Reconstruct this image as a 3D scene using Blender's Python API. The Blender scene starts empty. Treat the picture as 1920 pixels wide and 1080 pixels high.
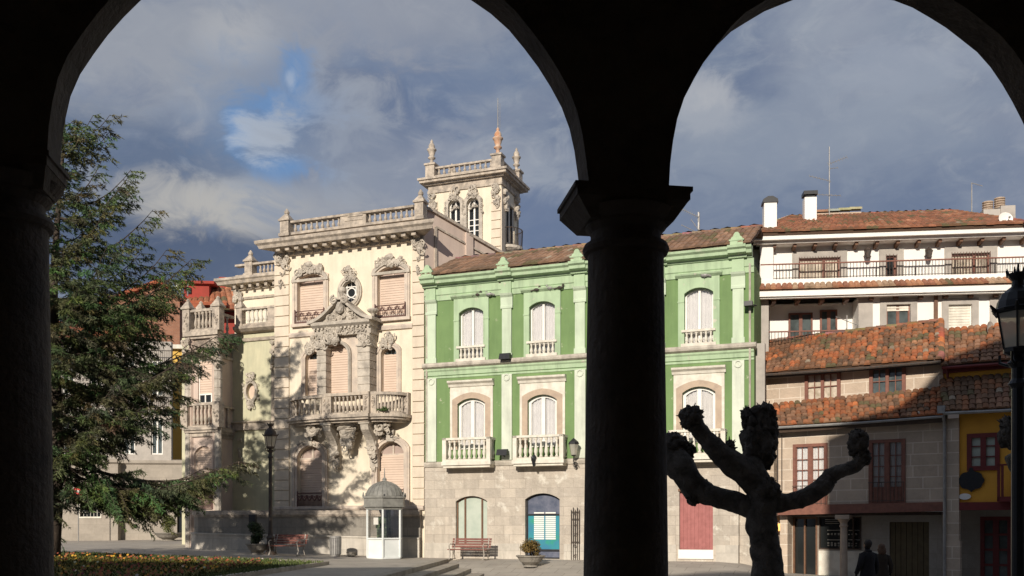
import bpy, math, random
from mathutils import Vector, noise, geometry
from math import sin, cos, pi, radians as R
rnd = random.Random(7)
S = bpy.context.scene
COL = S.collection

# ------------------------------------------------------------------ camera, sky, sun, exposure
FP, CX, HY, CZ = 1800.0, 960.0, 985.0, 1.6
cd = bpy.data.cameras.new('camera'); cam = bpy.data.objects.new('camera', cd); COL.objects.link(cam)
cam.location = (0, 0, CZ); cam.rotation_euler = (R(90), 0, 0)
cd.lens = 36 * FP / 1920; cd.sensor_width = 36; cd.shift_y = (HY - 540) / 1920
cd.clip_start = .05; cd.clip_end = 3000
S.camera = cam
SUN_EL, SUN_AZ = R(22), R(17.5)            # light travels towards azimuth SUN_AZ (from +Y to +X)
sl = bpy.data.lights.new('sun', 'SUN'); so = bpy.data.objects.new('sun', sl); COL.objects.link(so)
sl.energy = 4.8; sl.angle = R(.6); sl.color = (1, .91, .79)
tr = Vector((sin(SUN_AZ) * cos(SUN_EL), cos(SUN_AZ) * cos(SUN_EL), -sin(SUN_EL)))
so.rotation_euler = tr.to_track_quat('-Z', 'Y').to_euler()
S.view_settings.view_transform = 'Standard'; S.view_settings.look = 'None'
S.view_settings.exposure = 0; S.view_settings.gamma = 1
S.render.resolution_x = 1920; S.render.resolution_y = 1080

W = bpy.data.worlds.new('World'); S.world = W; W.use_nodes = True
nt = W.node_tree; N = nt.nodes; L = nt.links
for n in list(N): N.remove(n)
def nd(t, nt=nt, **k):
    n = nt.nodes.new(t)
    for a, b in k.items(): setattr(n, a, b)
    return n
STR = .1
sky = nd('ShaderNodeTexSky'); sky.sky_type = 'NISHITA'; sky.sun_disc = False
sky.sun_elevation = SUN_EL; sky.sun_rotation = SUN_AZ + pi; sky.air_density = 1.2; sky.dust_density = .5
bg = nd('ShaderNodeBackground'); bg.inputs[1].default_value = STR
wo = nd('ShaderNodeOutputWorld'); L.new(bg.outputs[0], wo.inputs[0])
tc = nd('ShaderNodeTexCoord')
def mathn(op, a, b=None, c=None, clamp=False):
    n = nd('ShaderNodeMath', operation=op, use_clamp=clamp)
    for i, v in enumerate((a, b, c)):
        if v is None: continue
        if isinstance(v, (int, float)): n.inputs[i].default_value = v
        else: L.new(v, n.inputs[i])
    return n.outputs[0]
def mixc(f, a, b):
    n = nd('ShaderNodeMix', data_type='RGBA')
    for s, v in ((n.inputs[0], f), (n.inputs[6], a), (n.inputs[7], b)):
        if isinstance(v, (int, float)): s.default_value = v
        elif isinstance(v, tuple): s.default_value = v + (1,) if len(v) == 3 else v
        else: L.new(v, s)
    return n.outputs[2]
def wnoise(scale, detail, dist=0, rough=.55, stretch=(1, 1, 1.7), off=(0, 0, 0)):
    m = nd('ShaderNodeMapping'); L.new(tc.outputs['Generated'], m.inputs[0])
    m.inputs['Scale'].default_value = stretch; m.inputs['Location'].default_value = off
    n = nd('ShaderNodeTexNoise'); L.new(m.outputs[0], n.inputs['Vector'])
    n.inputs['Scale'].default_value = scale; n.inputs['Detail'].default_value = detail
    n.inputs['Roughness'].default_value = rough; n.inputs['Distortion'].default_value = dist
    return n.outputs[0]
def srgb(r, g, b): return tuple(((x / 255) / 12.92 if x / 255 < .04045 else ((x / 255 + .055) / 1.055) ** 2.4) for x in (r, g, b))
def skc(r, g, b): return tuple(x / STR for x in srgb(r, g, b))
nw = wnoise(16, 9, .6, .62, off=(3, 1, 2))
def blob(px, py, rx, ry, soft=1.0, wob=.7):
    "a cloud bank in a fixed direction of the sky, with a ragged edge"
    d = nd('ShaderNodeVectorMath', operation='SUBTRACT'); L.new(tc.outputs['Generated'], d.inputs[0])
    v = Vector(((px - CX) / FP, 1, (HY - py) / FP)).normalized(); d.inputs[1].default_value = v
    sc = nd('ShaderNodeVectorMath', operation='MULTIPLY'); L.new(d.outputs[0], sc.inputs[0])
    sc.inputs[1].default_value = (FP / rx, FP / rx, FP / ry)
    le = nd('ShaderNodeVectorMath', operation='LENGTH'); L.new(sc.outputs[0], le.inputs[0])
    a = mathn('ADD', le.outputs['Value'], mathn('MULTIPLY', mathn('SUBTRACT', nw, .5), 4 * wob))
    mr = nd('ShaderNodeMapRange', interpolation_type='SMOOTHSTEP'); L.new(a, mr.inputs[0])
    mr.inputs[1].default_value = 1 + .5 * soft; mr.inputs[2].default_value = 1 - .6 * soft
    mr.inputs[3].default_value = 0; mr.inputs[4].default_value = 1
    return mr.outputs[0]
def ramp(v, a, b):
    mr = nd('ShaderNodeMapRange', interpolation_type='SMOOTHSTEP'); L.new(v, mr.inputs[0])
    mr.inputs[1].default_value = a; mr.inputs[2].default_value = b
    return mr.outputs[0]
n1 = ramp(wnoise(3.2, 6, .25), .36, .66)
n2 = ramp(wnoise(9, 7, .5, .6, off=(5, 2, 1)), .35, .72)
n3 = ramp(wnoise(22, 9, .8, .62, off=(1, 7, 3)), .45, .75)
c = mixc(n1, skc(104, 119, 146), skc(146, 153, 168))
c = mixc(mathn('MULTIPLY', n2, .55), c, skc(152, 161, 174))
c = mixc(mathn('MULTIPLY', n3, .42), c, skc(172, 177, 184))
for args, colr, k in [((250, 320, 300, 80), (96, 112, 138), .8), ((300, 480, 400, 70), (78, 92, 118), .8), ((700, 130, 260, 90), (98, 118, 150), .6),
                      ((1500, 400, 500, 90), (106, 121, 148), .6), ((640, 215, 150, 90), (80, 100, 136), .85), ((1000, 420, 130, 60), (96, 114, 146), .7),
                      ((360, 90, 300, 90), (158, 162, 170), .7), ((760, 40, 200, 60), (152, 156, 166), .6),
                      ((470, 385, 200, 45), (184, 182, 178), .9), ((440, 70, 60, 40), (176, 178, 182), .6), ((640, 400, 120, 90), (140, 148, 164), .6),
                      ((1330, 195, 65, 40), (186, 187, 190), .8), ((1700, 130, 120, 40), (158, 166, 180), .5), ((1500, 250, 300, 80), (142, 152, 168), .6)]:
    c = mixc(mathn('MULTIPLY', blob(*args), k), c, skc(*colr))
bl = mathn('MAXIMUM', blob(556, 150, 24, 56, 1.3, 1.0), mathn('MAXIMUM', blob(532, 200, 72, 26, 1.3, 1.2), mathn('MAXIMUM', blob(545, 313, 56, 20, 1.3, 1.2), blob(446, 240, 20, 56, 1.3, 1.2))))
skyblue = mixc(.72, sky.outputs[0], skc(92, 138, 194))
c = mixc(mathn('MULTIPLY', blob(500, 240, 110, 95, 1.5, .8), .55), c, skc(104, 134, 172))
c = mixc(mathn('MULTIPLY', bl, .85), c, skyblue)
c = mixc(mathn('MULTIPLY', blob(508, 258, 60, 30, 1.1, 1.3), .75), c, skc(180, 188, 199))
c = mixc(mathn('MULTIPLY', blob(650, 250, 100, 75, 1.5, 1.1), .7), c, skc(154, 161, 173))
c = mixc(mathn('MULTIPLY', blob(545, 150, 8, 16, 1.2, .9), .5), c, skc(176, 186, 200))
# behind and above the picture the same broken cloud lets more blue through
L.new(c, bg.inputs[0])

# ------------------------------------------------------------------ materials
def Mat(name, col, col2=None, scale=2.0, rough=.85, bump=.0, bscale=25, streak=0, kind=None, arg=None, metal=0, spec=.4, thresh=(.4, .65), col3=None, th3=(.55, .62), sc3=3):
    m = bpy.data.materials.new(name); m.use_nodes = True
    t = m.node_tree; n, l = t.nodes, t.links
    b = n['Principled BSDF']; b.inputs['Roughness'].default_value = rough; b.inputs['Metallic'].default_value = metal
    b.inputs['Specular IOR Level'].default_value = spec
    tcn = n.new('ShaderNodeTexCoord'); V = tcn.outputs['Object']
    def noi(s, d=5, st=(1, 1, 1), ro=.6):
        mp = n.new('ShaderNodeMapping'); l.new(V, mp.inputs[0]); mp.inputs['Scale'].default_value = st
        x = n.new('ShaderNodeTexNoise'); l.new(mp.outputs[0], x.inputs['Vector']); x.inputs['Scale'].default_value = s; x.inputs['Detail'].default_value = d; x.inputs['Roughness'].default_value = ro
        return x.outputs[0]
    def mr(v, a, bb, lo=0, hi=1):
        x = n.new('ShaderNodeMapRange'); l.new(v, x.inputs[0]); x.inputs[1].default_value = a; x.inputs[2].default_value = bb
        x.inputs[3].default_value = lo; x.inputs[4].default_value = hi; return x.outputs[0]
    def mix(f, a, bb, bt='MIX'):
        x = n.new('ShaderNodeMix'); x.data_type = 'RGBA'; x.blend_type = bt
        for s, v in ((x.inputs[0], f), (x.inputs[6], a), (x.inputs[7], bb)):
            if isinstance(v, (int, float)): s.default_value = v
            elif isinstance(v, tuple): s.default_value = v + (1,)
            else: l.new(v, s)
        return x.outputs[2]
    c = col
    h = noi(bscale, 4)
    if kind == 'attr':
        a = n.new('ShaderNodeAttribute'); a.attribute_name = 'col'; c = a.outputs[0]
        c = mix(mr(noi(scale, 6), .35, .7), c, mix(.55, c, col))
    elif kind == 'block':
        bw, bh, mo, mcol = arg
        sp = n.new('ShaderNodeSeparateXYZ'); l.new(V, sp.inputs[0]); cb = n.new('ShaderNodeCombineXYZ')
        ad = n.new('ShaderNodeMath'); l.new(sp.outputs[0], ad.inputs[0]); l.new(sp.outputs[1], ad.inputs[1])
        l.new(ad.outputs[0], cb.inputs[0]); l.new(sp.outputs[2], cb.inputs[1])
        br = n.new('ShaderNodeTexBrick'); l.new(cb.outputs[0], br.inputs[0])
        br.inputs['Scale'].default_value = 1; br.inputs['Brick Width'].default_value = bw; br.inputs['Row Height'].default_value = bh
        br.inputs['Mortar Size'].default_value = mo; br.inputs['Mortar Smooth'].default_value = .3
        br.inputs['Color1'].default_value = col + (1,); br.inputs['Color2'].default_value = col2 + (1,); br.inputs['Mortar'].default_value = mcol + (1,)
        br.offset = .4; br.squash = 1.3; br.squash_frequency = 3
        c = mix(mr(noi(scale, 6), .3, .75), br.outputs[0], mix(.6, br.outputs[0], tuple(x * .55 for x in col)))
        c = mix(mr(noi(7, 6), .45, .8, 0, .5), c, tuple(min(1, x * 1.25) for x in col2))
    elif kind == 'pave':
        bw, bh, mo, mcol = arg
        br = n.new('ShaderNodeTexBrick'); mp = n.new('ShaderNodeMapping'); l.new(V, mp.inputs[0]); mp.inputs['Rotation'].default_value = (0, 0, R(20.8))
        l.new(mp.outputs[0], br.inputs[0]); br.inputs['Scale'].default_value = 1; br.inputs['Brick Width'].default_value = bw; br.inputs['Row Height'].default_value = bh
        br.inputs['Mortar Size'].default_value = mo; br.inputs['Color1'].default_value = col + (1,); br.inputs['Color2'].default_value = col2 + (1,); br.inputs['Mortar'].default_value = mcol + (1,)
        c = mix(mr(noi(scale, 7), .35, .7), br.outputs[0], mix(.5, br.outputs[0], tuple(x * .5 for x in col)))
        c = mix(mr(noi(1.2, 7), .5, .75, 0, .5), c, tuple(x * 1.2 for x in col2))
    elif col2:
        c = mix(mr(noi(scale, 7), *thresh), col, col2)
    if streak:
        c = mix(mr(noi(3.5, 6, (1, 1, .12)), .46, .78, 0, streak), c, tuple(x * .33 for x in col))
    if col3:
        c = mix(mr(noi(sc3, 8, ro=.7), *th3), c, col3)
    if isinstance(c, tuple): b.inputs['Base Color'].default_value = c + (1,)
    else: l.new(c, b.inputs['Base Color'])
    if bump:
        bp = n.new('ShaderNodeBump'); bp.inputs['Distance'].default_value = bump; bp.inputs['Strength'].default_value = 1
        l.new(h, bp.inputs['Height']); l.new(bp.outputs[0], b.inputs['Normal'])
    return m
def glass(name, col=(.97, .97, .97), tr=.8):
    m = bpy.data.materials.new(name); m.use_nodes = True; t = m.node_tree; n, l = t.nodes, t.links; n.clear()
    o = n.new('ShaderNodeOutputMaterial'); mx = n.new('ShaderNodeMixShader'); ts = n.new('ShaderNodeBsdfTransparent'); g = n.new('ShaderNodeBsdfGlossy')
    ts.inputs[0].default_value = col + (1,); g.inputs['Roughness'].default_value = .05; lw = n.new('ShaderNodeLayerWeight'); lw.inputs[0].default_value = .35
    ma = n.new('ShaderNodeMath'); ma.operation = 'ADD'; ma.use_clamp = True; l.new(lw.outputs['Fresnel'], ma.inputs[0]); ma.inputs[1].default_value = (1 - tr) * .3
    l.new(ma.outputs[0], mx.inputs[0]); l.new(ts.outputs[0], mx.inputs[1]); l.new(g.outputs[0], mx.inputs[2]); l.new(mx.outputs[0], o.inputs[0])
    return m
def emis(name, col, st):
    m = Mat(name, col); b = m.node_tree.nodes['Principled BSDF']; b.inputs['Emission Color'].default_value = col + (1,); b.inputs['Emission Strength'].default_value = st; return m

cream = Mat('cream_stucco', (.77, .68, .535), (.69, .605, .475), 1.2, bump=.004, streak=.22)
quoin = Mat('cream_quoin_stone', (.71, .61, .48), (.62, .53, .42), 1.5, bump=.006, streak=.25)
olive = Mat('olive_cream_stucco', (.58, .55, .38), (.48, .47, .33), 1.2, bump=.004, streak=.3)
carved = Mat('carved_stone', (.56, .50, .42), (.36, .32, .27), 3, bump=.03, bscale=14, streak=.45)
paleston = Mat('pale_trim_stone', (.64, .54, .44), (.48, .41, .35), 2.5, bump=.01, streak=.35)
weather = Mat('weathered_cornice_stone', (.55, .47, .38), (.30, .26, .22), 3.5, bump=.02, streak=.6)
pinkplast = Mat('pinkish_plaster', (.62, .50, .42), (.55, .44, .37), .8, bump=.004, streak=.2)
blind = Mat('salmon_roller_blind', (.62, .485, .385), (.56, .435, .345), 2, rough=.6)
green = Mat('green_wall_paint', (.175, .275, .108), (.145, .235, .092), .7, bump=.006, streak=.3, col3=(.50, .51, .37), th3=(.62, .68), sc3=3.0)
lgreen = Mat('pale_green_paint', (.42, .545, .35), (.37, .485, .31), 1.5, bump=.006, streak=.5, col3=(.55, .52, .42), th3=(.60, .70), sc3=3)
pgreen = Mat('washed_pale_green_paint', (.55, .64, .48), (.49, .57, .43), 1.5, bump=.006, streak=.4)
shutin = Mat('dim_pink_shutter_panel', (.40, .31, .27), (.34, .26, .22), 2)
lowpil = Mat('whitish_green_paint', (.66, .70, .58), (.58, .61, .51), 2, bump=.006, streak=.4)
whitest = Mat('white_painted_stone', (.76, .72, .62), (.62, .57, .48), 3, bump=.01, streak=.35)
ledge = Mat('stained_ledge_stone', (.55, .50, .42), (.36, .32, .27), 3, bump=.015, streak=.5)
brownst = Mat('brown_arch_stone', (.50, .39, .29), (.40, .31, .24), 3, bump=.01)
ashlar = Mat('ashlar_stone_wall', (.60, .53, .44), (.44, .39, .33), 1.6, kind='block', arg=(.72, .40, .012, (.36, .31, .26)), bump=.035, bscale=9, streak=.35, col3=(.64, .60, .52), th3=(.56, .66), sc3=1.5)
dwall = Mat('dark_stained_stone', (.33, .30, .255), (.26, .235, .20), 1.6, kind='block', arg=(.8, .38, .01, (.16, .15, .13)), bump=.02, bscale=12, streak=.5)
plinth = Mat('pale_plinth_stone', (.60, .55, .47), (.50, .46, .40), 1.6, kind='block', arg=(1.1, .5, .008, (.36, .33, .28)), bump=.01, streak=.4)
houseston = Mat('old_house_ashlar', (.60, .485, .375), (.48, .38, .29), 1.4, kind='block', arg=(.85, .42, .018, (.76, .67, .56)), bump=.02, bscale=14)
bigston = Mat('grey_stone_wall', (.40, .35, .29), (.34, .30, .25), 1.4, kind='block', arg=(1.2, .55, .008, (.28, .25, .2)), bump=.012)
whitep = Mat('white_painted_wall', (.84, .81, .76), (.80, .77, .72), .8, bump=.003, streak=.06)
white = Mat('white_woodwork', (.82, .80, .74), (.76, .73, .68), 3, rough=.5)
curtain = Mat('white_curtain', (.82, .80, .78), (.76, .74, .72), 4)
lgrey = Mat('light_grey_stone', (.44, .40, .355), (.35, .32, .285), 2, bump=.008, streak=.2)
brown = Mat('brown_wood', (.17, .085, .045), (.12, .06, .035), 6, rough=.6)
gatew = Mat('olive_brown_gate_wood', (.12, .09, .045), (.09, .065, .035), 5)
dbrown = Mat('dark_brown_wood', (.07, .045, .03), (.05, .03, .02), 6, rough=.6)
redwood = Mat('red_brown_painted_wood', (.22, .09, .06), (.16, .065, .045), 6, rough=.6)
redpaint = Mat('faded_red_door_paint', (.37, .13, .12), (.30, .10, .09), 5, rough=.6, streak=.2)
maroon = Mat('maroon_paint', (.16, .022, .02), (.12, .018, .016), 5, rough=.5)
ochre = Mat('ochre_yellow_stucco', (.74, .37, .05), (.66, .32, .045), 1.2, bump=.004)
iron = Mat('dark_wrought_iron', (.05, .045, .04), (.09, .06, .045), 9, rough=.6)
rosyiron = Mat('rusty_iron_grille', (.16, .085, .07), (.10, .05, .045), 9, rough=.7)
blackmet = Mat('black_lamp_metal', (.012, .013, .016), (.02, .02, .022), 9, rough=.4)
zinc = Mat('zinc_grey_metal', (.34, .33, .31), (.26, .25, .24), 5, rough=.5, metal=.3)
dzinc = Mat('weathered_lead_dome', (.25, .245, .22), (.18, .175, .16), 5, rough=.6, streak=.3)
darkglass = Mat('dark_window_glass', (.018, .02, .02), rough=.08, spec=.5)
dimglass = Mat('dim_reflecting_glass', (.10, .12, .12), (.05, .06, .06), 2, rough=.1, spec=.7)
paleglass = Mat('pale_curtained_glass', (.50, .55, .47), (.42, .48, .41), 2, rough=.2)
warmglass = Mat('sunlit_warm_glass', (.60, .52, .42), (.36, .30, .22), 4, rough=.25)  # sun reflection and pale curtain behind are put into the pane colour
clear = glass('clear_glass')
tealp = Mat('teal_poster', (.03, .25, .30), (.035, .19, .30), 2, rough=.4, col3=(.03, .28, .20), th3=(.5, .6), sc3=1.1)
bluep = Mat('blue_window_glass', (.09, .105, .15), (.16, .17, .22), 3, rough=.2)
tile = Mat('roof_tile_clay', (.10, .065, .04), scale=3, kind='attr', bump=.01, bscale=18)
leafm = Mat('foliage', (.03, .04, .015), scale=2, kind='attr', rough=.7)
petals = Mat('petals', (.5, .3, .05), scale=2, kind='attr', rough=.7)
bark = Mat('conifer_bark', (.075, .055, .04), (.04, .03, .022), 5, bump=.04, bscale=12, streak=.4)
pbark = Mat('pollard_bark', (.13, .11, .09), (.055, .045, .035), 7, bump=.06, bscale=18, streak=.5)
grassm = Mat('lawn_grass', (.07, .105, .022), (.045, .075, .018), 3, bump=.03, bscale=60)
soil = Mat('dark_soil', (.04, .03, .02), (.03, .022, .015), 5)
pave = Mat('flagstone_paving', (.43, .39, .335), (.37, .335, .29), .8, kind='pave', arg=(.9, .6, .012, (.19, .17, .14)), bump=.006, rough=.75)
stepst = Mat('step_stone', (.40, .355, .29), (.27, .24, .2), 2, bump=.01, streak=.3)
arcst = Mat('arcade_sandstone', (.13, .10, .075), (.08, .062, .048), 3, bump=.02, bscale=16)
arcin = Mat('dark_arcade_plaster', (.40, .34, .27), (.32, .27, .21), 2)
benchw = Mat('bench_red_slats', (.20, .075, .055), (.15, .055, .042), 8, rough=.5)
benchm = Mat('bench_cast_metal', (.42, .38, .33), (.3, .27, .23), 8, rough=.6)
cloth1 = Mat('black_coat_cloth', (.012, .010, .012), (.018, .015, .016), 20, rough=.95)
cloth2 = Mat('dark_brown_coat_cloth', (.035, .024, .016), (.025, .018, .012), 20, rough=.95)
skin = Mat('skin', (.36, .20, .13), rough=.6)
hairm = Mat('dark_hair', (.02, .013, .009), (.03, .02, .014), 30, rough=.7)
hair2 = Mat('auburn_hair', (.10, .05, .025), (.07, .035, .02), 30, rough=.7)
signred = Mat('sign_red', (.60, .03, .025), rough=.4)
rustor = Mat('rusty_orange_stone', (.48, .24, .13), (.58, .50, .40), 3)
brickm = Mat('brown_brick', (.33, .15, .085), (.27, .12, .07), 1.2, kind='block', arg=(.26, .09, .012, (.30, .20, .15)))
orangem = Mat('orange_red_roofing', (.42, .12, .05), (.33, .09, .045), 1.5, kind='block', arg=(.3, .4, .02, (.24, .07, .04)))
redwall = Mat('bright_red_wall', (.34, .05, .035), (.28, .045, .03), 2)
yellowm = Mat('yellow_stucco', (.66, .42, .10), (.6, .38, .09), 1)
lampglass = Mat('frosted_lamp_glass', (.80, .77, .70), (.66, .63, .56), 4, rough=.3)
def seethrough(m, k):
    t = m.node_tree; o = t.nodes['Material Output']; b = t.nodes['Principled BSDF']; x = t.nodes.new('ShaderNodeMixShader'); y = t.nodes.new('ShaderNodeBsdfTransparent'); y.inputs[0].default_value = (.8, .76, .68, 1); z = t.nodes.new('ShaderNodeBsdfTranslucent'); z.inputs[0].default_value = (.8, .77, .7, 1); w = t.nodes.new('ShaderNodeMixShader')
    t.links.new(b.outputs[0], w.inputs[1]); t.links.new(z.outputs[0], w.inputs[2]); x.inputs[0].default_value = k; t.links.new(w.outputs[0], x.inputs[1]); t.links.new(y.outputs[0], x.inputs[2]); t.links.new(x.outputs[0], o.inputs[0])
seethrough(lampglass, .35)
kwhite = Mat('kiosk_white_panel', (.74, .76, .74), (.66, .69, .67), 2, rough=.4)
glow = emis('warm_lit_lamp', (1., .45, .12), 1.4)

# ------------------------------------------------------------------ mesh builder
def noi3(p, s=1.0): return noise.noise(Vector(p) * s)
class MB:
    def __init__(s): s.v = []; s.f = []; s.c = []; s.cc = None
    def add(s, vs, fs):
        o = len(s.v); s.v += [tuple(p) for p in vs]
        for q in fs: s.f.append(tuple(i + o for i in q)); s.c.append(s.cc)
        return s
    def box(s, x0, x1, y0, y1, z0, z1):
        return s.add([(x0, y0, z0), (x1, y0, z0), (x1, y1, z0), (x0, y1, z0), (x0, y0, z1), (x1, y0, z1), (x1, y1, z1), (x0, y1, z1)],
              [(0, 3, 2, 1), (4, 5, 6, 7), (0, 1, 5, 4), (1, 2, 6, 5), (2, 3, 7, 6), (3, 0, 4, 7)])
    def hexa(s, p):   # 8 points, bottom ring 4 then top ring 4
        return s.add(p, [(0, 3, 2, 1), (4, 5, 6, 7), (0, 1, 5, 4), (1, 2, 6, 5), (2, 3, 7, 6), (3, 0, 4, 7)])
    def prism(s, poly, y0, y1, holes=()):
        "extrude an xz outline (with holes) from y0 to y1"
        loops = [list(poly)] + [list(h) for h in holes]
        flat = [p for l in loops for p in l]
        tris = geometry.tessellate_polygon([[Vector((p[0], p[1], 0)) for p in l] for l in loops])
        n = len(flat)
        vs = [(p[0], y0, p[1]) for p in flat] + [(p[0], y1, p[1]) for p in flat]
        fs = [tuple(t) for t in tris] + [tuple(i + n for i in reversed(t)) for t in tris]
        o = 0
        for l in loops:
            m = len(l)
            for i in range(m): fs.append((o + i, o + (i + 1) % m, n + o + (i + 1) % m, n + o + i))
            o += m
        return s.add(vs, fs)
    def plan(s, poly, z0, z1):
        "extrude an xy outline from z0 to z1"
        tris = geometry.tessellate_polygon([[Vector((p[0], p[1], 0)) for p in poly]])
        n = len(poly)
        vs = [(p[0], p[1], z0) for p in poly] + [(p[0], p[1], z1) for p in poly]
        fs = [tuple(t) for t in tris] + [tuple(i + n for i in reversed(t)) for t in tris]
        for i in range(n): fs.append((i, (i + 1) % n, n + (i + 1) % n, n + i))
        return s.add(vs, fs)
    def mold(s, prof, x0, x1, ret=False):
        "moulding: yz profile swept along x; ret mitres the ends back like a return"
        n = len(prof)
        y_in = max(p[0] for p in prof)
        a = [(x0 - ((y_in - y) if ret else 0), y, z) for y, z in prof]; b = [(x1 + ((y_in - y) if ret else 0), y, z) for y, z in prof]
        fs = [(i, (i + 1) % n, n + (i + 1) % n, n + i) for i in range(n)] + [tuple(range(n))[::-1], tuple(range(n, 2 * n))]
        return s.add(a + b, fs)
    def lathe(s, cx, cy, z0, prof, n=12, sx=1, sy=1):
        vs = []; fs = []
        for r, z in prof:
            for k in range(n): vs.append((cx + r * sx * cos(2 * pi * k / n), cy + r * sy * sin(2 * pi * k / n), z0 + z))
        m = len(prof)
        for j in range(m - 1):
            for k in range(n): fs.append((j * n + k, j * n + (k + 1) % n, (j + 1) * n + (k + 1) % n, (j + 1) * n + k))
        fs.append(tuple(range(n))[::-1]); fs.append(tuple(range((m - 1) * n, m * n)))
        return s.add(vs, fs)
    def tube(s, pts, r, n=6, rough=0, seed=0, caps=True):
        pts = [Vector(p) for p in pts]; m = len(pts); rr = r if isinstance(r, (list, tuple)) else [r] * m
        vs = []; fs = []; up = Vector((0, 0, 1)); a = None
        for i, p in enumerate(pts):
            t = (pts[min(i + 1, m - 1)] - pts[max(i - 1, 0)])
            t = t.normalized() if t.length > 1e-9 else Vector((0, 0, 1))
            if a is None: a = t.cross(up if abs(t.z) < .9 else Vector((1, 0, 0))).normalized()
            else: a = (a - t * a.dot(t)).normalized()
            b = t.cross(a)
            for k in range(n):
                w = 2 * pi * k / n; d = a * cos(w) + b * sin(w); q = p + d * rr[i]
                if rough: q = p + d * rr[i] * (1 + rough * (noi3(q + Vector((seed, 0, 0)), 1.6 / max(rr[i], .02) * .5)) + rough * .6 * noi3(q, 3 / max(rr[i], .02) * .5))
                vs.append(tuple(q))
        for j in range(m - 1):
            for k in range(n): fs.append((j * n + k, j * n + (k + 1) % n, (j + 1) * n + (k + 1) % n, (j + 1) * n + k))
        if caps: fs.append(tuple(range(n))[::-1]); fs.append(tuple(range((m - 1) * n, m * n)))
        return s.add(vs, fs)
    def ball(s, c, r, rough=.0, n=8, seed=0, fs_=1.0):
        rx, ry, rz = r if isinstance(r, (tuple, list)) else (r, r, r)
        vs = []; fs = []; m = n
        for j in range(m + 1):
            ph = pi * j / m
            for k in range(2 * n):
                w = 2 * pi * k / (2 * n); d = Vector((sin(ph) * cos(w), sin(ph) * sin(w), -cos(ph)))
                k2 = 1 + rough * (noi3(d * 1.7 * fs_ + Vector((seed * 3.1, 0, 0))) + .7 * noi3(d * 4.2 * fs_ + Vector((0, seed * 2.3, 0)))) if rough else 1
                vs.append((c[0] + d.x * rx * k2, c[1] + d.y * ry * k2, c[2] + d.z * rz * k2))
        q = 2 * n
        for j in range(m):
            for k in range(q): fs.append((j * q + k, j * q + (k + 1) % q, (j + 1) * q + (k + 1) % q, (j + 1) * q + k))
        return s.add(vs, fs)
    def ring(s, inner, outer, y0, y1):
        n = len(inner)
        vs = [(p[0], y0, p[1]) for p in inner] + [(p[0], y0, p[1]) for p in outer] + [(p[0], y1, p[1]) for p in inner] + [(p[0], y1, p[1]) for p in outer]
        fs = []
        for i in range(n):
            j = (i + 1) % n
            fs += [(i, j, n + j, n + i), (n + i, n + j, 3 * n + j, 3 * n + i), (2 * n + i, i, j, 2 * n + j), (3 * n + i, 3 * n + j, 2 * n + j, 2 * n + i)]
        return s.add(vs, fs)
    def build(s, name, mat, parent=None, smooth=False, label=None, loc=None):
        me = bpy.data.meshes.new(name); me.from_pydata(s.v, [], s.f); me.materials.append(mat)
        if smooth: me.polygons.foreach_set('use_smooth', [True] * len(s.f))
        if any(c is not None for c in s.c):
            ca = me.color_attributes.new('col', 'FLOAT_COLOR', 'CORNER'); buf = []
            for f, c in zip(s.f, s.c): buf += list((c or (.5, .5, .5)) + (1,)) * len(f)
            ca.data.foreach_set('color', buf)
        o = bpy.data.objects.new(name, me); COL.objects.link(o)
        if parent: o.parent = parent
        if loc: o.location = loc
        if label: o['label'] = label
        return o
def tag(o, label=None, cat=None, group=None, kind=None):
    if label: o['label'] = label
    if cat: o['category'] = cat
    if group: o['group'] = group
    if kind: o['kind'] = kind
    return o
def thing(name, label, cat, loc=(0, 0, 0), rz=0, group=None):
    o = bpy.data.objects.new(name, None); COL.objects.link(o); o.empty_display_size = .3
    o.location = loc; o.rotation_euler = (0, 0, rz); return tag(o, label, cat, group)
def copy_tree(o, loc=None, rz=None, label=None, parent=None):
    c = o.copy(); COL.objects.link(c)
    if parent: c.parent = parent
    if loc is not None: c.location = loc
    if rz is not None: c.rotation_euler = (0, 0, rz)
    if label: c['label'] = label
    for ch in list(o.children): copy_tree(ch, parent=c)
    return c
class Fr:
    "frame of a facade: x along it to the right, y into the building, z up"
    def __init__(s, px, Y, deg): s.o = ((px - CX) / FP * Y, Y); s.a = R(deg); s.cu = (cos(s.a), sin(s.a)); s.cv = (-sin(s.a), cos(s.a))
    def hit(s, px, py, d=0.):
        rx = (px - CX) / FP; ox, oy = s.o
        t = (s.cv[0] * ox + s.cv[1] * oy + d) / (s.cv[0] * rx + s.cv[1])
        X, Y = t * rx, t
        return ((X - ox) * s.cu[0] + (Y - oy) * s.cu[1], CZ + (HY - py) / FP * t)
    def u(s, px, d=0.): return s.hit(px, HY, d)[0]
    def z(s, px, py, d=0.): return s.hit(px, py, d)[1]
    def w(s, x, y, z=0): return (s.o[0] + x * s.cu[0] + y * s.cv[0], s.o[1] + x * s.cu[1] + y * s.cv[1], z)
    def root(s, name, label, cat, group=None): return thing(name, label, cat, (s.o[0], s.o[1], 0), s.a, group)
def at(px, py, Y): return Vector(((px - CX) / FP * Y, Y, CZ + (HY - py) / FP * Y))
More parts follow.
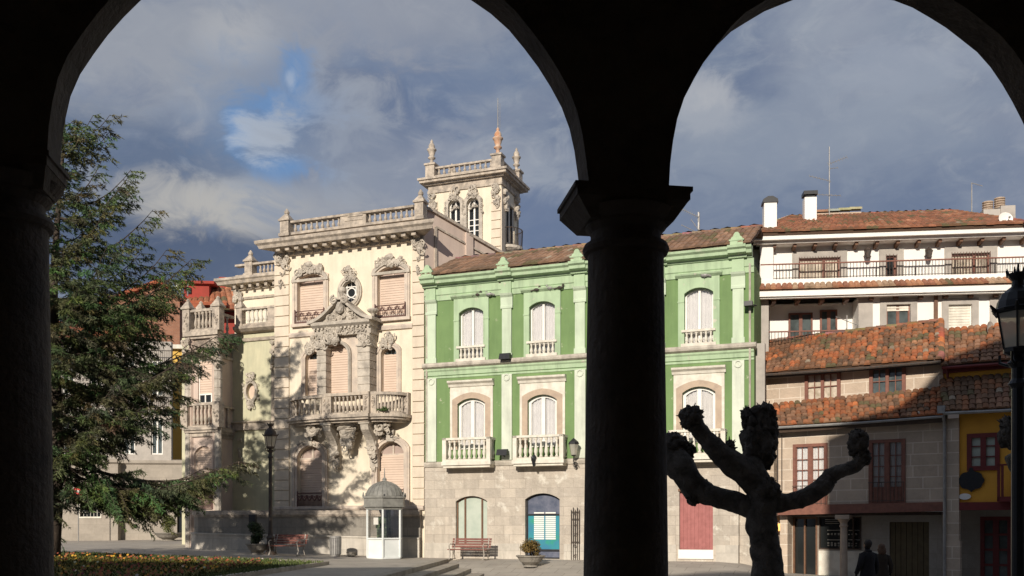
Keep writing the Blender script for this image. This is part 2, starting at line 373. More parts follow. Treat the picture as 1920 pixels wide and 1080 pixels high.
def outl(x0, x1, z0, zs, zt, n=10):
    "opening outline: jambs to the spring line zs, arched head to zt"
    p = [(x0, z0), (x1, z0)]
    if zt - zs < .005: return p + [(x1, zs), (x0, zs)]
    c = (x0 + x1) / 2; a = (x1 - x0) / 2; h = zt - zs
    if h > a * .85:
        for i in range(n + 1): w = pi * i / n; p.append((c + a * cos(w), zs + h * sin(w)))
    else:
        Rr = (a * a + h * h) / (2 * h); w0 = math.asin(min(1, a / Rr))
        for i in range(n + 1): w = w0 - 2 * w0 * i / n; p.append((c + Rr * sin(w), zt - Rr + Rr * cos(w)))
    return p
def grow(p, x0, x1, d, zb=0, top=None):
    "outline p grown by d sideways and upwards, zb downwards"
    cx = (x0 + x1) / 2; cz = sum(q[1] for q in p) / len(p); k = ((x1 - x0) / 2 + d) / ((x1 - x0) / 2)
    z0 = min(q[1] for q in p)
    o = []
    for x, z in p:
        o.append((cx + (x - cx) * k, z0 - zb if abs(z - z0) < 1e-6 else z + (d if top is None else top) * (.75 + .25 * (1 - abs(x - cx) / ((x1 - x0) / 2)))))
    return o
BAL = {}
def baluster_mesh(h, r, mat):
    k = (round(h, 2), round(r, 3), mat.name)
    if k not in BAL:
        m = MB(); P = [(.9, 0), (.9, .07), (.5, .1), (.62, .16), (1, .28), (.95, .36), (.55, .58), (.42, .72), (.6, .8), (.45, .84), (.85, .9), (.85, 1)]
        m.lathe(0, 0, 0, [(a * r, b * h) for a, b in P], 8)
        me = bpy.data.meshes.new('baluster'); me.from_pydata(m.v, [], m.f); me.materials.append(mat)
        me.polygons.foreach_set('use_smooth', [True] * len(m.f)); BAL[k] = me
    return BAL[k]
def balusters(parent, pts, z0, h, r, mat):
    for x, y in pts:
        o = bpy.data.objects.new('baluster', baluster_mesh(h, r, mat)); COL.objects.link(o); o.parent = parent; o.location = (x, y, z0)
def spaced(a, b, n): return [a + (b - a) * (i + .5) / n for i in range(n)]
def scroll(m, cx, cz, r, y, th, d=1, turns=1.6, a0=0):
    pts = []; n = int(12 * turns)
    for i in range(n + 1):
        t = i / n; w = a0 + d * turns * 2 * pi * t; q = r * (1 - .85 * t)
        pts.append((cx + q * cos(w), y - th * .3 * t, cz + q * sin(w)))
    m.tube(pts, [th * (1 - .4 * i / n) for i in range(n + 1)], 5)
def carve(m, x0, x1, z0, z1, y, dep, n, seed=0, shape=None):
    "carved relief: leaf and fruit lumps and little volutes over an area"
    rr = random.Random(seed)
    for i in range(int(n * 1.5)):
        for _ in range(20):
            a, b = rr.random(), rr.random()
            if shape is None or shape(a, b): break
        x = x0 + (x1 - x0) * a; z = z0 + (z1 - z0) * b; s_ = rr.uniform(.5, 1.0) * dep
        if rr.random() < .42: scroll(m, x, z, s_ * 1.2, y - s_ * .5, s_ * .24, rr.choice((-1, 1)), 1.2, rr.uniform(0, 6))
        else: m.ball((x, y - s_ * .2, z), (s_ * rr.uniform(.5, .9), s_ * .7, s_ * rr.uniform(.6, 1.2)), .5, 4, rr.random() * 50)
def roof(name, parent, EL, ER, RR, RL, tw=.24, tl=.42, pal=None, jit=.02, mat=tile, seed=1, under=True):
    "barrel clay tiles over the quad eave-left, eave-right, ridge-right, ridge-left"
    rr = random.Random(seed); EL, ER, RR, RL = map(Vector, (EL, ER, RR, RL))
    m = MB(); tw *= .94; nc = max(2, int((ER - EL).length / tw)); nr = max(1, int(((RL - EL).length + (RR - ER).length) / 2 / tl))
    def P(a, b): return (EL.lerp(ER, a)).lerp(RL.lerp(RR, a), b)
    nrm = (ER - EL).cross(RL - EL).normalized()
    if nrm.z < 0: nrm = -nrm
    pal = pal or [(.30, .13, .07), (.36, .15, .075), (.24, .13, .08), (.42, .19, .10), (.20, .12, .08)]
    if under:
        m.cc = (.10, .06, .04); m.add([P(0, 0) - nrm * .02, P(1, 0) - nrm * .02, P(1, 1) - nrm * .02, P(0, 1) - nrm * .02, P(0, 0) - nrm * .12, P(1, 0) - nrm * .12, P(1, 1) - nrm * .12, P(0, 1) - nrm * .12],
               [(0, 1, 2, 3), (7, 6, 5, 4), (0, 4, 5, 1), (1, 5, 6, 2), (2, 6, 7, 3), (3, 7, 4, 0)])
    for i in range(nc):
        off = rr.uniform(-.08, .08)
        for j in range(nr):
            q_ = P((i + .5) / nc, (j + .5) / nr); w_ = noise.noise(q_ * .6 + Vector((seed, 0, 0))) * 1.0 + .5 + rr.uniform(-.26, .26); base = pal[max(0, min(len(pal) - 1, int(w_ * len(pal))))]; k = rr.uniform(.82, 1.15) * (1 + .35 * noise.noise(q_ * 1.7)); m.cc = tuple(min(.8, x * k) for x in base)
            if rr.random() < .012: m.cc = (.36, .29, .21)
            if noise.noise(q_ * 1.3 + Vector((9, seed, 0))) > .34 and rr.random() < .6: m.cc = (.15, .125, .06)
            b0 = (j + off + rr.uniform(-.05, .05) - .1) / nr; b1 = min(1.0, b0 + 1.16 / nr)
            b0 = max(b0, -.03); ja = rr.uniform(-jit, jit) / ((ER - EL).length)
            vs = []
            for e, (b, w, lift) in enumerate(((b0, .60, .022 + rr.uniform(0, jit * .5)), (b1, .50, .0))):
                for t in range(5):
                    g = pi * t / 4; a = (i + .5) / nc + ja - cos(g) * w / nc
                    vs.append(P(a, b) + nrm * (sin(g) * tw * .43 + lift))
            m.add(vs, [(t, t + 1, t + 6, t + 5) for t in range(4)] + [(0, 1, 2, 3, 4)])
    return m.build(name, mat, parent)
def ridge(parent, A_, B_, r=.13, seed=0, name='ridge_tiles', pal=None):
    rr = random.Random(seed); A_, B_ = Vector(A_), Vector(B_); n = max(2, int((B_ - A_).length / .4)); m = MB(); d = (B_ - A_) / n; s = Vector((-d.y, d.x, 0)).normalized()
    for i in range(n):
        m.cc = tuple(x * rr.uniform(.7, 1.3) for x in rr.choice(pal or [(.36, .17, .10), (.28, .15, .09), (.44, .30, .2)]))
        p = A_ + d * i; q = p + d * 1.12; vs = []
        for b, l in ((p, .03), (q, 0)):
            for t in range(5): g = pi * t / 4; vs.append(b + s * cos(g) * r + Vector((0, 0, sin(g) * r + l - .03)))
        m.add(vs, [(t, t + 1, t + 6, t + 5) for t in range(4)] + [(0, 1, 2, 3, 4)])
    return m.build(name, tile, parent)
def blindmesh(m, out, y, step=.11):
    "roller blind of horizontal slats filling the outline bounding box below its spring"
    x0 = min(p[0] for p in out); x1 = max(p[0] for p in out); z0 = min(p[1] for p in out); z1 = max(p[1] for p in out)
    n = max(2, int((z1 - z0) / step)); vs = []
    for i in range(n):
        a = z0 + (z1 - z0) * i / n; b = z0 + (z1 - z0) * (i + 1) / n
        vs += [(x0, y - .02, a), (x1, y - .02, a), (x0, y, b - .012), (x1, y, b - .012)]
    fs = []
    for i in range(2 * n - 1): fs.append((2 * i, 2 * i + 1, 2 * i + 3, 2 * i + 2))
    m.add(vs, fs)
def foldcurtain(m, x0, x1, z0, z1, y, folds=9, amp=.025, seed=0):
    n = folds * 4; rr = random.Random(seed); ph = rr.uniform(0, 6); vs = []
    for i in range(n + 1):
        x = x0 + (x1 - x0) * i / n; yy = y + amp * sin(ph + i * 2 * pi / 4 * .97) + rr.uniform(-.3, .3) * amp
        vs += [(x, yy, z0), (x, yy, z1)]
    m.add(vs, [(2 * i, 2 * i + 2, 2 * i + 3, 2 * i + 1) for i in range(n)])
def spiral_rail(m, x0, x1, z0, z1, y, n=6, r=.012):
    "wrought iron: two rails, bars with swags and little scrolls"
    m.tube([(x0, y, z0), (x1, y, z0)], r, 5); m.tube([(x0, y, z1), (x1, y, z1)], r * 1.5, 5)
    for x in (x0, x1): m.tube([(x, y, z0 - .05), (x, y, z1 + .1)], r * 1.8, 5)
    h = z1 - z0
    for i in range(2 * n + 1): x = x0 + (x1 - x0) * i / (2 * n); m.tube([(x, y, z0), (x, y, z0 + h * .6)], r * .7, 4)
    for i in range(n // 2):
        a = x0 + (x1 - x0) * i / (n // 2); b = x0 + (x1 - x0) * (i + 1) / (n // 2)
        m.tube([(a + (b - a) * t / 8, y - .02, z1 - h * .12 - h * .36 * sin(pi * t / 8)) for t in range(9)], r * 1.6, 5)
        scroll(m, a + (b - a) * .18, z1 - h * .3, h * .14, y - .01, r, 1, 1.2); scroll(m, b - (b - a) * .18, z1 - h * .3, h * .14, y - .01, r, -1, 1.2, pi)
def window(root, o, x0, x1, z0, zs, zt, y, fmat=white, pmat=None, split=True, transom=None, bars=0, fw=.06, curt=False, blindz=None, bmat=blind, grid=None):
    "window part (frame) with pane / curtain / blind sub-parts, filling outline o at depth y"
    m = MB(); inner = grow(o, x0, x1, -fw, -fw, -fw); m.ring(inner, o, y, y + .07)
    cx = (x0 + x1) / 2
    if split: m.box(cx - fw * .7, cx + fw * .7, y - .01, y + .06, z0 + fw * .5, zt - fw * .6)
    if transom: m.box(x0 + .01, x1 - .01, y - .006, y + .055, transom - fw * .5, transom + fw * .5)
    if grid:
        nx, nz, ga, gb = grid
        for h in (0, 1):
            a = x0 + fw if h == 0 else cx + fw * .7; b = cx - fw * .7 if h == 0 else x1 - fw
            for i in range(1, nx): q = a + (b - a) * i / nx; m.box(q - .015, q + .015, y + .004, y + .045, ga, gb)
            for i in range(1, nz): q = ga + (gb - ga) * i / nz; m.box(a, b, y + .006, y + .043, q - .015, q + .015)
    w = m.build('window', fmat, root)
    p = MB(); p.prism(grow(o, x0, x1, -.01, -.01, -.01), y + .05, y + .062); p.build('pane', pmat or clear, w)
    if curt:
        q = MB(); foldcurtain(q, x0 + .02, x1 - .02, z0, zt + .02, y + .10, 9, .011 + .006 * (int(x0 * 3) % 3), int(x0 * 7)); q.build('curtain', curtain, w)
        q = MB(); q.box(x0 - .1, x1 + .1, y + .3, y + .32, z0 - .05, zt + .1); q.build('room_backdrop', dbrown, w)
    if blindz is not None:
        q = MB(); blindmesh(q, [(x0 + .05, z0 + .02), (x1 - .05, blindz)], y - .01); q.build('roller_blind', bmat, w)
    return w

# ------------------------------------------------------------------ ground
A = Fr(797, 43, -20.8)           # plane shared by the palace and the green building
EX = lambda Y: -2.8 + (Y - 40.8) * .0677
def sm(t): t = max(0, min(1, t)); return t * t * (3 - 2 * t)
def loc(X, Y):
    dx, dy = X - A.o[0], Y - A.o[1]
    return dx * A.cu[0] + dy * A.cu[1], -(dx * A.cv[0] + dy * A.cv[1])
def zl(X, Y):
    u, d = loc(X, Y); return .15 + .033 * max(0, min(14, -u)) + .02 * max(0, min(30, -d + 1)) * sm((-u - 8) / 6)
def zr(X, Y):
    u, d = loc(X, Y); return max(-.62, .15 - .65 * sm((d - 1.0) / 4.2) - .5 * sm((u - 13.2) / 3))
m = MB()
xs = [-400, -200, -90, -60, -45, -35, -28] + [-24 + i * 1.0 for i in range(52)] + [32, 40, 60, 100, 200, 400]
ys = [-60, -20, 0, 8] + [12 + i * 1.0 for i in range(50)] + [66, 72, 80, 100, 150, 300, 600]
for y in ys:
    for x in xs: m.v.append((x, y, (zr(x, y) if x > EX(y) else min(zl(x, y), zr(x, y)) - .12) - .004))
nx = len(xs)
for j in range(len(ys) - 1):
    for i in range(nx - 1): m.f.append((j * nx + i, j * nx + i + 1, (j + 1) * nx + i + 1, (j + 1) * nx + i)); m.c.append(None)
tag(m.build('ground', pave, smooth=True), kind='structure')
m = MB()     # raised terrace on the left
ys2 = [12 + i for i in range(60)] + [80, 100]
for y in ys2:
    e = EX(min(y, 42.5)) if y < 42.5 else EX(42.5)
    row = [e - q for q in (0, .5, 1, 2, 3, 4, 5, 6, 7, 8, 10, 12, 14, 16, 18, 20, 24, 30, 40, 60, 100)]
    for x in row: m.v.append((x, y, zl(x, y)))
    m.v.append((e, y, -1))
n = 22
for j in range(len(ys2) - 1):
    for i in range(20): m.f.append((j * n + i, j * n + i + 1, (j + 1) * n + i + 1, (j + 1) * n + i)); m.c.append(None)
    m.f.append((j * n, j * n + 21, (j + 1) * n + 21, (j + 1) * n)); m.c.append(None)
tag(m.build('plaza_pavement', pave), kind='structure')
st = thing('stone_steps', 'low grey stone steps going down from the raised plaza beside the bench', 'steps', (EX(30), 30, -.3), 0)
for k in range(4):
    m = MB()
    y0, y1 = 14, 42.3
    def ex(y, a): return EX(y) + a - EX(30)
    a, b, z = (-.35 if k == 0 else .62 * (k - 1) - .1), .62 * k + .03, .15 - .15 * k + .3 + (.004 if k == 0 else 0)
    m.hexa([(ex(y0, a), y0 - 30, z - .17), (ex(y0, b), y0 - 30, z - .17), (ex(y1, b), y1 - 30, z - .17), (ex(y1, a), y1 - 30, z - .17),
            (ex(y0, a), y0 - 30, z), (ex(y0, b), y0 - 30, z), (ex(y1, b), y1 - 30, z), (ex(y1, a), y1 - 30, z)])
    if k: 
        o = m.build('step', stepst, st)
    else: o = m.build('step', stepst, st)
# ------------------------------------------------------------------ the palace
pal = A.root('palace', 'ornate cream stone palace with carved pediment, curved balcony and a square tower', 'palace')
U, Z = A.u, A.z
uL, uR = U(517), -.02
GZ = .0
# main front wall with openings
def arched(px0, px1, pxm, yt, ys, yb, d=0, n=10):
    x0, x1 = U(px0, d), U(px1, d)
    return x0, x1, Z(pxm, yb, d), Z(pxm, ys, d), Z(pxm, yt, d)
TW = [arched(559, 608, 583, 514, 525, 600), arched(709, 760, 735, 500, 511, 590)]
SW = [arched(574, 603, 588, 659, 671, 745), arched(716, 745, 730, 650, 662, 738)]
LW = [arched(559, 606, 582, 836, 856, 955), arched(709, 759, 734, 828, 848, 950)]
MID = arched(617, 664, 640, 648, 672, 742)
ocx, ocz = U(657), Z(657, 548); orx, orz = .42, .50
oval = [(ocx + orx * cos(2 * pi * i / 24), ocz + orz * sin(2 * pi * i / 24)) for i in range(24)]
ztop = Z(640, 455)
wf = MB(); wf.prism([(uL, GZ), (uR, GZ), (uR, ztop), (uL, ztop)], 0, .35, [outl(*a) for a in TW + SW + LW + [MID]] + [oval])
wf.box(uL, uL + .35, .35, 9.8, GZ, ztop); wf.box(uL, uR - .4, 9.5, 9.8, GZ, ztop)
wf.build('front_wall', cream, pal)
# side wall over the green roof, pinkish plaster, with coping and a pilaster
zc = Z(800, 393)
sd = MB(); ca, sa = cos(R(29.2)), sin(R(29.2))
def sdw(t, off, z): return (uR + t * sa + off * ca, .05 + t * ca - off * sa, z)   # the side wall runs back at an angle
zt_a, zt_b = Z(800, 393), CZ + (HY - 480) / FP * 46.2
def rake(t): return zt_a + (zt_b - zt_a) * max(0, t - .3) / 4.5 - (.12 if t > 2.4 else 0)
for ta, tb in ((.0, .3), (.3, 1.2), (1.2, 2.4), (2.4001, 4.9)):
    sd.hexa([sdw(ta, 0, GZ), sdw(tb, 0, GZ), sdw(tb, -.35, GZ), sdw(ta, -.35, GZ), sdw(ta, 0, rake(ta)), sdw(tb, 0, rake(tb)), sdw(tb, -.35, rake(tb)), sdw(ta, -.35, rake(ta))])
sd.hexa([sdw(2.25, .1, 6), sdw(2.65, .1, 6), sdw(2.65, -.1, 6), sdw(2.25, -.1, 6), sdw(2.25, .1, rake(2.25) - .05), sdw(2.65, .1, rake(2.65) + .02), sdw(2.65, -.1, rake(2.65) + .02), sdw(2.25, -.1, rake(2.25) - .05)])
sd.box(uR - .4, uR + 2.2, 4.3, 9.8, GZ, zt_b - 1)
sd.build('side_wall', pinkplast, pal)
cp = MB(); 
for ta, tb, dz, h_, o1, o0 in ((0, .3, 0, .14, .12, -.45), (.3, 2.4, 0, .14, .12, -.45), (2.4001, 4.95, 0, .14, .12, -.45), (.55, 2.2, -.62, .09, .07, -.02), (2.7, 4.5, -.5, .08, .07, -.02)):
    cp.hexa([sdw(ta, o1, rake(ta) + dz), sdw(tb, o1, rake(tb) + dz), sdw(tb, o0, rake(tb) + dz), sdw(ta, o0, rake(ta) + dz), sdw(ta, o1, rake(ta) + dz + h_), sdw(tb, o1, rake(tb) + dz + h_), sdw(tb, o0, rake(tb) + dz + h_), sdw(ta, o0, rake(ta) + dz + h_)])
cp.hexa([sdw(.5, .07, 9), sdw(.62, .07, 9), sdw(.62, -.02, 9), sdw(.5, -.02, 9), sdw(.5, .07, rake(.5) - .6), sdw(.62, .07, rake(.62) - .6), sdw(.62, -.02, rake(.6) - .6), sdw(.5, -.02, rake(.5) - .6)])
cp.build('side_coping', weather, pal)
rf = MB(); rf.box(uL + .3, uR - .35, .35, 9.5, ztop - .3, ztop - .1); rf.build('roof', ledge, pal)
# quoins
for a, b in ((U(517), U(543)), (U(775), uR)):
    q = MB(); zz = Z(530, 958); i = 0
    while zz < Z(530, 482):
        q.box(a - .03, b + (.0 if i % 2 else .0), -.07, .02, zz + .02, zz + .465); zz += .487; i += 1
    q.build('quoin', quoin, pal)
    c = MB(); c.box(a + .02, b - .02, -.12, 0, Z(530, 480), Z(530, 466)); carve(c, a + .08, b - .08, Z(530, 505), Z(530, 472), -.09, .17, 16, 3)
    carve(c, a + .2, b - .2, Z(530, 540), Z(530, 505), -.07, .10, 9, 4); c.build('capital', carved, pal)
# frieze moulding, brackets, cornice
zf = Z(640, 470)
f = MB(); f.mold([(.0, zf), (-.10, zf + .02), (-.14, zf + .2), (-.06, zf + .26), (0, zf + .26)], U(543), U(775)); f.build('frieze_moulding', paleston, pal)
zb = Z(640, 441, -.8)
f = MB(); f.mold([(0, zb - .22), (-.75, zb - .16), (-.80, zb - .02), (-.9, zb + .06), (-.92, zb + .20), (0, zb + .26)], U(528), uR - .02, True); f.build('cornice', weather, pal)
for i in range(15):
    x = U(535) + (uR - .25 - U(535)) * i / 14
    b = MB(); b.prism([(x - .08, zb - .42), (x + .08, zb - .42), (x + .1, zb - .2), (x - .1, zb - .2)], -.02, -.22); b.box(x - .11, x + .11, -.62, 0, zb - .32, zb - .19)
    b.build('bracket', weather, pal)
# parapet
z0, z1 = Z(640, 430, -.5), Z(640, 403, -.5)
def pier(parent, x, y, z0, h, w, mat, fin=True, name='pier'):
    m = MB(); m.box(x - w * .62, x + w * .62, y - w * .62, y + w * .62, z0, z0 + .14); m.box(x - w * .5, x + w * .5, y - w * .5, y + w * .5, z0 + .1, z0 + h)
    m.box(x - w * .34, x + w * .34, y - w * .53, y, z0 + .25, z0 + h - .12)
    m.box(x - w * .64, x + w * .64, y - w * .64, y + w * .64, z0 + h, z0 + h + .09)
    if fin:
        z = z0 + h + .09; t = w * .58
        m.add([(x - t, y - t, z), (x + t, y - t, z), (x + t, y + t, z), (x - t, y + t, z), (x - t * .3, y - t * .3, z + .26), (x + t * .3, y - t * .3, z + .26), (x + t * .3, y + t * .3, z + .26), (x - t * .3, y + t * .3, z + .26)],
              [(0, 1, 5, 4), (1, 2, 6, 5), (2, 3, 7, 6), (3, 0, 4, 7), (4, 5, 6, 7)])
        m.lathe(x, y, z + .24, [(.07, 0), (.12, .06), (.13, .14), (.08, .2), (.05, .27), (0.01, .3)], 8)
    return m.build(name, mat, parent)
pr = MB(); xa, xb = U(549, -.45), U(779, -.45)
pr.box(xa, xb, -.62, -.30, z0, z0 + .12); pr.mold([(-.28, z1 - .13), (-.64, z1 - .11), (-.66, z1 - .02), (-.6, z1), (-.28, z1)], xa, xb)
pm0, pm1 = U(641, -.45), U(689, -.45)
pr.box(pm0, pm1, -.60, -.32, z0 + .11, z1 - .12); pr.box(pm0 + .25, pm1 - .15, -.625, -.6, z0 + .3, z0 + .4); pr.box(pm0 + .4, pm1 - .15, -.63, -.6, z0 + .48, z0 + .56)
par = pr.build('parapet', weather, pal)
for a, b in ((xa + .02, pm0), (pm1, xb - .02)):
    balusters(par, [(x, -.46) for x in spaced(a, b, 9)], z0 + .12, z1 - z0 - .24, .085, weather)
pier(pal, U(538, -.45), -.45, z0 - .04, z1 - z0 + .06, .46, weather); pier(pal, U(789, -.45), -.45, z0 - .04, z1 - z0 + .10, .42, weather)
pr = MB(); ys_, ye_ = -.2, .5; 
# string courses
zs = Z(565, 627)
for a, b in ((U(544), U(592)), (U(696), U(775))): sc = MB(); sc.mold([(0, zs - .17), (-.10, zs - .13), (-.13, zs), (-.08, zs + .08), (0, zs + .08)], a, b); sc.build('string_course', paleston, pal)
sc = MB()
sc.mold([(0, Z(660, 957)), (-.12, Z(660, 957)), (-.16, Z(660, 954)), (-.16, Z(660, 950)), (0, Z(660, 948))], uL - .03, uR)
sc.build('string_course', paleston, pal)
# top windows: surround, crown, sill, blind, iron balconet
def surround(name, a, d, k, mat, dp=.1, fl=.1):
    o = outl(*a); m = MB(); g = grow(o, a[0], a[1], d, k, d)
    m.ring(o, g, -dp, .03); g2 = grow(o, a[0], a[1], d * .45, k, d * .45); m.ring(g2, grow(o, a[0], a[1], d * .68, k, d * .68), -dp - .035, -dp + .01)
    return m.build(name, mat, pal)
for k, a in enumerate(TW):
    x0, x1, za, zs_, zt = a; cx = (x0 + x1) / 2
    surround('window_surround', a, .26, .22, paleston)
    c = MB(); c.ring(outl(x0 - .08, x1 + .08, zt - .24, zt - .22, zt + .10), outl(x0 - .28, x1 + .28, zt - .36, zt - .26, zt + .34), -.17, -.08)
    carve(c, x0 - .02, x1 + .02, zt + .02, zt + .46, -.12, .16, 26, k, lambda a, b: (a - .5) ** 2 * 4 + b * b < 1)
    c.ball((cx, -.2, zt + .42), (.2, .1, .14), .3, 5); c.build('crown', carved, pal)
    s_ = MB(); s_.box(x0 - .3, x1 + .3, -.18, .1, za - .3, za - .16); s_.build('window_sill', paleston, pal)
    w = window(pal, outl(*a), x0, x1, za, zs_, zt, .18, pmat=shutin, blindz=zs_ - .12, transom=zs_ - .1, fmat=pinkplast)
    zi = Z(583, 604) if k == 0 else Z(735, 594)
    b = MB(); spiral_rail(b, x0 - .08, x1 + .06, zi, zi + .5, -.16, 8, .016); b.box(x0 - .08, x1 + .06, -.18, .0, zi - .05, zi - .01); b.build('iron_balconet', rosyiron, pal)
# oval window
m = MB(); 
def ovl(k, dx=0): return [(ocx + orx * k * cos(2 * pi * i / 24), ocz + (orz * k) * sin(2 * pi * i / 24)) for i in range(24)]
m.ring(oval, ovl(1.52), -.12, .02); m.ring(ovl(1.15), ovl(1.38), -.17, -.11)
carve(m, ocx - .32, ocx + .32, ocz + .52, ocz + 1.02, -.14, .13, 18, 5); m.ball((ocx, -.2, ocz + 1.05), (.14, .1, .16), .3, 5); m.box(ocx - .3, ocx + .3, -.2, 0, ocz - .86, ocz - .76)
m.build('oval_surround', carved, pal)
m = MB(); m.ring([(ocx + .19 * cos(t * pi / 8), ocz + .19 * sin(t * pi / 8)) for t in range(16)], [(ocx + .24 * cos(t * pi / 8), ocz + .24 * sin(t * pi / 8)) for t in range(16)], .1, .14)
for s_ in (-1, 1): m.box(ocx + s_ * .24 - .025, ocx + s_ * .24 + .025, .1, .14, ocz - .42, ocz + .42); m.box(ocx - .38, ocx + .38, .105, .135, ocz + s_ * .27 - .025, ocz + s_ * .27 + .025)
m.box(ocx - .02, ocx + .02, .105, .135, ocz + .24, ocz + .48); m.box(ocx - .02, ocx + .02, .105, .135, ocz - .48, ocz - .24)
w = m.build('oval_window', white, pal); m = MB(); m.prism(oval, .15, .16); m.build('pane', darkglass, w)
# lower and side windows
for k, a in enumerate(LW):
    x0, x1, za, zs_, zt = a; surround('window_surround', a, .28, .05, paleston, .12)
    c = MB(); c.prism([(((x0 + x1) / 2) + p, zt + q) for p, q in ((-.16, 0), (.16, 0), (.22, .5), (0, .66), (-.22, .5))], -.2, -.08)
    carve(c, x0 + .1, x1 - .1, zt + .05, zt + .42, -.12, .10, 12, k + 9, lambda a, b: (a - .5) ** 2 * 4 + b * b < 1); c.build('keystone', carved, pal)
    window(pal, outl(*a), x0, x1, za, zs_, zt, .2, pmat=shutin, blindz=zs_ - .1, transom=zs_ - .08, fmat=paleston)
    b = MB(); spiral_rail(b, x0, x1, za + .05, za + .75, -.08, 10, .02); b.build('iron_grille', rosyiron, pal)
for k, a in enumerate(SW):
    x0, x1, za, zs_, zt = a; surround('window_surround', a, .22, 0, paleston, .1)
    c = MB(); carve(c, x0 - .05, x1 + .05, zt - .08, zt + .62, -.12, .16, 22, k + 15, lambda a, b: abs(a - .5) < .5 - .3 * b); c.build('crown', carved, pal)
    window(pal, outl(*a), x0, x1, za, zs_, zt, .18, pmat=dimglass, split=False, blindz=zs_ - .02, fmat=pinkplast)
# central bay: rusticated pilasters, arch, entablature, broken pediment
DB = .75
for p0, p1 in ((594, 611), (670, 693)):
    x0, x1 = U(p0, -DB), U(p1, -DB); q = MB(); zz = Z(640, 742); zt = Z(640, 652, -DB); n = 0
    q.box(x0 + .03, x1 - .03, -DB + .03, 0, zz - .1, zt)
    while zz < zt - .2: q.box(x0, x1, -DB, .0, zz, zz + .32); zz += .36
    c = q.build('bay_pilaster', carved, pal)
    q = MB(); q.box(x0 - .05, x1 + .05, -DB - .06, 0, zt, zt + .07); carve(q, x0, x1, zt + .08, zt + .52, -DB - .02, .15, 14, int(x0 * 9)); q.box(x0 + .02, x1 - .02, -DB + .02, 0, zt + .05, zt + .6); q.build('capital', carved, pal)
x0, x1, za, zs_, zt = MID
m = MB(); o = outl(*MID); xo0, xo1 = U(609, -DB) , U(672, -DB) 
h = outl(x0 - .02, x1 + .02, za, zs_, zt); ztb = Z(640, 628, -DB)
m.prism([(xo0, za), (xo1, za), (xo1, ztb), (xo0, ztb)], -.5, -.01, [[(p[0], p[1] if p[1] > za + .001 else za + .05) for p in h]])
m.build('bay_wall', paleston, pal)
m = MB(); m.ring(grow(o, x0, x1, .03, 0, .03), grow(o, x0, x1, .17, 0, .17), -.62, -.45); m.ring(grow(o, x0, x1, .07, 0, .07), grow(o, x0, x1, .12, 0, .12), -.66, -.6)
carve(m, x0 + .25, x1 - .25, zt - .12, zt + .75, -.75, .2, 24, 31, lambda a, b: abs(a - .5) < .28 + .25 * b); m.build('bay_arch', carved, pal)
window(pal, o, x0, x1, za, zs_, zt, -.25, pmat=dimglass, split=False, blindz=zt - .02, fmat=pinkplast)
z0 = Z(640, 628, -DB); xa, xb = U(588, -DB), U(697, -DB)
m = MB(); m.box(xa + .05, xb - .05, -DB, 0, z0, z0 + .34); m.mold([(0, z0 + .3), (-DB - .08, z0 + .34), (-DB - .25, z0 + .46), (-DB - .27, z0 + .6), (0, z0 + .66)], xa, xb, False)
for i in range(15): x = xa + .1 + (xb - xa - .2) * i / 14; m.box(x - .05, x + .05, -DB - .13, -DB, z0 + .27, z0 + .36)
carve(m, xa + .1, xb - .1, z0 + .02, z0 + .28, -DB - .02, .10, 26, 41); m.build('entablature', carved, pal)
# swan-neck pediment, closed tympanum
cx = (xa + xb) / 2; zb_ = z0 + .62
def sw(t): return zb_ + .04 + .96 * (t ** 1.75 if t < .8 else .677 + (t - .8) * 1.3)
n = 10; left = [(xa - .18 + (cx - .16 - xa + .18) * i / n, sw(i / n)) for i in range(n + 1)]
right = [(2 * cx - x, z) for x, z in left[::-1]]
m = MB(); m.prism([(xa - .1, zb_)] + [(x, z - .1) for x, z in left] + [(cx - .1, zb_ + .6), (cx + .1, zb_ + .6)] + [(x, z - .1) for x, z in right] + [(xb + .1, zb_)], -DB - .02, 0)
for sgn, ls in ((1, left), (-1, right)):
    n2 = len(ls) - 1; up = []; 
    for i in range(n2):
        (ax, az), (bx, bz) = ls[i], ls[i + 1]
        m.hexa([(ax, -DB - .3, az - .12), (bx, -DB - .3, bz - .12), (bx, 0, bz - .12), (ax, 0, az - .12), (ax, -DB - .3, az + .03), (bx, -DB - .3, bz + .03), (bx, 0, bz + .03), (ax, 0, az + .03)])
for s_ in (-1, 1): scroll(m, cx + s_ * .26, zb_ + .92, .2, -DB - .32, .06, -s_, 1.7, pi / 2)
carve(m, cx - .75, cx + .75, zb_ + .1, zb_ + .75, -DB - .05, .15, 40, 51, lambda a, b: b < 1 - abs(a - .5) * 1.9)
m.ball((cx, -DB - .25, zb_ + .55), (.2, .16, .3), .3, 6, 3); m.box(cx - .2, cx + .2, -DB - .2, -DB + .2, zb_ + .95, zb_ + 1.05); m.build('pediment', carved, pal)
for s_ in (1,):
    m = MB(); m.lathe(xb - .02, -DB + .15, zb_ + .05, [(.1, 0), (.06, .1), (.1, .2), (.24, .3), (.27, .36), (.22, .42), (0, .44)], 12); m.build('urn', carved, pal)
m = MB(); m.lathe(cx, -DB, zb_ + 1.05, [(.13, 0), (.07, .08), (.1, .14), (.2, .3), (.2, .4), (.1, .5), (.0, .52)], 12); m.build('urn', carved, pal)
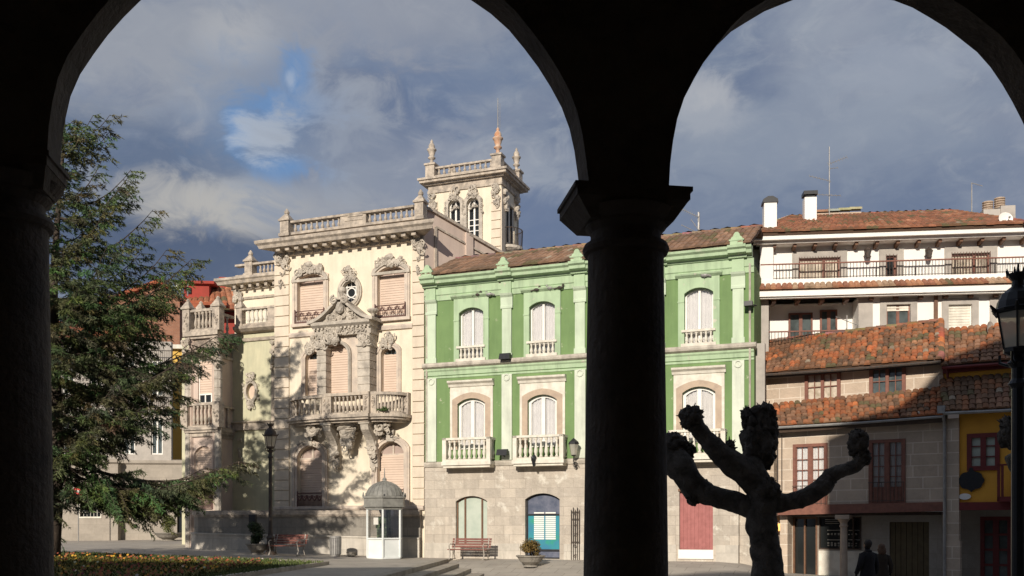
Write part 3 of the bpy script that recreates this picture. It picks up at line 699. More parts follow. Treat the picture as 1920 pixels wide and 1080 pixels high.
# the big curved balcony with consoles
y1b = -1.25; ua, ub = U(549, -.1), U(765, -.1); uc, ud = U(612, y1b), U(690, y1b)
path = []
for i in range(9): t = i / 8; w = pi / 2 * t; path.append((ua + (uc - ua) * (1 - cos(w)), y1b * sin(w) ** .8 * (.86)))
path[-1] = (uc, y1b * .86); rp = [(ub - (ub - ud) * (1 - cos(pi / 2 * t / 8)), y1b * .86 * sin(pi / 2 * t / 8) ** .8) for t in range(9)]; rp[-1] = (ud, y1b * .86)
mid = [(uc, y1b), (ud, y1b)]
full = path + mid + rp[::-1]
def offs(pl, k): # push outwards from the wall / centre
    c0 = (ua + ub) / 2; return [(c0 + (x - c0) * (1 + k / ((ub - ua) / 2)), y - k if y < -.01 else y) for x, y in pl]
zbf = Z(640, 786, y1b); zrt = Z(640, 737, y1b)
m = MB(); m.plan(offs(full, .16), zbf + .06, zbf + .2); m.plan(offs(full, .08), zbf - .04, zbf + .07); m.plan(offs(full, -.08), zbf - .14, zbf - .03); m.plan(offs(full, .02), zbf + .2, zbf + .3)
balc = m.build('main_balcony', weather, pal)
m = MB(); ins = offs(full, -.2); o2 = offs(full, .05)
for i in range(len(full) - 1):
    a, b, c_, d_ = o2[i], o2[i + 1], ins[i + 1], ins[i]
    m.hexa([(a[0], a[1], zrt - .13), (b[0], b[1], zrt - .13), (c_[0], c_[1], zrt - .13), (d_[0], d_[1], zrt - .13), (a[0], a[1], zrt), (b[0], b[1], zrt), (c_[0], c_[1], zrt), (d_[0], d_[1], zrt)])
m.build('hand_rail', weather, balc)
def walk(pl, n, trim=.25):
    L_ = [0]
    for i in range(len(pl) - 1): L_.append(L_[-1] + math.dist(pl[i], pl[i + 1]))
    out = []
    for q in spaced(trim, L_[-1] - trim, n):
        i = max(j for j in range(len(L_) - 1) if L_[j] <= q); t = (q - L_[i]) / (L_[i + 1] - L_[i]); out.append((pl[i][0] + (pl[i + 1][0] - pl[i][0]) * t, pl[i][1] + (pl[i + 1][1] - pl[i][1]) * t))
    return out
f3 = offs(full, -.075)
balusters(balc, walk(f3[:9], 7, .3), zbf + .3, zrt - zbf - .43, .08, weather); balusters(balc, walk(f3[9:11], 7, .32), zbf + .3, zrt - zbf - .43, .08, weather); balusters(balc, walk(f3[11:], 8, .3), zbf + .3, zrt - zbf - .43, .08, weather)
for x, y in ((uc - .18, y1b * .86), (uc + .1, y1b), (ud - .1, y1b), (ud + .18, y1b * .86), (ub - .05, -.25), (ua + .08, -.2)):
    m = MB(); m.box(x - .15, x + .15, y - .03, y + .22, zbf + .2, zrt + .02); carve(m, x - .06, x + .06, zbf + .4, zrt - .2, y - .03, .07, 6, int(x * 10)); m.build('balcony_pier', weather, balc)
for px in (621, 692):
    x = U(px, -.6); m = MB(); za_, zb2 = Z(px, 880, -.1), zbf - .1
    H = zb2 - za_
    pts = [(0, za_ + .0), (-.18, za_ + .1), (-.22, za_ + H * .3), (-.42, za_ + H * .36), (-.40, za_ + H * .5), (-.55, za_ + H * .62), (-1.0, za_ + H * .82), (-1.1, za_ + H), (0, zb2)]
    m.mold(pts, x - .2, x + .2); m.box(x - .28, x + .28, -1.12, 0, zb2 - .12, zb2); carve(m, x - .18, x + .18, za_ + .2, za_ + H * .8, -.35, .16, 14, px); m.ball((x, -.18, za_ + .12), (.12, .1, .25), .4, 5, 2)
    m.ball((x, -.3, za_ + H * .33), (.26, .2, .09), 0, 5); m.build('console', carved, pal)
m = MB(); x = U(653, -.5); za_ = Z(653, 852, -.2)
for i in range(7): t = i / 6; m.ball((x, -.3 - .3 * t, za_ + .2 + (zbf - za_ - .3) * t), (.10 + .48 * t, .22 + .2 * t, .22), .45, 6, i)
carve(m, x - .5, x + .5, za_ + .1, zbf - .1, -.6, .17, 40, 71, lambda a, b: abs(a - .5) < .1 + .42 * b)
m.build('cartouche', carved, pal)
for s_, px in ((-1, 590), (1, 717)):
    m = MB(); xx = U(px, -.4); scroll(m, xx, zbf - .32, .3, -.62, .1, s_, 1.5); carve(m, xx - .4, xx + .4, zbf - .62, zbf - .15, -.5, .15, 22, px); m.build('volute', carved, pal)
m = MB(); m.cc = (.05, .09, .015)
for i in range(60): m.ball((U(717, -1.2) + rnd.gauss(0, .13), -1.1 + rnd.gauss(0, .05), zbf + .32 + abs(rnd.gauss(0, .06))), .035, .3, 3, i)
tag(m.build('weed', leafm), 'small green weed tuft growing on the right side of the curved palace balcony', 'plant').location = A.w(0, 0); COL.objects[-1].rotation_euler = (0, 0, A.a)
# floor behind the balcony doors
# ---- left wing
DW = .6
wl, wr = U(440, DW), uL + .05
wz = Z(480, 622, DW)
m = MB(); ovx, ovz = U(472, DW), Z(472, 734, DW); ov2 = [(ovx + .26 * cos(2 * pi * i / 20), ovz + .40 * sin(2 * pi * i / 20)) for i in range(20)]
m.prism([(wl - 3.2, GZ), (wr, GZ), (wr, wz), (wl - 3.2, wz)], DW, DW + .3, [ov2]); m.box(wl - 3.2, wl - 2.9, DW + .3, 9, GZ, wz); m.box(wl - 3.2, wr, DW + .3, 9, wz - .2, wz - .02)
m.build('wing_wall', olive, pal)
m = MB(); m.ring(ov2, [(ovx + (p[0] - ovx) * 1.5, ovz + (p[1] - ovz) * 1.4) for p in ov2], DW - .12, DW + .02); carve(m, ovx - .25, ovx + .25, ovz + .52, ovz + .85, DW - .1, .11, 12, 81); carve(m, ovx - .2, ovx + .2, ovz - .82, ovz - .5, DW - .1, .12, 12, 82)
for s_ in (-1, 1): carve(m, ovx + s_ * .4 - .06, ovx + s_ * .4 + .06, ovz - .4, ovz + .4, DW - .08, .07, 7, 83 + s_)
m.build('oval_frame', carved, pal)
m = MB(); m.prism([(ovx + (p[0] - ovx) * 1.02, ovz + (p[1] - ovz) * 1.02) for p in ov2], DW + .12, DW + .14); m.build('oval_pane', blind, pal)
m = MB()
zq = Z(480, 640, DW); m.mold([(DW, zq), (DW - .08, zq + .02), (DW - .12, zq + .16), (DW, zq + .2)], wl, wr)
zq = Z(480, 806, DW); m.mold([(DW, zq), (DW - .1, zq), (DW - .1, zq + .32), (DW - .18, zq + .38), (DW, zq + .46)], wl - .6, wr)
for px, a, b in ((514, 640, 800),): m.box(U(px, DW) - .1, U(px, DW) + .1, DW - .1, DW, Z(px, b, DW), Z(px, a, DW))
m.build('wing_moulding', weather, pal)
m = MB(); carve(m, U(449, DW), U(454, DW), Z(450, 862, DW), Z(450, 825, DW), DW - .08, .08, 10, 88); carve(m, U(512, DW), U(517, DW), Z(515, 692, DW), Z(515, 640, DW), DW - .16, .1, 14, 89); m.build('wing_festoon', carved, pal)
m = MB(); zt2, zt1 = Z(480, 611, DW - .3), Z(480, 576, DW - .3); xa, xb = U(452, DW - .3), uL
m.mold([(DW + .1, zt2 - .28), (DW - .25, zt2 - .22), (DW - .42, zt2 - .1), (DW - .44, zt2 + .02), (DW + .1, zt2 + .06)], xa - .4, xb)
m.box(xa, xb, DW - .34, DW - .06, zt2 + .05, zt2 + .14); m.box(xa, xb, DW - .36, DW - .04, zt1 - .1, zt1)
ter = m.build('terrace_balustrade', weather, pal)
balusters(ter, [(x, DW - .2) for x in spaced(U(460, DW - .3), U(500, DW - .3), 5)], zt2 + .14, zt1 - zt2 - .24, .1, whitest)
pier(ter, U(449, DW - .3), DW - .2, zt2, zt1 - zt2 + .02, .34, weather); m = MB(); m.box(U(502, DW - .3), uL, DW - .33, DW - .07, zt2 + .1, zt1 - .05); m.build('pier_block', weather, ter)
# set-back upper block
D2 = 2.6; xa, xb = U(440, D2), U(524, D2) + 2
z2 = Z(480, 534, D2)
m = MB(); m.box(xa, xb, D2, 8.5, wz - .1, z2); m.build('upper_wall', cream, pal)
m = MB(); m.mold([(D2, z2 - .25), (D2 - .12, z2 - .22), (D2 - .12, z2 - .05), (D2 - .6, z2), (D2 - .66, z2 + .14), (D2 - .74, z2 + .2), (D2 - .74, z2 + .32), (D2, z2 + .36)], xa, xb, True)
zz = Z(480, 560, D2); m.mold([(D2, zz), (D2 - .08, zz), (D2 - .1, zz + .1), (D2, zz + .14)], xa, xb)
for i in range(6): x = xa + .3 + i * .48; m.box(x - .08, x + .08, D2 - .45, D2, z2 - .2, z2 + .02)
m.build('upper_cornice', weather, pal)
m = MB(); carve(m, xa + .02, xa + .5, z2 - .8, z2 - .2, D2 - .08, .15, 14, 91); m.build('capital', carved, pal)
zp = z2 + .34; zq = Z(500, 491, D2 - .4); m = MB(); m.box(xa + .4, xb, D2 - .5, D2 - .2, zp, zp + .1); m.box(xa + .4, xb, D2 - .52, D2 - .18, zq - .1, zq)
up = m.build('upper_balustrade', weather, pal); balusters(up, [(x, D2 - .35) for x in spaced(U(484, D2 - .4), U(524, D2 - .4) + .1, 6)], zp + .1, zq - zp - .2, .085, weather)
pier(up, U(469, D2 - .4), D2 - .35, zp - .02, zq - zp + .1, .44, weather)
# ---- polygonal bay at the left corner
def pj(px, d): return (U(px, d), d)
F1, F2 = pj(354, -1.2), pj(409, -1.2); B2 = (U(437, DW), DW); B1 = (F1[0] - (B2[0] - F2[0]), DW)
SX = U(436, DW) - F2[0]; s1 = (F2[0] + SX, -.62); s2 = (F2[0] + SX, DW); q1 = (F1[0] - SX - .25, -.62); q2 = (F1[0] - SX - .25, DW)
plan0 = [q2, q1, F1, F2, s1, s2]
bc = ((F1[0] + F2[0]) / 2, .2)
def gp(k, pl=plan0):
    o = []
    for x, y in pl:
        dx, dy = x - bc[0], y - bc[1]; l_ = math.hypot(dx, dy); o.append((x + dx / l_ * k, y + (dy / l_ * k if y < DW - .01 else 0)))
    return o
bz0 = Z(390, 955, -1); bzs = Z(390, 806, -1.3); bzb = Z(390, 755, -1.3); bze = Z(390, 665, -1.3); bzt = Z(390, 625, -1.3); bzr = Z(390, 578, -1.3)
wx0, wx1 = U(370, -1.25), U(405, -1.25)
m = MB()
def wallseg(m, a, b, z0, z1, th=.25, hole=None):
    dx, dy = b[0] - a[0], b[1] - a[1]; l_ = math.hypot(dx, dy); nx_, ny_ = dy / l_, -dx / l_
    if ny_ > 0 or (abs(ny_) < 1e-6 and False): pass
    mm = MB(); mm.prism([(0, z0), (l_, z0), (l_, z1), (0, z1)], 0, th, hole or [])
    o = []
    for x, y, z in mm.v: o.append((a[0] + dx / l_ * x - dy / l_ * y, a[1] + dy / l_ * x + dx / l_ * y, z))
    m.add(o, mm.f)
FW = F2[0] - F1[0]
h1 = outl(wx0 - F1[0], wx1 - F1[0], bzb, bze - .2, bze - .2); h0 = outl(.32, FW - .3, bz0 + .05, bzs - 1.1, bzs - .75)
wallseg(m, F1, F2, GZ, bzt, .25, [h1, h0]); wallseg(m, F2, s1, GZ, bzt); wallseg(m, q1, F1, GZ, bzt); wallseg(m, s1, s2, GZ, bzt); wallseg(m, q2, q1, GZ, bzt)
bay = m.build('corner_bay', pinkplast, pal)
m = MB()
for (cx_, cy_) in (F1, F2, s1, q1):
    z = bzb - .1
    while z < bze - .1: m.plan([(cx_ + .2 * cos(pi / 8 + i * pi / 4), cy_ + .2 * sin(pi / 8 + i * pi / 4)) for i in range(8)], z, z + .36); z += .40
    m.plan([(cx_ + .17 * cos(i * pi / 4), cy_ + .17 * sin(i * pi / 4)) for i in range(8)], GZ + .5, bze)
m.build('bay_pilaster', carved, bay)
m = MB(); m.plan(gp(.12), bze, bze + .12); m.plan(gp(.0), bze + .1, bzt - .2); m.plan(gp(.18), bzt - .22, bzt - .08); m.plan(gp(.3), bzt - .1, bzt + .1); m.plan(gp(.22), bzt + .1, bzt + .16)
for (cx_, cy_) in (F1, F2, s1, q1): carve(m, cx_ - .2, cx_ + .2, bze - .55, bzt - .25, cy_ - .22, .15, 18, int(cx_ * 10) + 200)
m.build('bay_entablature', weather, bay)
def bayrail(nm, k, z0, z1, caps, mat, nb, inset=.0):
    m = MB(); pl = gp(k); pi_ = gp(k - .22)
    for a, b, c_, d_ in zip(pl, pl[1:], pi_[1:], pi_):
        for za, zb3 in ((z0, z0 + .1), (z1 - .12, z1)): m.hexa([(p[0], p[1], za) for p in (a, b, c_, d_)] + [(p[0], p[1], zb3) for p in (a, b, c_, d_)])
    r_ = m.build(nm, mat, bay); cpl = gp(k - .11)
    for i, (a, b) in enumerate(zip(cpl, cpl[1:])):
        n = nb[i]
        if n: balusters(r_, [(a[0] + (b[0] - a[0]) * t, a[1] + (b[1] - a[1]) * t) for t in spaced(.2, .8, n)], z0 + .1, z1 - z0 - .22, .085, mat)
        if i and i < 5:
            m = MB(); m.box(a[0] - .2, a[0] + .2, a[1] - .18, a[1] + .2, z0 - .02, z1 + .03)
            if caps:
                m.box(a[0] - .26, a[0] + .26, a[1] - .24, a[1] + .26, z1 + .03, z1 + .12); t = .23; z = z1 + .12
                m.add([(a[0] - t, a[1] - t, z), (a[0] + t, a[1] - t, z), (a[0] + t, a[1] + t, z), (a[0] - t, a[1] + t, z), (a[0] - .07, a[1] - .07, z + .3), (a[0] + .07, a[1] - .07, z + .3), (a[0] + .07, a[1] + .07, z + .3), (a[0] - .07, a[1] + .07, z + .3)], [(0, 1, 5, 4), (1, 2, 6, 5), (2, 3, 7, 6), (3, 0, 4, 7), (4, 5, 6, 7)])
                m.lathe(a[0], a[1], z + .28, [(.08, 0), (.1, .08), (.02, .16)], 6)
            carve(m, a[0] - .1, a[0] + .1, z0 + .15, z1 - .15, a[1] - .18, .07, 7, i); m.build('rail_pier', mat, r_)
bayrail('roof_rail', .14, bzt + .14, bzr, True, weather, (0, 1, 5, 1, 2))
bayrail('balcony_rail', .24, bzs + .12, bzb, False, weather, (0, 1, 5, 1, 2))
m = MB(); m.plan(gp(.33), bzs, bzs + .14); m.plan(gp(.24), bzs - .12, bzs + .02); m.plan(gp(.12), bzs - .3, bzs - .1); m.build('balcony_slab', weather, bay)
x0, x1 = wx0, wx1
w = MB(); w.ring([(x0 + .05, bzb + .05), (x1 - .05, bzb + .05), (x1 - .05, bze - .25), (x0 + .05, bze - .25)], [(x0, bzb), (x1, bzb), (x1, bze - .2), (x0, bze - .2)], -1.12, -1.05)
for i in (1, 2): w.box(x0 + (x1 - x0) * i / 3 - .03, x0 + (x1 - x0) * i / 3 + .03, -1.12, -1.06, bzb, bzb + .42)
w.box(x0, x1, -1.125, -1.06, bzb + .40, bzb + .46); w = w.build('bay_window', white, bay)
q = MB(); q.box(x0, x1, -1.07, -1.06, bzb, bzb + .42); q.build('pane', darkglass, w); q = MB(); blindmesh(q, [(x0, bzb + .46), (x1, bze - .2)], -1.08); q.build('roller_blind', blind, w)
xx0, xx1 = F1[0] + .32, F2[0] - .3
q = MB(); q.ring([(xx0 + .06, bz0 + .1), (xx1 - .06, bz0 + .1), (xx1 - .06, bzs - .8), (xx0 + .06, bzs - .8)], [(xx0, bz0), (xx1, bz0), (xx1, bzs - .72), (xx0, bzs - .72)], -1.1, -1.04); w = q.build('bay_window', paleston, bay)
q = MB(); blindmesh(q, [(xx0, bz0 + .1), (xx1, bzs - .72)], -1.06); q.build('roller_blind', blind, w)
q = MB(); spiral_rail(q, xx0 - .1, xx1 + .1, bz0 + .05, bz0 + .95, -1.36, 10, .02); q.build('iron_grille', rosyiron, bay)
# ---- curved basement wall in front of the palace
WL = U(371, -1.2)
wp = [(uR - .1, -.25), (-2.2, -.5), (-3.4, -.7), (-5, -1.1), (-6.5, -1.7), (-8, -2.15), (-9.3, -2.4), (WL + .9, -2.3), (WL + .35, -1.9), (WL + .05, -1.3), (WL, -.5), (WL, .6)]
def strip(m, pl, o0, o1, z0f, z1f):
    def nrm(i):
        a, b = pl[max(i - 1, 0)], pl[min(i + 1, len(pl) - 1)]; dx, dy = b[0] - a[0], b[1] - a[1]; l_ = math.hypot(dx, dy); return (-dy / l_, dx / l_)
    P = [(p, nrm(i)) for i, p in enumerate(pl)]
    for (p, n_), (q, k_) in zip(P, P[1:]):
        g = [(p[0] - n_[0] * o0, p[1] - n_[1] * o0), (q[0] - k_[0] * o0, q[1] - k_[1] * o0), (q[0] - k_[0] * o1, q[1] - k_[1] * o1), (p[0] - n_[0] * o1, p[1] - n_[1] * o1)]
        zs0 = [z0f(p), z0f(q), z0f(q), z0f(p)]; zs1 = [z1f(p), z1f(q), z1f(q), z1f(p)]
        m.hexa([(x, y, z) for (x, y), z in zip(g, zs0)] + [(x, y, z) for (x, y), z in zip(g, zs1)])
zcop = 2.28; zpl = lambda p: .98 + .02 * -p[0]
bw = thing('basement_wall', 'low curved dark stained stone wall with pale plinth round the palace front', 'wall', A.w(0, 0), A.a)
m = MB(); strip(m, wp, -.0, .9, lambda p: 0, lambda p: zcop - .2); m.build('wall_face', dwall, bw)
m = MB(); strip(m, wp, -.14, .5, lambda p: 0, lambda p: zpl(p)); strip(m, wp, -.18, .2, lambda p: zpl(p), lambda p: zpl(p) + .07); m.build('base_plinth', plinth, bw)
m = MB(); strip(m, wp, -.10, 1.0, lambda p: zcop - .2, lambda p: zcop); strip(m, wp, -.05, .9, lambda p: zcop - .28, lambda p: zcop - .2); m.plan([(WL + .05, .7), (WL + .05, -.5)] + [(x, y + .9) for x, y in wp[::-1][3:-1]] + [(uR - .1, .1), (uR - .1, .7)], zcop - .3, zcop - .22); m.build('coping', weather, bw)
# ---- tower
DT = 9.6; tx0, tx1 = U(805, DT), U(940, DT); tdp = 2.7
tzb = 10; tzt = Z(870, 341, DT); twr = []
for p0, p1, pt, pb, pm in ((841.5, 864, 374, 440, 853), (876, 899, 371, 436, 887)): twr.append((U(p0, DT), U(p1, DT), Z(pm, pb + 20, DT), Z(pm, pt + 10, DT), Z(pm, pt, DT)))
m = MB(); m.prism([(tx0, tzb), (tx1, tzb), (tx1, tzt), (tx0, tzt)], DT, DT + .3, [outl(*a) for a in twr])
m.box(tx0, tx0 + .3, DT + .3, DT + tdp, tzb, tzt); m.box(tx0, tx1, DT + tdp - .3, DT + tdp, tzb, tzt)
sz0, sz1 = Z(955, 458, DT + 1.3), Z(955, 385, DT + 1.3)
m.box(tx1 - .3, tx1, DT + .3, DT + .75, tzb, tzt); m.box(tx1 - .3, tx1, DT + 2.0, DT + tdp, tzb, tzt); m.box(tx1 - .3, tx1, DT + .75, DT + 2.0, tzb, sz0); m.box(tx1 - .3, tx1, DT + .75, DT + 2.0, sz1, tzt)
tw = m.build('tower', cream, pal)
for a in twr:
    x0, x1, za, zs_, zt = a; o = outl(*a); q = MB(); q.ring(o, grow(o, x0, x1, .2, 0, .2), DT - .1, DT + .02); carve(q, x0 + .02, x1 - .02, zt - .02, zt + .62, DT - .1, .14, 18, int(x0 * 5), lambda a, b: abs(a - .5) < .5 - .2 * b)
    for s_ in (x0 - .17, x1 + .17): carve(q, s_ - .05, s_ + .05, zt - .9, zt - .1, DT - .1, .08, 8, 7)
    carve(q, x0 + .03, x1 - .03, zs_ - .28, zs_ - .05, DT + .04, .09, 8, 11); q.build('window_surround', carved, tw)
    w = window(tw, o, x0, x1, za, zs_, zt, DT + .16, pmat=darkglass, fw=.07); q = MB()
    for zz in (0.55, .3, .05): q.box(x0 + .06, x1 - .06, DT + .165, DT + .21, zs_ - .35 - (1 - zz) * 1.2, zs_ - .31 - (1 - zz) * 1.2)
    q.build('glazing_bars', white, w)
m = MB()
for x in (tx0 + .25, tx1 - .3): 
    z = tzb
    while z < Z(870, 372, DT): m.box(x - .28, x + .28, DT - .06, DT + .01, z + .02, z + .45); z += .48
m.box(tx1 - .01, tx1 + .05, DT - .06, DT + .4, tzb, tzt - .6); m.build('tower_quoin', quoin, tw)
m = MB(); zz = tzt - .35
for x in (tx0 + .25, tx1 - .3): carve(m, x - .2, x + .2, zz - 1.15, zz - .1, DT - .1, .16, 20, int(x * 3) + 60)
for y in (DT + .4, DT + 2.2):
    for i in range(12): m.ball((tx1 + .1, y + rnd.uniform(-.15, .15), zz - .1 - rnd.random() * 1.2), .15, .4, 4, i)
m.build('tower_capital', carved, tw)
m = MB()
for pts in ((.0, .08, .3, .14), ): pass
def slab(k, za, zb_): m.box(tx0 - k, tx1 + k, DT - k, DT + tdp + k, za, zb_)
slab(.08, tzt - .42, tzt - .28); slab(.05, tzt - .28, tzt); slab(.2, tzt, tzt + .1); slab(.42, tzt + .1, tzt + .24); slab(.5, tzt + .24, tzt + .36); slab(.2, tzt + .36, tzt + .44)
m.build('tower_cornice', weather, tw)
zp = tzt + .44; zq = Z(870, 304, DT - .2); m = MB()
for za, zb_ in ((zp, zp + .1), (zq - .1, zq)):
    m.box(tx0, tx1, DT - .12, DT + .12, za, zb_); m.box(tx0, tx1, DT + tdp - .24, DT + tdp, za, zb_); m.box(tx0, tx0 + .24, DT + .12, DT + tdp - .24, za, zb_); m.box(tx1 - .24, tx1, DT + .12, DT + tdp - .24, za, zb_)
tb = m.build('tower_balustrade', weather, tw)
balusters(tb, [(x, DT) for x in spaced(tx0 + .45, tx1 - .45, 11)], zp + .1, zq - zp - .2, .09, weather); balusters(tb, [(x, DT + tdp - .12) for x in spaced(tx0 + .45, tx1 - .45, 8)], zp + .1, zq - zp - .2, .09, weather)
balusters(tb, [(tx1 - .12, y) for y in spaced(DT + .35, DT + tdp - .45, 6)], zp + .1, zq - zp - .2, .09, weather)
up_ = [(.2, 0), (.2, .1), (.12, .14), (.12, .34), (.26, .42), (.26, .5), (.15, .56), (.24, .8), (.26, .92), (.34, 1.0), (.34, 1.06), (.2, 1.14), (.24, 1.26), (.16, 1.44), (.08, 1.52), (.11, 1.6), (.05, 1.7), (.0, 1.78)]
for x, y, s_, mt in ((tx0 + .15, DT, 1, weather), (tx1 - .2, DT, 1.08, rustor), (tx1 - .1, DT + tdp - .1, .95, weather), (tx0 + .2, DT + tdp - .1, .7, weather)):
    m = MB(); m.box(x - .27, x + .27, y - .27, y + .27, zp - .02, zq + .1); m.box(x - .33, x + .33, y - .33, y + .33, zq + .1, zq + .2); m.build('tower_pier', weather, tw)
    m = MB(); m.lathe(x, y, zq + .2, [(a * s_ * .8, b * s_ * .8) for a, b in up_], 10); m.build('tower_urn', mt, tw, True)
m = MB(); x = tx1 - .2; zt_ = Z(929, 185, DT); m.tube([(x, DT, zq + 1.4), (x, DT, zt_)], [.035, .02], 6); m.tube([(x + .12, DT, zq + 1.6), (x + .12, DT, zt_ - .3)], .012, 4); m.build('lightning_rod', zinc, tw)
# tower side window and its little round balcony
m = MB(); yc = DT + 1.35; m.plan([(tx1 - .05 + .75 * sin(pi * i / 10), yc - .8 * cos(pi * i / 10)) for i in range(11)], sz0 - .35, sz0 - .2); m.lathe(tx1, yc, sz0 - .85, [(.15, 0), (.35, .2), (.7, .45), (.72, .5)], 14); sb = m.build('tower_balcony', carved, tw)
m = MB(); pts = [(tx1 - .05 + .7 * sin(pi * i / 10), yc - .75 * cos(pi * i / 10)) for i in range(11)]
for z in (sz0 - .18, sz0 + .75): m.tube([(x, y, z) for x, y in pts], .025, 5)
for i in range(21): a = pi * i / 20; m.tube([(tx1 - .05 + .7 * sin(a), yc - .75 * cos(a), sz0 - .2), (tx1 - .05 + .74 * sin(a), yc - .79 * cos(a), sz0 + .75)], .015, 4)
m.build('iron_rail', iron, sb)
m = MB(); m.box(tx1 - .2, tx1 - .14, DT + .75, DT + 2.0, sz0, sz1); m.build('side_window', darkglass, tw)
m = MB(); m.box(tx1 - .12, tx1 - .06, DT + 1.33, DT + 1.41, sz0, sz1); m.box(tx1 - .12, tx1 - .06, DT + .75, DT + .83, sz0, sz1); m.box(tx1 - .12, tx1 - .06, DT + 1.92, DT + 2.0, sz0, sz1); m.build('side_window_frame', white, tw)
# ------------------------------------------------------------------ the green building
gr = A.root('green_building', 'green painted three storey house with pale pilasters and stone ground floor', 'building')
g0, g1 = .0, U(1414); gst = Z(860, 869)
gtop = Z(870, 545)
BX = [2.27, 5.56, 8.9, 12.22]; PX = [.35, 3.95, 7.25, 10.62, 13.78]
z_ul = (Z(884, 680), Z(884, 586), Z(884, 577)); z_ll = (Z(880, 842), Z(880, 757), Z(880, 747)); z_g = (Z(878, 1020), Z(878, 937), Z(878, 930))
UW = [(x - .58, x + .58) + z_ul for x in BX]; LWn = [(x - .66, x + .66) + z_ll for x in BX]
zg = .15
GWd = [(BX[0] - .75, BX[0] + .75, Z(878, 1022), Z(878, 940), Z(878, 930)), (BX[1] - .78, BX[1] + .78, .17, Z(1010, 936), Z(1010, 925)), (BX[2] - .75, BX[2] + .75, Z(878, 1022), Z(878, 940), Z(878, 930)), (U(1274), U(1337), .62, Z(1305, 921), Z(1305, 921))]
m = MB(); m.prism([(g0, gst), (g1, gst), (g1, gtop), (g0, gtop)], 0, .35, [outl(*a) for a in UW + LWn])
m.box(g1 - .35, g1, .35, 9, gst, gtop); m.box(g0, g1, 8.7, 9, 0, gtop); m.build('painted_wall', green, gr)
ge = U(1385)
m = MB(); m.prism([(g0, -1), (ge, -1), (ge, gst), (g0, gst)], -.04, .35, [outl(*a) for a in GWd]); m.box(ge - .35, ge, .35, 9, -1, gst); m.box(ge, g1 + .05, .3, .6, -1, gst); m.box(g0, g0 + .3, .35, 8.7, -1, gst); m.build('stone_ground_floor', ashlar, gr)
for a, b in ((g0, U(850)), (GWd[0][1] + .15, GWd[1][0] - .2), (GWd[1][1] + .2, GWd[3][0] - .12), (GWd[3][1] + .12, ge)): m = MB(); m.box(a, b, -.10, -.03, -1, Z(820, 1018)); m.build('stone_base', plinth, gr)
m = MB(); m.mold([(0, gst - .18), (-.1, gst - .14), (-.14, gst - .02), (-.14, gst + .06), (0, gst + .1)], g0, ge + .1); 
zs = Z(860, 687); m.mold([(0, zs - .1), (-.12, zs - .06), (-.24, zs + .0), (-.26, zs + .08), (-.2, zs + .18), (0, zs + .2)], g0 - .05, g1 + .1); led = m.build('ledge', ledge, gr)
m = MB(); m.mold([(0, zs - .38), (-.05, zs - .36), (-.06, zs - .2), (-.11, zs - .14), (-.11, zs - .07), (0, zs - .07)], g0, g1); m.mold([(0, zs - .50), (-.04, zs - .48), (-.04, zs - .40), (0, zs - .40)], g0, g1)
zc_ = Z(870, 520, -.4)
m.mold([(0, zc_ - .85), (-.05, zc_ - .83), (-.06, zc_ - .62), (-.1, zc_ - .58), (-.1, zc_ - .28), (0, zc_ - .26)], g0, g1)
m.build('pale_band', lgreen, gr)
m = MB(); m.mold([(0, zc_ - .3), (-.16, zc_ - .26), (-.2, zc_ - .18), (-.42, zc_ - .14), (-.44, zc_ - .02), (-.54, zc_ + .05), (-.56, zc_ + .14), (0, zc_ + .2)], g0, g1 - .05); m.build('cornice', lgreen, gr)
for i, x in enumerate(PX):
    w_ = .215; m = MB(); zb_ = zs + .2; zt_ = zc_ - .84
    m.box(x - w_, x + w_, -.1, 0, zb_ + .0, zt_ - .55); m.box(x - w_ - .04, x + w_ + .04, -.13, 0, zb_, zb_ + .22)
    m.mold([(0, zt_ - .6), (-.13, zt_ - .6), (-.13, zt_ - .5), (-.11, zt_ - .46), (-.12, zt_ - .12), (-.2, zt_ - .04), (-.24, zt_ + .04), (0, zt_ + .04)], x - w_ - .06, x + w_ + .06)
    m.build('upper_pilaster', pgreen, gr)
    m = MB(); m.box(x - w_ - .02, x + w_ + .02, -.17, 0, zt_ + .02, zc_ - .27); m.mold([(0, zc_ - .28), (-.26, zc_ - .26), (-.3, zc_ - .16), (-.52, zc_ - .12), (-.54, zc_), (-.64, zc_ + .06), (-.66, zc_ + .16), (0, zc_ + .22)], x - w_ - .14, x + w_ + .14)
    m.box(x - .25, x + .25, -.6, -.15, zc_ + .16, zc_ + .32); m.box(x - .29, x + .29, -.62, -.12, zc_ + .32, zc_ + .38)
    m.prism([(x - .24, zc_ + .38), (x + .24, zc_ + .38), (x + .21, zc_ + .46), (x + .13, zc_ + .52), (x + .11, zc_ + .60), (x + .05, zc_ + .67), (x - .05, zc_ + .67), (x - .11, zc_ + .60), (x - .13, zc_ + .52), (x - .21, zc_ + .46)], -.55, -.3); m.build('antefix', lgreen, gr)
    m = MB(); m.box(x - w_ - .02, x + w_ + .02, -.09, 0, gst + .1, zs - .48); m.ring([(x + .1 * cos(t), zs - .62 + .1 * sin(t)) for t in [k * pi / 6 for k in range(12)]], [(x + .16 * cos(t), zs - .62 + .16 * sin(t)) for t in [k * pi / 6 for k in range(12)]], -.13, -.08); m.build('lower_pilaster', lowpil, gr)
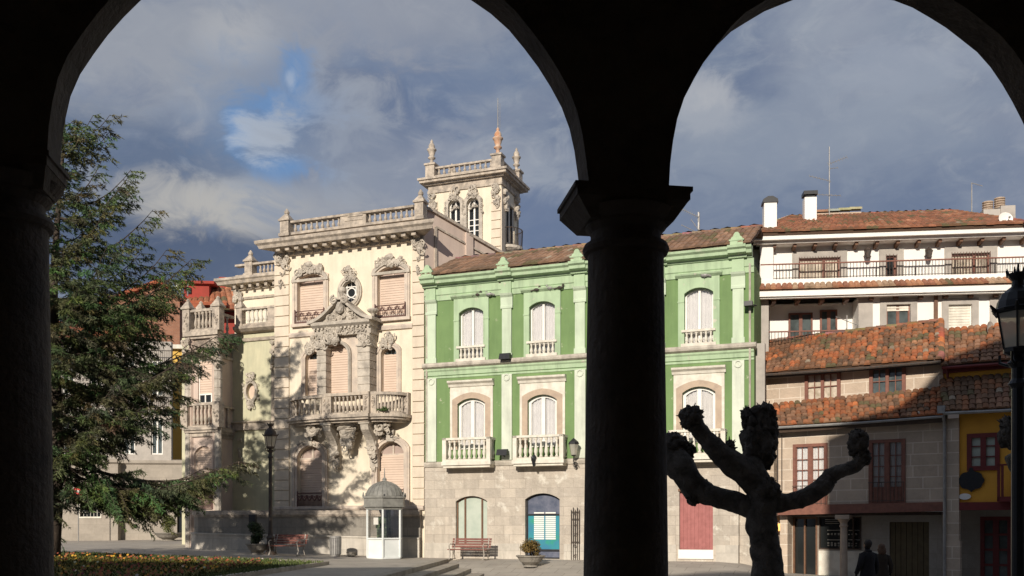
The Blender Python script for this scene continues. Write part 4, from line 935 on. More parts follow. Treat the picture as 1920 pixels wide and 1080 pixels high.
for i, x in enumerate(BX):
    a = UW[i]; o = outl(*a); x0, x1, za, zs_, zt = a
    m = MB(); m.prism([(x0 - .25, zs + .18), (x1 + .25, zs + .18), (x1 + .25, zt + .42), (x0 - .25, zt + .42)], -.08, .0, [[(p[0], max(p[1], zs + .19)) for p in o]])
    m.mold([(0, zt + .4), (-.1, zt + .42), (-.2, zt + .5), (-.22, zt + .56), (0, zt + .6)], x0 - .36, x1 + .36); m.box(x0 - .27, x0 - .0, -.1, 0, zs_ - .35, zs_ - .30); m.box(x1, x1 + .27, -.1, 0, zs_ - .35, zs_ - .30)
    m.build('window_surround', lgreen, gr)
    window(gr, o, x0, x1, za, zs_, zt, .15, fw=.07, curt=True)
    zr_ = Z(884, 649); m = MB(); m.box(x0 - .1, x1 + .1, -.16, .06, zr_ - .09, zr_); m.box(x0 - .12, x1 + .12, -.18, .06, zs + .18, zs + .3)
    b_ = m.build('balustrade', whitest, gr); balusters(b_, [(q, -.06) for q in spaced(x0 + .0, x1 - .0, 6)], zs + .3, zr_ - zs - .39, .075, whitest)
    a = LWn[i]; o = outl(*a); x0, x1, za, zs_, zt = a
    m = MB(); m.ring(o, grow(o, x0, x1, .25, 0, .26), -.07, .02); m.build('stone_arch', brownst, gr)
    m = MB(); m.prism([(x0 - .36, za - .02), (x1 + .36, za - .02), (x1 + .36, zt + .52), (x0 - .36, zt + .52)], -.055, .0, [o])
    m.mold([(0, zt + .5), (-.1, zt + .52), (-.14, zt + .62), (-.26, zt + .7), (-.28, zt + .78), (0, zt + .82)], x0 - .42, x1 + .42); m.build('window_hood', whitest, gr)
    window(gr, o, x0, x1, za, zs_, zt, .12, fw=.12, curt=True)
    bz = gst + .02; zr_ = Z(880, 820, -.6); m = MB(); xa, xb = x - 1.13, x + 1.13
    m.box(xa - .03, xb + .03, -.68, 0, bz - .14, bz + .02); m.box(xa + .03, xb - .03, -.6, 0, bz - .24, bz - .13); m.box(xa, xb, -.64, -.42, zr_ - .1, zr_)
    m.box(xa, xa + .16, -.42, 0, zr_ - .1, zr_); m.box(xb - .16, xb, -.42, 0, zr_ - .1, zr_); m.box(xa, xb, -.62, -.44, bz + .02, bz + .12)
    for q in (xa + .09, xb - .09): m.box(q - .09, q + .09, -.64, -.44, bz, zr_)
    b_ = m.build('balcony', whitest, gr); balusters(b_, [(q, -.53) for q in spaced(xa + .2, xb - .2, 8)], bz + .12, zr_ - bz - .22, .085, whitest)
    balusters(b_, [(q, y) for q in (xa + .08, xb - .08) for y in (-.3, -.12)], bz + .12, zr_ - bz - .22, .075, whitest)
# ground floor openings
a = GWd[0]; o = outl(*a)
for a in (GWd[0], GWd[2]):
    o = outl(*a); m = MB(); m.ring(grow(o, a[0], a[1], -.05, -.05, -.05), o, .12, .2)
    for t in (.26, .8): x = a[0] + (a[1] - a[0]) * t; m.box(x - .035, x + .035, .1, .2, a[2], a[4] - .05)
    w = m.build('shop_window', brown, gr); m = MB(); m.prism(o, .17, .18); m.build('pane', paleglass, w)
a = GWd[1]; o = outl(*a); zt_ = a[4]; m = MB(); m.ring(grow(o, a[0], a[1], -.06, -.06, -.06), o, .14, .22); m.box(a[0], a[1], .13, .21, zt_ - .95, zt_ - .88); m.box(a[0], a[1], .12, .2, .5, .56); w = m.build('shop_door', blackmet, gr)
m = MB(); m.prism(o, .19, .2); m.build('pane', bluep, w)
m = MB(); m.box(a[0] + .08, a[1] - .08, .165, .175, .58, zt_ - .95); m.build('poster', tealp, w)
m = MB(); x = (a[0] + a[1]) / 2 + .05
for i in range(14):
    for s_ in (-1, 1): m.box(x + s_ * .26 - .23, x + s_ * .26 + .23, .155, .166, 1.0 + i * .085, 1.06 + i * .085)
m.build('price_list', white, w)
a = GWd[3]; m = MB(); n = 9
for i in range(n): x = a[0] + (a[1] - a[0]) * i / n; m.box(x + .008, x + (a[1] - a[0]) / n - .008, .1, .16, a[2], a[4])
m.box(a[0], a[1], .13, .18, a[2], a[4]); m.build('red_door', redpaint, gr)
m = MB(); m.box(a[0] - .03, a[1] + .03, -.1, .25, .25, .62); m.build('door_step', white, gr)
m = MB(); m.box(a[0] - .04, a[1] + .04, -.09, .1, a[4], a[4] + .1); m.build('door_lintel', brown, gr)
# drain pipes of the green house
m = MB(); m.tube([(.12, -.08, zc_ - .5), (.12, -.08, gst + .1)], .05, 6); m.tube([(g1 - .15, -.12, zc_ - .5), (g1 - .15, -.12, 1)], .045, 6); m.build('drain_pipe', ledge, gr)
# roof
RD = 1.5; rzr = Z(980, 474, RD); rze = zc_ + .12
rp_ = [(.20, .13, .085), (.26, .16, .105), (.30, .175, .11), (.25, .15, .10), (.33, .20, .13)]
roof('roof', gr, (g0 + .1, -.5, rze + .1), (g1 - .1, -.5, rze + .1), (g1 + .1, RD, rzr), (.85, RD, rzr), .25, .42, rp_, seed=4)
roof('roof_back', gr, (g1, 9, rze - .8), (g0 + 2.6, 9, rze - .8), (1, RD, rzr), (g1 + .1, RD, rzr), .5, .6, rp_, seed=6)
ridge(gr, (.85, RD, rzr + .02), (g1 + .1, RD, rzr + .02), .12, 3, pal=rp_)

# ------------------------------------------------------------------ the white building
B = Fr(1414, 40.3, -6.5); wb = B.root('white_building', 'white rendered block with long balconies, wooden brackets and red tiled hip roof', 'building')
U2, Z2 = B.u, B.z
b1 = U2(1975)
def surr(m, x0, x1, z0, z1, y, k=.22, dp=.05): m.ring([(x0, z0), (x1, z0), (x1, z1), (x0, z1)], [(x0 - k, z0 - k * .3), (x1 + k, z0 - k * .3), (x1 + k, z1 + k), (x0 - k, z1 + k)], y - dp, y + .02)
DR = .4
zfl = Z2(1650, 527); zev = Z2(1650, 441, -.5); zrl = Z2(1650, 490)
m = MB()
tops = [(U2(1498, DR), U2(1575, DR)), (U2(1661, DR), U2(1681, DR)), (U2(1784, DR), U2(1856, DR))]
zt_ = Z2(1650, 480, DR)
m.prism([(.0, zfl), (b1, zfl), (b1, zev), (.0, zev)], DR, DR + .3, [outl(a, b, zfl + .1, zt_, zt_) for a, b in tops])
m.box(0, .3, DR + .3, 7.69, -1, zev - .1); m.box(b1 - .3, b1, -.0, 8, -1, zev); m.box(0, b1, 7.7, 8, -1, zev)
m.box(U2(1425), U2(1450), .0, DR, zfl, zev); m.box(.0, b1, -.02, .2, zfl - .28, zfl + .18)
m.build('upper_wall', whitep, wb)
for a, b in tops: m = MB(); surr(m, a, b, zfl + .1, zt_, DR, .28); m.build('stone_surround', lgrey, wb)
for k, (a, b) in enumerate(tops):
    q = MB(); q.ring([(a + .07, zfl + .17), (b - .07, zfl + .17), (b - .07, zt_ - .07), (a + .07, zt_ - .07)], [(a, zfl + .1), (b, zfl + .1), (b, zt_), (a, zt_)], DR + .1, DR + .17)
    if k != 1: q.box(a + (b - a) * .62 - .06, a + (b - a) * .62 + .06, DR + .09, DR + .16, zfl + .1, zt_)
    w = q.build('window', redwood, wb); q = MB(); q.box(a, b, DR + .15, DR + .16, zfl + .1, zt_); q.build('pane', warmglass if k != 1 else darkglass, w)
    q = MB(); n = int((b - a) / .11)
    for i in range(n + 1): x = a + (b - a) * i / n; q.tube([(x, DR - .06, zfl), (x, DR - .06, zt_ + .05)], .012, 4)
    q.tube([(a, DR - .06, zt_ - .1), (b, DR - .06, zt_ - .1)], .015, 4); q.build('window_grille', rosyiron, w)
m = MB(); m.box(-.15, b1 + .5, -.42, -.28, zev - .02, zev + .2); m.box(-.1, b1 + .4, -.28, 8, zev + .0, zev + .1); m.box(-.05, b1, -.2, -.08, zev - .12, zev); m.build('eaves_board', whitep, wb)
for i in range(16):
    x = U2(1452) + i * .83; m = MB(); m.hexa([(x - .06, -.06, zev - .24), (x + .06, -.06, zev - .24), (x + .06, DR, zev - .32), (x - .06, DR, zev - .32), (x - .07, -.07, zev - .13), (x + .07, -.07, zev - .13), (x + .07, DR, zev - .15), (x - .07, DR, zev - .15)]); m.build('eaves_bracket', brown, wb)
m = MB(); m.box(.1, b1, -.05, DR, zev - .12, zev - .10); m.build('soffit', whitep, wb)
# railing top
def railing(nm, parent, x0, x1, y, z0, z1, step=.13, mat=iron, rail=redwood, r=.011):
    q = MB(); n = int((x1 - x0) / step)
    for i in range(n + 1): x = x0 + (x1 - x0) * i / n; q.tube([(x, y, z0), (x, y, z1)], r if i % 12 else r * 2, 4)
    q.tube([(x0, y, z0 + .08), (x1, y, z0 + .08)], .014, 4); o = q.build(nm, mat, parent)
    q = MB(); q.box(x0, x1, y - .03, y + .03, z1 - .02, z1 + .03); q.build('rail', rail, o); return o
railing('balcony_railing', wb, U2(1426), b1, .02, zfl + .16, zrl)
# tiled drip strip + lower fascia
zt2 = Z2(1650, 528, -.1); zt1 = Z2(1650, 541, -.55)
roof('tile_strip', wb, (-.1, -.58, zt1 + .06), (b1, -.58, zt1 + .06), (b1, .0, zt2 + .0), (-.0, .0, zt2 + .0), .24, .5, [(.42, .17, .09), (.5, .24, .13), (.36, .15, .09), (.5, .34, .22)], seed=8)
m = MB(); m.box(-.16, b1, -.6, -.45, zt1 - .22, zt1); m.box(-.1, b1, -.5, -.3, zt1 - .28, zt1 - .2); m.box(-.05, b1, -.45, 0, zt1 - .12, zt1 - .05); m.build('lower_fascia', whitep, wb)
for i in range(13):
    x = U2(1450) + i * .98; m = MB(); m.hexa([(x - .08, -.25, zt1 - .36), (x + .08, -.25, zt1 - .36), (x + .08, .3, zt1 - .42), (x - .08, .3, zt1 - .42), (x - .08, -.28, zt1 - .2), (x + .08, -.28, zt1 - .2), (x + .08, .3, zt1 - .13), (x - .08, .3, zt1 - .13)]); m.build('balcony_bracket', brown, wb)
# lower floor: loggia left, wall right
zl0 = Z2(1650, 640); zlt = zt1 - .2
LD = 1.0; xw = U2(1609); wins = [(U2(1662), U2(1707), Z2(1680, 571)), (U2(1778), U2(1822), Z2(1800, 571)), (U2(1868), U2(1905), Z2(1850, 569))]
m = MB(); m.prism([(xw, -1), (b1, -1), (b1, zlt), (xw, zlt)], 0, .3, [outl(a, b, zt - 1.5, zt, zt) for a, b, zt in wins]); m.box(.0, b1, LD, LD + .2, -1, zlt); m.box(.3, xw, 0, LD, -1, zl0 - .5); m.box(xw, xw + .3, .3, LD, zl0 - .5, zlt); m.build('lower_wall', whitep, wb)
for a, b in ((.0, U2(1441)), (xw, U2(1636))): m = MB(); m.box(a, b, -.05, .35 if a == 0 else 0, -1, zlt); m.build('stone_pier', lgrey, wb)
for a, b, zt in wins: m = MB(); surr(m, a, b, zt - 1.5, zt, 0, .26); m.build('stone_surround', lgrey, wb)
for k, (a, b, zt) in enumerate(wins):
    q = MB(); z0 = zt - 1.5; q.ring([(a + .07, z0 + .07), (b - .07, z0 + .07), (b - .07, zt - .07), (a + .07, zt - .07)], [(a, z0), (b, z0), (b, zt), (a, zt)], .1, .17)
    if k == 0: q.box((a + b) / 2 - .06, (a + b) / 2 + .06, .09, .16, z0, zt); 
    w = q.build('window', redwood if k == 0 else white, wb); q = MB(); q.box(a, b, .15, .16, z0, zt); q.build('pane', dimglass, w)
    q = MB()
    if k == 0: blindmesh(q, [(a + .05, zt - .25), (b - .05, zt - .02)], .1)
    else: blindmesh(q, [(a + .03, z0), (b - .03, zt - .02)], .1)
    q.build('roller_blind', whitest, w)
for p0, p1, yt, yb in ((1478, 1523, 588, 640), (1537, 1569, 582, 640)):
    a, b = U2(p0, LD), U2(p1, LD); z0, z1 = Z2(p0, yb, LD), Z2(p0, yt, LD); q = MB(); q.ring([(a + .07, z0), (b - .07, z0), (b - .07, z1 - .07), (a + .07, z1 - .07)], [(a, z0 - .1), (b, z0 - .1), (b, z1), (a, z1)], LD - .1, LD - .01); q.box((a + b) / 2 - .07, (a + b) / 2 + .07, LD - .11, LD - .02, z0, z1)
    w = q.build('loggia_window', redwood, wb); q = MB(); q.box(a, b, LD - .04, LD - .03, z0, z1); q.build('pane', dimglass, w)
railing('loggia_railing', wb, U2(1441), xw, .05, Z2(1500, 640), Z2(1500, 621), .13)
m = MB(); m.box(U2(1750), U2(1757), -.12, -.05, zl0 - 1, zlt); m.build('wooden_post', brown, wb)
for px in (1623, 1737):
    q = MB(); x = U2(px, DR); z = Z2(px, 467, DR); q.box(x - .05, x + .05, DR - .1, DR, z - .3, z); q.tube([(x, DR - .05, z - .1), (x, DR - .3, z), (x, DR - .35, z - .1)], .02, 5); q.lathe(x, DR - .35, z - .5, [(.05, 0), (.09, .05), (.15, .32), (.17, .34), (.05, .45)], 6)
    tag(q.build('wall_lantern', iron), f'iron wall lantern under the white eaves {"left" if px < 1700 else "right"} of the narrow barred window', 'lantern', 'lanterns under the white eaves').location = B.w(0, 0); COL.objects[-1].rotation_euler = (0, 0, B.a)
# hip roof
zrg = Z2(1700, 400, 4.5); pr_ = [(.23, .12, .065), (.26, .11, .06), (.32, .13, .07), (.36, .15, .085), (.30, .12, .065), (.38, .18, .10)]
rl, rr_ = U2(1480, 4.5), U2(1788, 4.5); re = b1 + .55
ew = zev + .26
roof('roof', wb, (-.3, -.5, ew), (U2(1925, -.6), -.5, ew), (rr_, 4.5, zrg), (rl, 4.5, zrg), .26, .4, pr_, seed=11)
roof('roof_hip', wb, (U2(1925, -.6), -.65, ew), (U2(1925, -.6), 9, ew), (rr_ + .01, 4.5, zrg), (rr_, 4.5, zrg), .26, .4, pr_, seed=12)
roof('roof_hip', wb, (-.3, 9, ew), (-.3, -.65, ew), (rl, 4.5, zrg), (rl - .01, 4.5, zrg), .26, .4, pr_, seed=13)
roof('roof_back', wb, (U2(1925, -.6), 9.6, ew), (-.3, 9.6, ew), (rl, 4.5, zrg), (rr_, 4.5, zrg), .5, .6, pr_, seed=14)
yel = [(.40, .28, .17), (.36, .23, .14), (.42, .32, .22)]
ridge(wb, (rl, 4.5, zrg), (rr_, 4.5, zrg), .13, 1, pal=pr_); ridge(wb, (-.3, -.65, ew), (rl, 4.5, zrg), .13, 2, 'hip_ridge', yel); ridge(wb, (U2(1925, -.6), -.65, ew), (rr_, 4.5, zrg), .13, 3, 'hip_ridge', pr_)
m = MB(); a = U2(1530, 4.7); b = U2(1612, 4.7); m.box(a, b, 4.4, 5.1, zrg - .5, zrg + .12); m.build('ridge_block', brownst, wb)
ridge(wb, (a, 4.6, zrg + .2), (b, 4.6, zrg + .3), .15, 9, 'ridge_block_tiles', yel)
for px, yt, yb, d, cap in ((1443, 384, 440, .6, 1), (1518, 373, 418, 2.9, 0)):
    x = U2(px, d); z0, z1 = Z2(px, yb, d) - .5, Z2(px, yt, d); q = MB(); q.box(x - .26, x + .26, d - .26, d + .26, z0, z1); c = q.build('chimney', whitep, wb); q = MB()
    if cap: q.prism([(x - .32, z1 + .02), (x + .32, z1 + .02), (x + .3, z1 + .16), (x + .1, z1 + .28), (x - .1, z1 + .28), (x - .3, z1 + .16)], d - .3, d + .3)
    else: q.box(x - .3, x + .3, d - .3, d + .3, z1 + .12, z1 + .28); q.box(x - .2, x + .2, d - .2, d + .2, z1, z1 + .12)
    q.build('chimney_cap', blackmet, c)
d = 3.2; x = U2(1872, d); z0, z1 = Z2(1872, 430, d), Z2(1872, 394, d)
q = MB(); q.box(x - .8, x + .4, d - .5, d + .5, z0 - .8, z1 - .1); q.box(x - .1, x + .5, d - .55, d + .55, z0 - .8, z1 + .02); c = q.build('chimney', lgrey, wb)
for xx, hh in ((x - .45, 0), (x + .05, .15)):
    q = MB()
    for i in range(5): q.lathe(xx, d, z1 + hh - .1 + i * .1, [(.2, 0), (.23, .03), (.23, .06), (.18, .08)], 12)
    q.build('chimney_pot', brownst, c)

# ------------------------------------------------------------------ roof antennas and dishes
def placed(o, F_): o.location = F_.w(0, 0); o.rotation_euler = (0, 0, F_.a); return o
def antenna(name, label, F_, px, yt, yb, d, els, r=.025):
    x = F_.u(px, d); q = MB(); z0, z1 = F_.z(px, yb, d), F_.z(px, yt, d); q.tube([(x, d, z0 - .3), (x, d, z1)], r, 5); t = tag(q.build('mast', zinc), label, 'antenna'); t.name = name; placed(t, F_)
    for (a, b, ya, yb_, n, ln) in els:
        q = MB(); p0 = Vector((F_.u(a, d), d, F_.z(a, ya, d))); p1 = Vector((F_.u(b, d), d - .1, F_.z(b, yb_, d))); q.tube([p0, p1], .015, 4)
        for i in range(n): p = p0.lerp(p1, i / max(1, n - 1)); q.tube([p - Vector((0, ln * .6, ln * .5)), p + Vector((0, ln * .6, ln * .5))], .01, 4)
        q.build('aerial', zinc, t)
    return t
antenna('roof_antenna', 'tall aerial mast with several arms on the red tiled roof ridge', B, 1555, 275, 400, 4.3, [(1553, 1587, 308, 296, 8, .3), (1556, 1570, 316, 316, 2, .2), (1518, 1556, 330, 341, 7, .22), (1510, 1575, 364, 368, 9, .2)])
antenna('roof_antenna', 'thin bare pole with one short arm standing on the right slope of the red roof', B, 1822, 343, 408, 3.2, [(1822, 1840, 343, 350, 3, .12)])
antenna('roof_antenna', 'rusty old aerial with toothed arms on the ridge of the green house', A, 1310, 398, 450, 2.9, [(1280, 1310, 393, 408, 9, .25), (1278, 1310, 422, 438, 3, .1), (1296, 1310, 412, 432, 3, .2)], .05)
antenna('roof_antenna', 'small aerial rod rising from the white loggia railing', B, 1588, 591, 640, .1, [(1568, 1610, 594, 612, 2, .1)])
def dish(label, F_, px, py, d, r, face, mat=white):
    x, z = F_.hit(px, py, d); q = MB(); n = 16; vs = []; D_ = Vector(face).normalized(); a = D_.cross(Vector((0, 0, 1))).normalized(); b = a.cross(D_)
    c = Vector((x, d, z)); vs = [c - D_ * r * .25]
    for j in (1, 2, 3):
        for k in range(n): w = 2 * pi * k / n; vs.append(c + (a * cos(w) + b * sin(w)) * r * j / 3 - D_ * r * .25 * (1 - (j / 3) ** 2))
    fs = [(0, 1 + k, 1 + (k + 1) % n) for k in range(n)]
    for j in (0, 1):
        for k in range(n): fs.append((1 + j * n + k, 1 + (j + 1) * n + k, 1 + (j + 1) * n + (k + 1) % n, 1 + j * n + (k + 1) % n))
    q.add(vs, fs); q.tube([c - D_ * r * .2 - b * r * .0, c - D_ * r * .6 - Vector((0, 0, r * .6)), c - D_ * r * .6 - Vector((0, 0, r * 2))], .03, 5)
    t = thing('satellite_dish', label, 'dish', F_.w(0, 0), F_.a); q.build('reflector', mat, t); q = MB(); q.tube([c - b * r * .9, c + D_ * r * 1.0 - b * r * .3], .015, 4); q.ball(tuple(c + D_ * r * 1.0 - b * r * .3), .05, 0, 4); q.build('feed_arm', zinc, t)
dish('round white satellite dish beside the chimney pots on the right end of the red roof', B, 1886, 410, -.1, .29, (.1, -1, .2))
# ------------------------------------------------------------------ the old stone house with the arcade
C = Fr(1430, 38.2, -33); U3, Z3 = C.u, C.z
def P3(px, py, d): x, z = C.hit(px, py, d); return (x, d, z)
def Q3(px, py, d=0): return C.hit(px, py, d)
oh = C.root('old_stone_house', 'low old stone house with mossy clay tile roofs, red wood windows and a columned porch', 'house')
opal = [(.20, .10, .055), (.30, .13, .06), (.40, .14, .055), (.52, .17, .06), (.44, .14, .055), (.36, .14, .06), (.38, .19, .10)]
moss = [(.17, .10, .06), (.25, .125, .065), (.34, .14, .065), (.24, .12, .07), (.32, .17, .10)]
dw1 = (U3(1487), U3(1552)); dw2 = (U3(1629), U3(1698)); zd0, zd1 = Z3(1520, 949), Z3(1520, 832); ze0, ze1 = Z3(1662, 944), Z3(1662, 824)
hp = [Q3(1458, 950), Q3(1768, 943), Q3(1768, 774), Q3(1455, 798)]
m = MB(); m.prism(hp, 0, .3, [[(dw1[0], zd0 + .02), (dw1[1], zd0 + .02), (dw1[1], zd1), (dw1[0], zd1)], [(dw2[0], ze0 + .02), (dw2[1], ze0 + .02), (dw2[1], ze1), (dw2[0], ze1)]])
x0, x1 = U3(1440), U3(1768); m.box(hp[0][0], hp[0][0] + .3, .3, 6, -1, hp[3][1] - .2); m.build('lower_wall', houseston, oh)
du = 1.0
uw = [(U3(1511, du), U3(1575, du), Z3(1543, 752, du), Z3(1543, 698, du)), (U3(1632, du), U3(1697, du), Z3(1664, 742, du), Z3(1664, 687, du))]
up3 = [Q3(1433, 765, du), Q3(1768, 735, du), Q3(1768, 672, du), Q3(1430, 700, du)]
m = MB(); m.prism(up3, du, du + .3, [[(a, z0), (b, z0), (b, z1), (a, z1)] for a, b, z0, z1 in uw]); m.box(up3[0][0], up3[0][0] + .3, du + .3, 6, -1, up3[3][1] - .3); m.box(up3[0][0], up3[1][0] + 4, 5.8, 6, -1, up3[3][1] + 1.5); m.build('upper_wall', houseston, oh)
roof('upper_roof', oh, P3(1421, 700, .45), P3(1764, 673, .45), P3(1763, 602, 3.4), P3(1441, 641, 3.2), .215, .27, opal + moss, .04, seed=21)
roof('upper_roof_back', oh, P3(1764, 673, .45)[:1] + (6.2, P3(1764, 673, .45)[2]), (P3(1421, 700, .45)[0], 6.2, P3(1421, 700, .45)[2]), P3(1441, 641, 3.2), P3(1763, 602, 3.4), .4, .5, opal, .04, seed=22)
ridge(oh, P3(1441, 641, 3.2), P3(1763, 602, 3.4), .13, 5, pal=moss); ridge(oh, P3(1764, 673, .45), P3(1763, 602, 3.4), .15, 6, 'hip_ridge', opal)
roof('lower_roof', oh, P3(1455, 799, -.5), P3(1768, 778, -.5), P3(1768, 727, 1.0), P3(1450, 758, 1.0), .215, .27, opal + opal + moss, .04, seed=23)
def gutter(nm, a, b, parent, mat=iron, r=.06): m = MB(); m.tube([a, [(a[i] + b[i]) / 2 + (0, 0, -.03)[i] for i in range(3)], b], r, 6); return m.build(nm, mat, parent)
a, b = P3(1455, 802, -.55), P3(1768, 781, -.55); gutter('gutter', a, b, oh, zinc, .05)
a, b = P3(1421, 704, .38), P3(1764, 678, .38); gutter('gutter', a, b, oh, iron, .05)
m = MB(); m.hexa([P3(1455, 812, -.4), P3(1768, 792, -.4), P3(1768, 792, 0), P3(1455, 812, 0), P3(1455, 802, -.45), P3(1768, 782, -.45), P3(1768, 782, 0), P3(1455, 802, 0)])
m.hexa([P3(1424, 710, .5), P3(1764, 684, .5), P3(1764, 684, 1), P3(1424, 710, 1), P3(1424, 702, .5), P3(1764, 676, .5), P3(1764, 676, 1), P3(1424, 702, 1)]); m.build('eaves_board', dbrown, oh)
for k, (a, b, z0, z1) in enumerate(uw):
    q = MB(); y = du - .08; f = .10; q.ring([(a + f, z0 + f), (b - f, z0 + f), (b - f, z1 - f), (a + f, z1 - f)], [(a - .03, z0 - .02), (b + .03, z0 - .02), (b + .03, z1 + .03), (a - .03, z1 + .03)], y, y + .15)
    c_ = (a + b) / 2; q.box(c_ - .06, c_ + .06, y - .01, y + .12, z0, z1); 
    for h in (0, 1):
        l_, r_ = (a + .1, c_ - .06) if h == 0 else (c_ + .06, b - .1); q.box((l_ + r_) / 2 - .015, (l_ + r_) / 2 + .015, y + .03, y + .09, z0, z1); q.box(l_, r_, y + .032, y + .088, (z0 + z1) / 2 - .015, (z0 + z1) / 2 + .015)
    w = q.build('window', redwood, oh); q = MB(); q.box(a, b, y + .1, y + .11, z0, z1); q.build('pane', warmglass if k == 0 else dimglass, w)
for k, (a, b, z0, z1) in enumerate(((dw1[0], dw1[1], zd0, zd1), (dw2[0], dw2[1], ze0, ze1))):
    q = MB(); y = -.05; f = .12; q.ring([(a + f, z0 + .02), (b - f, z0 + .02), (b - f, z1 - f), (a + f, z1 - f)], [(a, z0 - .0), (b, z0 - .0), (b, z1), (a, z1)], y, y + .2)
    c_ = (a + b) / 2; q.box(c_ - .07, c_ + .07, y + .02, y + .15, z0, z1 - f); zm = z0 + (z1 - z0) * .42; q.box(a + f, b - f, y + .05, y + .12, z0, z0 + (z1 - z0) * .26)
    n = 8
    for i in range(n): x = a + f + (b - a - 2 * f) * (i + .5) / n; q.box(x - .03, x + .03, y + .03, y + .13, z0, z0 + (z1 - z0) * .26)
    for h in (0, 1):
        l_, r_ = (a + f, c_ - .07) if h == 0 else (c_ + .07, b - f)
        q.box((l_ + r_) / 2 - .015, (l_ + r_) / 2 + .015, y + .05, y + .1, z0 + .5, z1 - f)
        for t in (.42, .58, .75): q.box(l_, r_, y + .052, y + .098, z0 + (z1 - z0) * t - .015, z0 + (z1 - z0) * t + .015)
        for e in (l_, r_): q.box(e - .03, e + .03, y + .045, y + .125, z0, z1 - f)
    w = q.build('french_window', redwood, oh); q = MB(); q.box(a, b, y + .105, y + .11, z0, z1); q.build('pane', clear, w); q = MB(); foldcurtain(q, a + .1, b - .1, z0, z1 - .1, y + .135, 9, .008, k); q.build('curtain', curtain, w)
    q = MB(); q.tube([(a + .02, y - .12, z0 + .78), (b - .02, y - .12, z0 + .78)], .016, 5); q.tube([(a + .02, y - .12, z0 + .1), (b - .02, y - .12, z0 + .1)], .012, 5)
    for i in range(9): x = a + .05 + (b - a - .1) * i / 8; q.tube([(x, y - .12, z0 + .05), (x, y - .12, z0 + .78)], .010, 4)
    q.build('window_rail', iron, w)
m = MB(); bq = [Q3(1458, 966, -.15), Q3(1770, 958, -.15), Q3(1770, 941, -.15), Q3(1458, 948, -.15)]; m.prism(bq, -.15, .3); m.build('porch_beam', redwood, oh)
# porch behind the beam
dp = .9; zgo = -.62
m = MB(); shx = (U3(1462, dp), U3(1484, dp)); dox = (U3(1487, dp), U3(1533, dp)); wix = (U3(1535, dp), U3(1615, dp)); dd = (U3(1668, dp), U3(1742, dp))
zbm = bq[0][1] - .02; zsw = Z3(1560, 1030, dp); 
m.prism([(shx[0] - 1, -1), (U3(1770, dp), -1), (U3(1770, dp), zbm), (shx[0] - 1, zbm)], dp, dp + .2, [[(shx[0], zsw), (shx[1], zsw), (shx[1], zbm - .05), (shx[0], zbm - .05)], [(dox[0], -.5), (dox[1], -.5), (dox[1], zbm - .05), (dox[0], zbm - .05)], [(wix[0], zsw), (wix[1], zsw), (wix[1], zbm - .05), (wix[0], zbm - .05)], [(dd[0], -.5), (dd[1], -.5), (dd[1], zbm - .25), (dd[0], zbm - .25)]]); m.build('porch_wall', bigston, oh)
m = MB(); m.box(shx[0] - 1, U3(1770, dp), .3, dp, zbm, zbm + .12); m.build('porch_ceiling', dbrown, oh)
q = MB(); q.box(shx[0], shx[1], dp + .1, dp + .12, zsw, zbm); q.build('shop_glass', darkglass, oh); q = MB(); q.box(wix[0], wix[1], dp + .1, dp + .12, zsw, zbm); 
q.build('shop_glass', darkglass, oh)
q = MB(); q.ring([(wix[0] + .05, zsw + .05), (wix[1] - .05, zsw + .05), (wix[1] - .05, zbm - .1), (wix[0] + .05, zbm - .1)], [(wix[0], zsw), (wix[1], zsw), (wix[1], zbm - .05), (wix[0], zbm - .05)], dp - .02, dp + .1); q.box(U3(1600, dp) - .03, U3(1600, dp) + .03, dp - .02, dp + .09, zsw, zbm - .05)
q.ring([(shx[0] + .05, zsw + .05), (shx[1] - .05, zsw + .05), (shx[1] - .05, zbm - .1), (shx[0] + .05, zbm - .1)], [(shx[0], zsw), (shx[1], zsw), (shx[1], zbm - .05), (shx[0], zbm - .05)], dp - .02, dp + .1); q.build('shop_frame', dbrown, oh)
for a_, b_ in ((shx[0] - .1, dox[0] - .05), (dox[1] + .05, U3(1650, dp))): q = MB(); q.box(a_, b_, dp - .03, dp - .002, -1, zsw - .06); q.build('white_base', whitest, oh)
q = MB()
for yy in (975, 978.5, 982): q.box(U3(1546, dp), U3(1572, dp), dp + .08, dp + .095, Z3(1560, yy, dp), Z3(1560, yy, dp) + .025)
for yy in (995, 1013):
    q.box(U3(1550, dp), U3(1574, dp), dp + .08, dp + .095, Z3(1560, yy, dp), Z3(1560, yy, dp) + .03); q.box(U3(1590, dp), U3(1612, dp), dp + .08, dp + .095, Z3(1600, yy, dp), Z3(1600, yy, dp) + .03)
rr = random.Random(5)
for yy in (1003, 1020, 1024):
    for i in range(9): x = U3(1552 + i * 6.5, dp); h_ = .04 + rr.random() * .04; q.box(x - .035, x + .035, dp + .08, dp + .095, Z3(1560, yy, dp), Z3(1560, yy, dp) + h_)
q.build('window_lettering', lampglass, oh)
q = MB(); q.ring([(dox[0] + .07, -.5), (dox[1] - .07, -.5), (dox[1] - .07, zbm - .12), (dox[0] + .07, zbm - .12)], [(dox[0], -.5), (dox[1], -.5), (dox[1], zbm - .05), (dox[0], zbm - .05)], dp - .03, dp + .12); x = dox[0] + (dox[1] - dox[0]) * .45; q.box(x, x + .06, dp - .02, dp + .1, -.5, zbm - .1); w = q.build('shop_door', brown, oh); q = MB(); q.box(dox[0], dox[1], dp + .1, dp + .12, -.5, zbm); q.build('pane', darkglass, w)
q = MB(); n = 7
for i in range(n): x = dd[0] + (dd[1] - dd[0]) * i / n; q.box(x + .01, x + (dd[1] - dd[0]) / n - .01, dp + .05, dp + .12, -.45, zbm - .25)
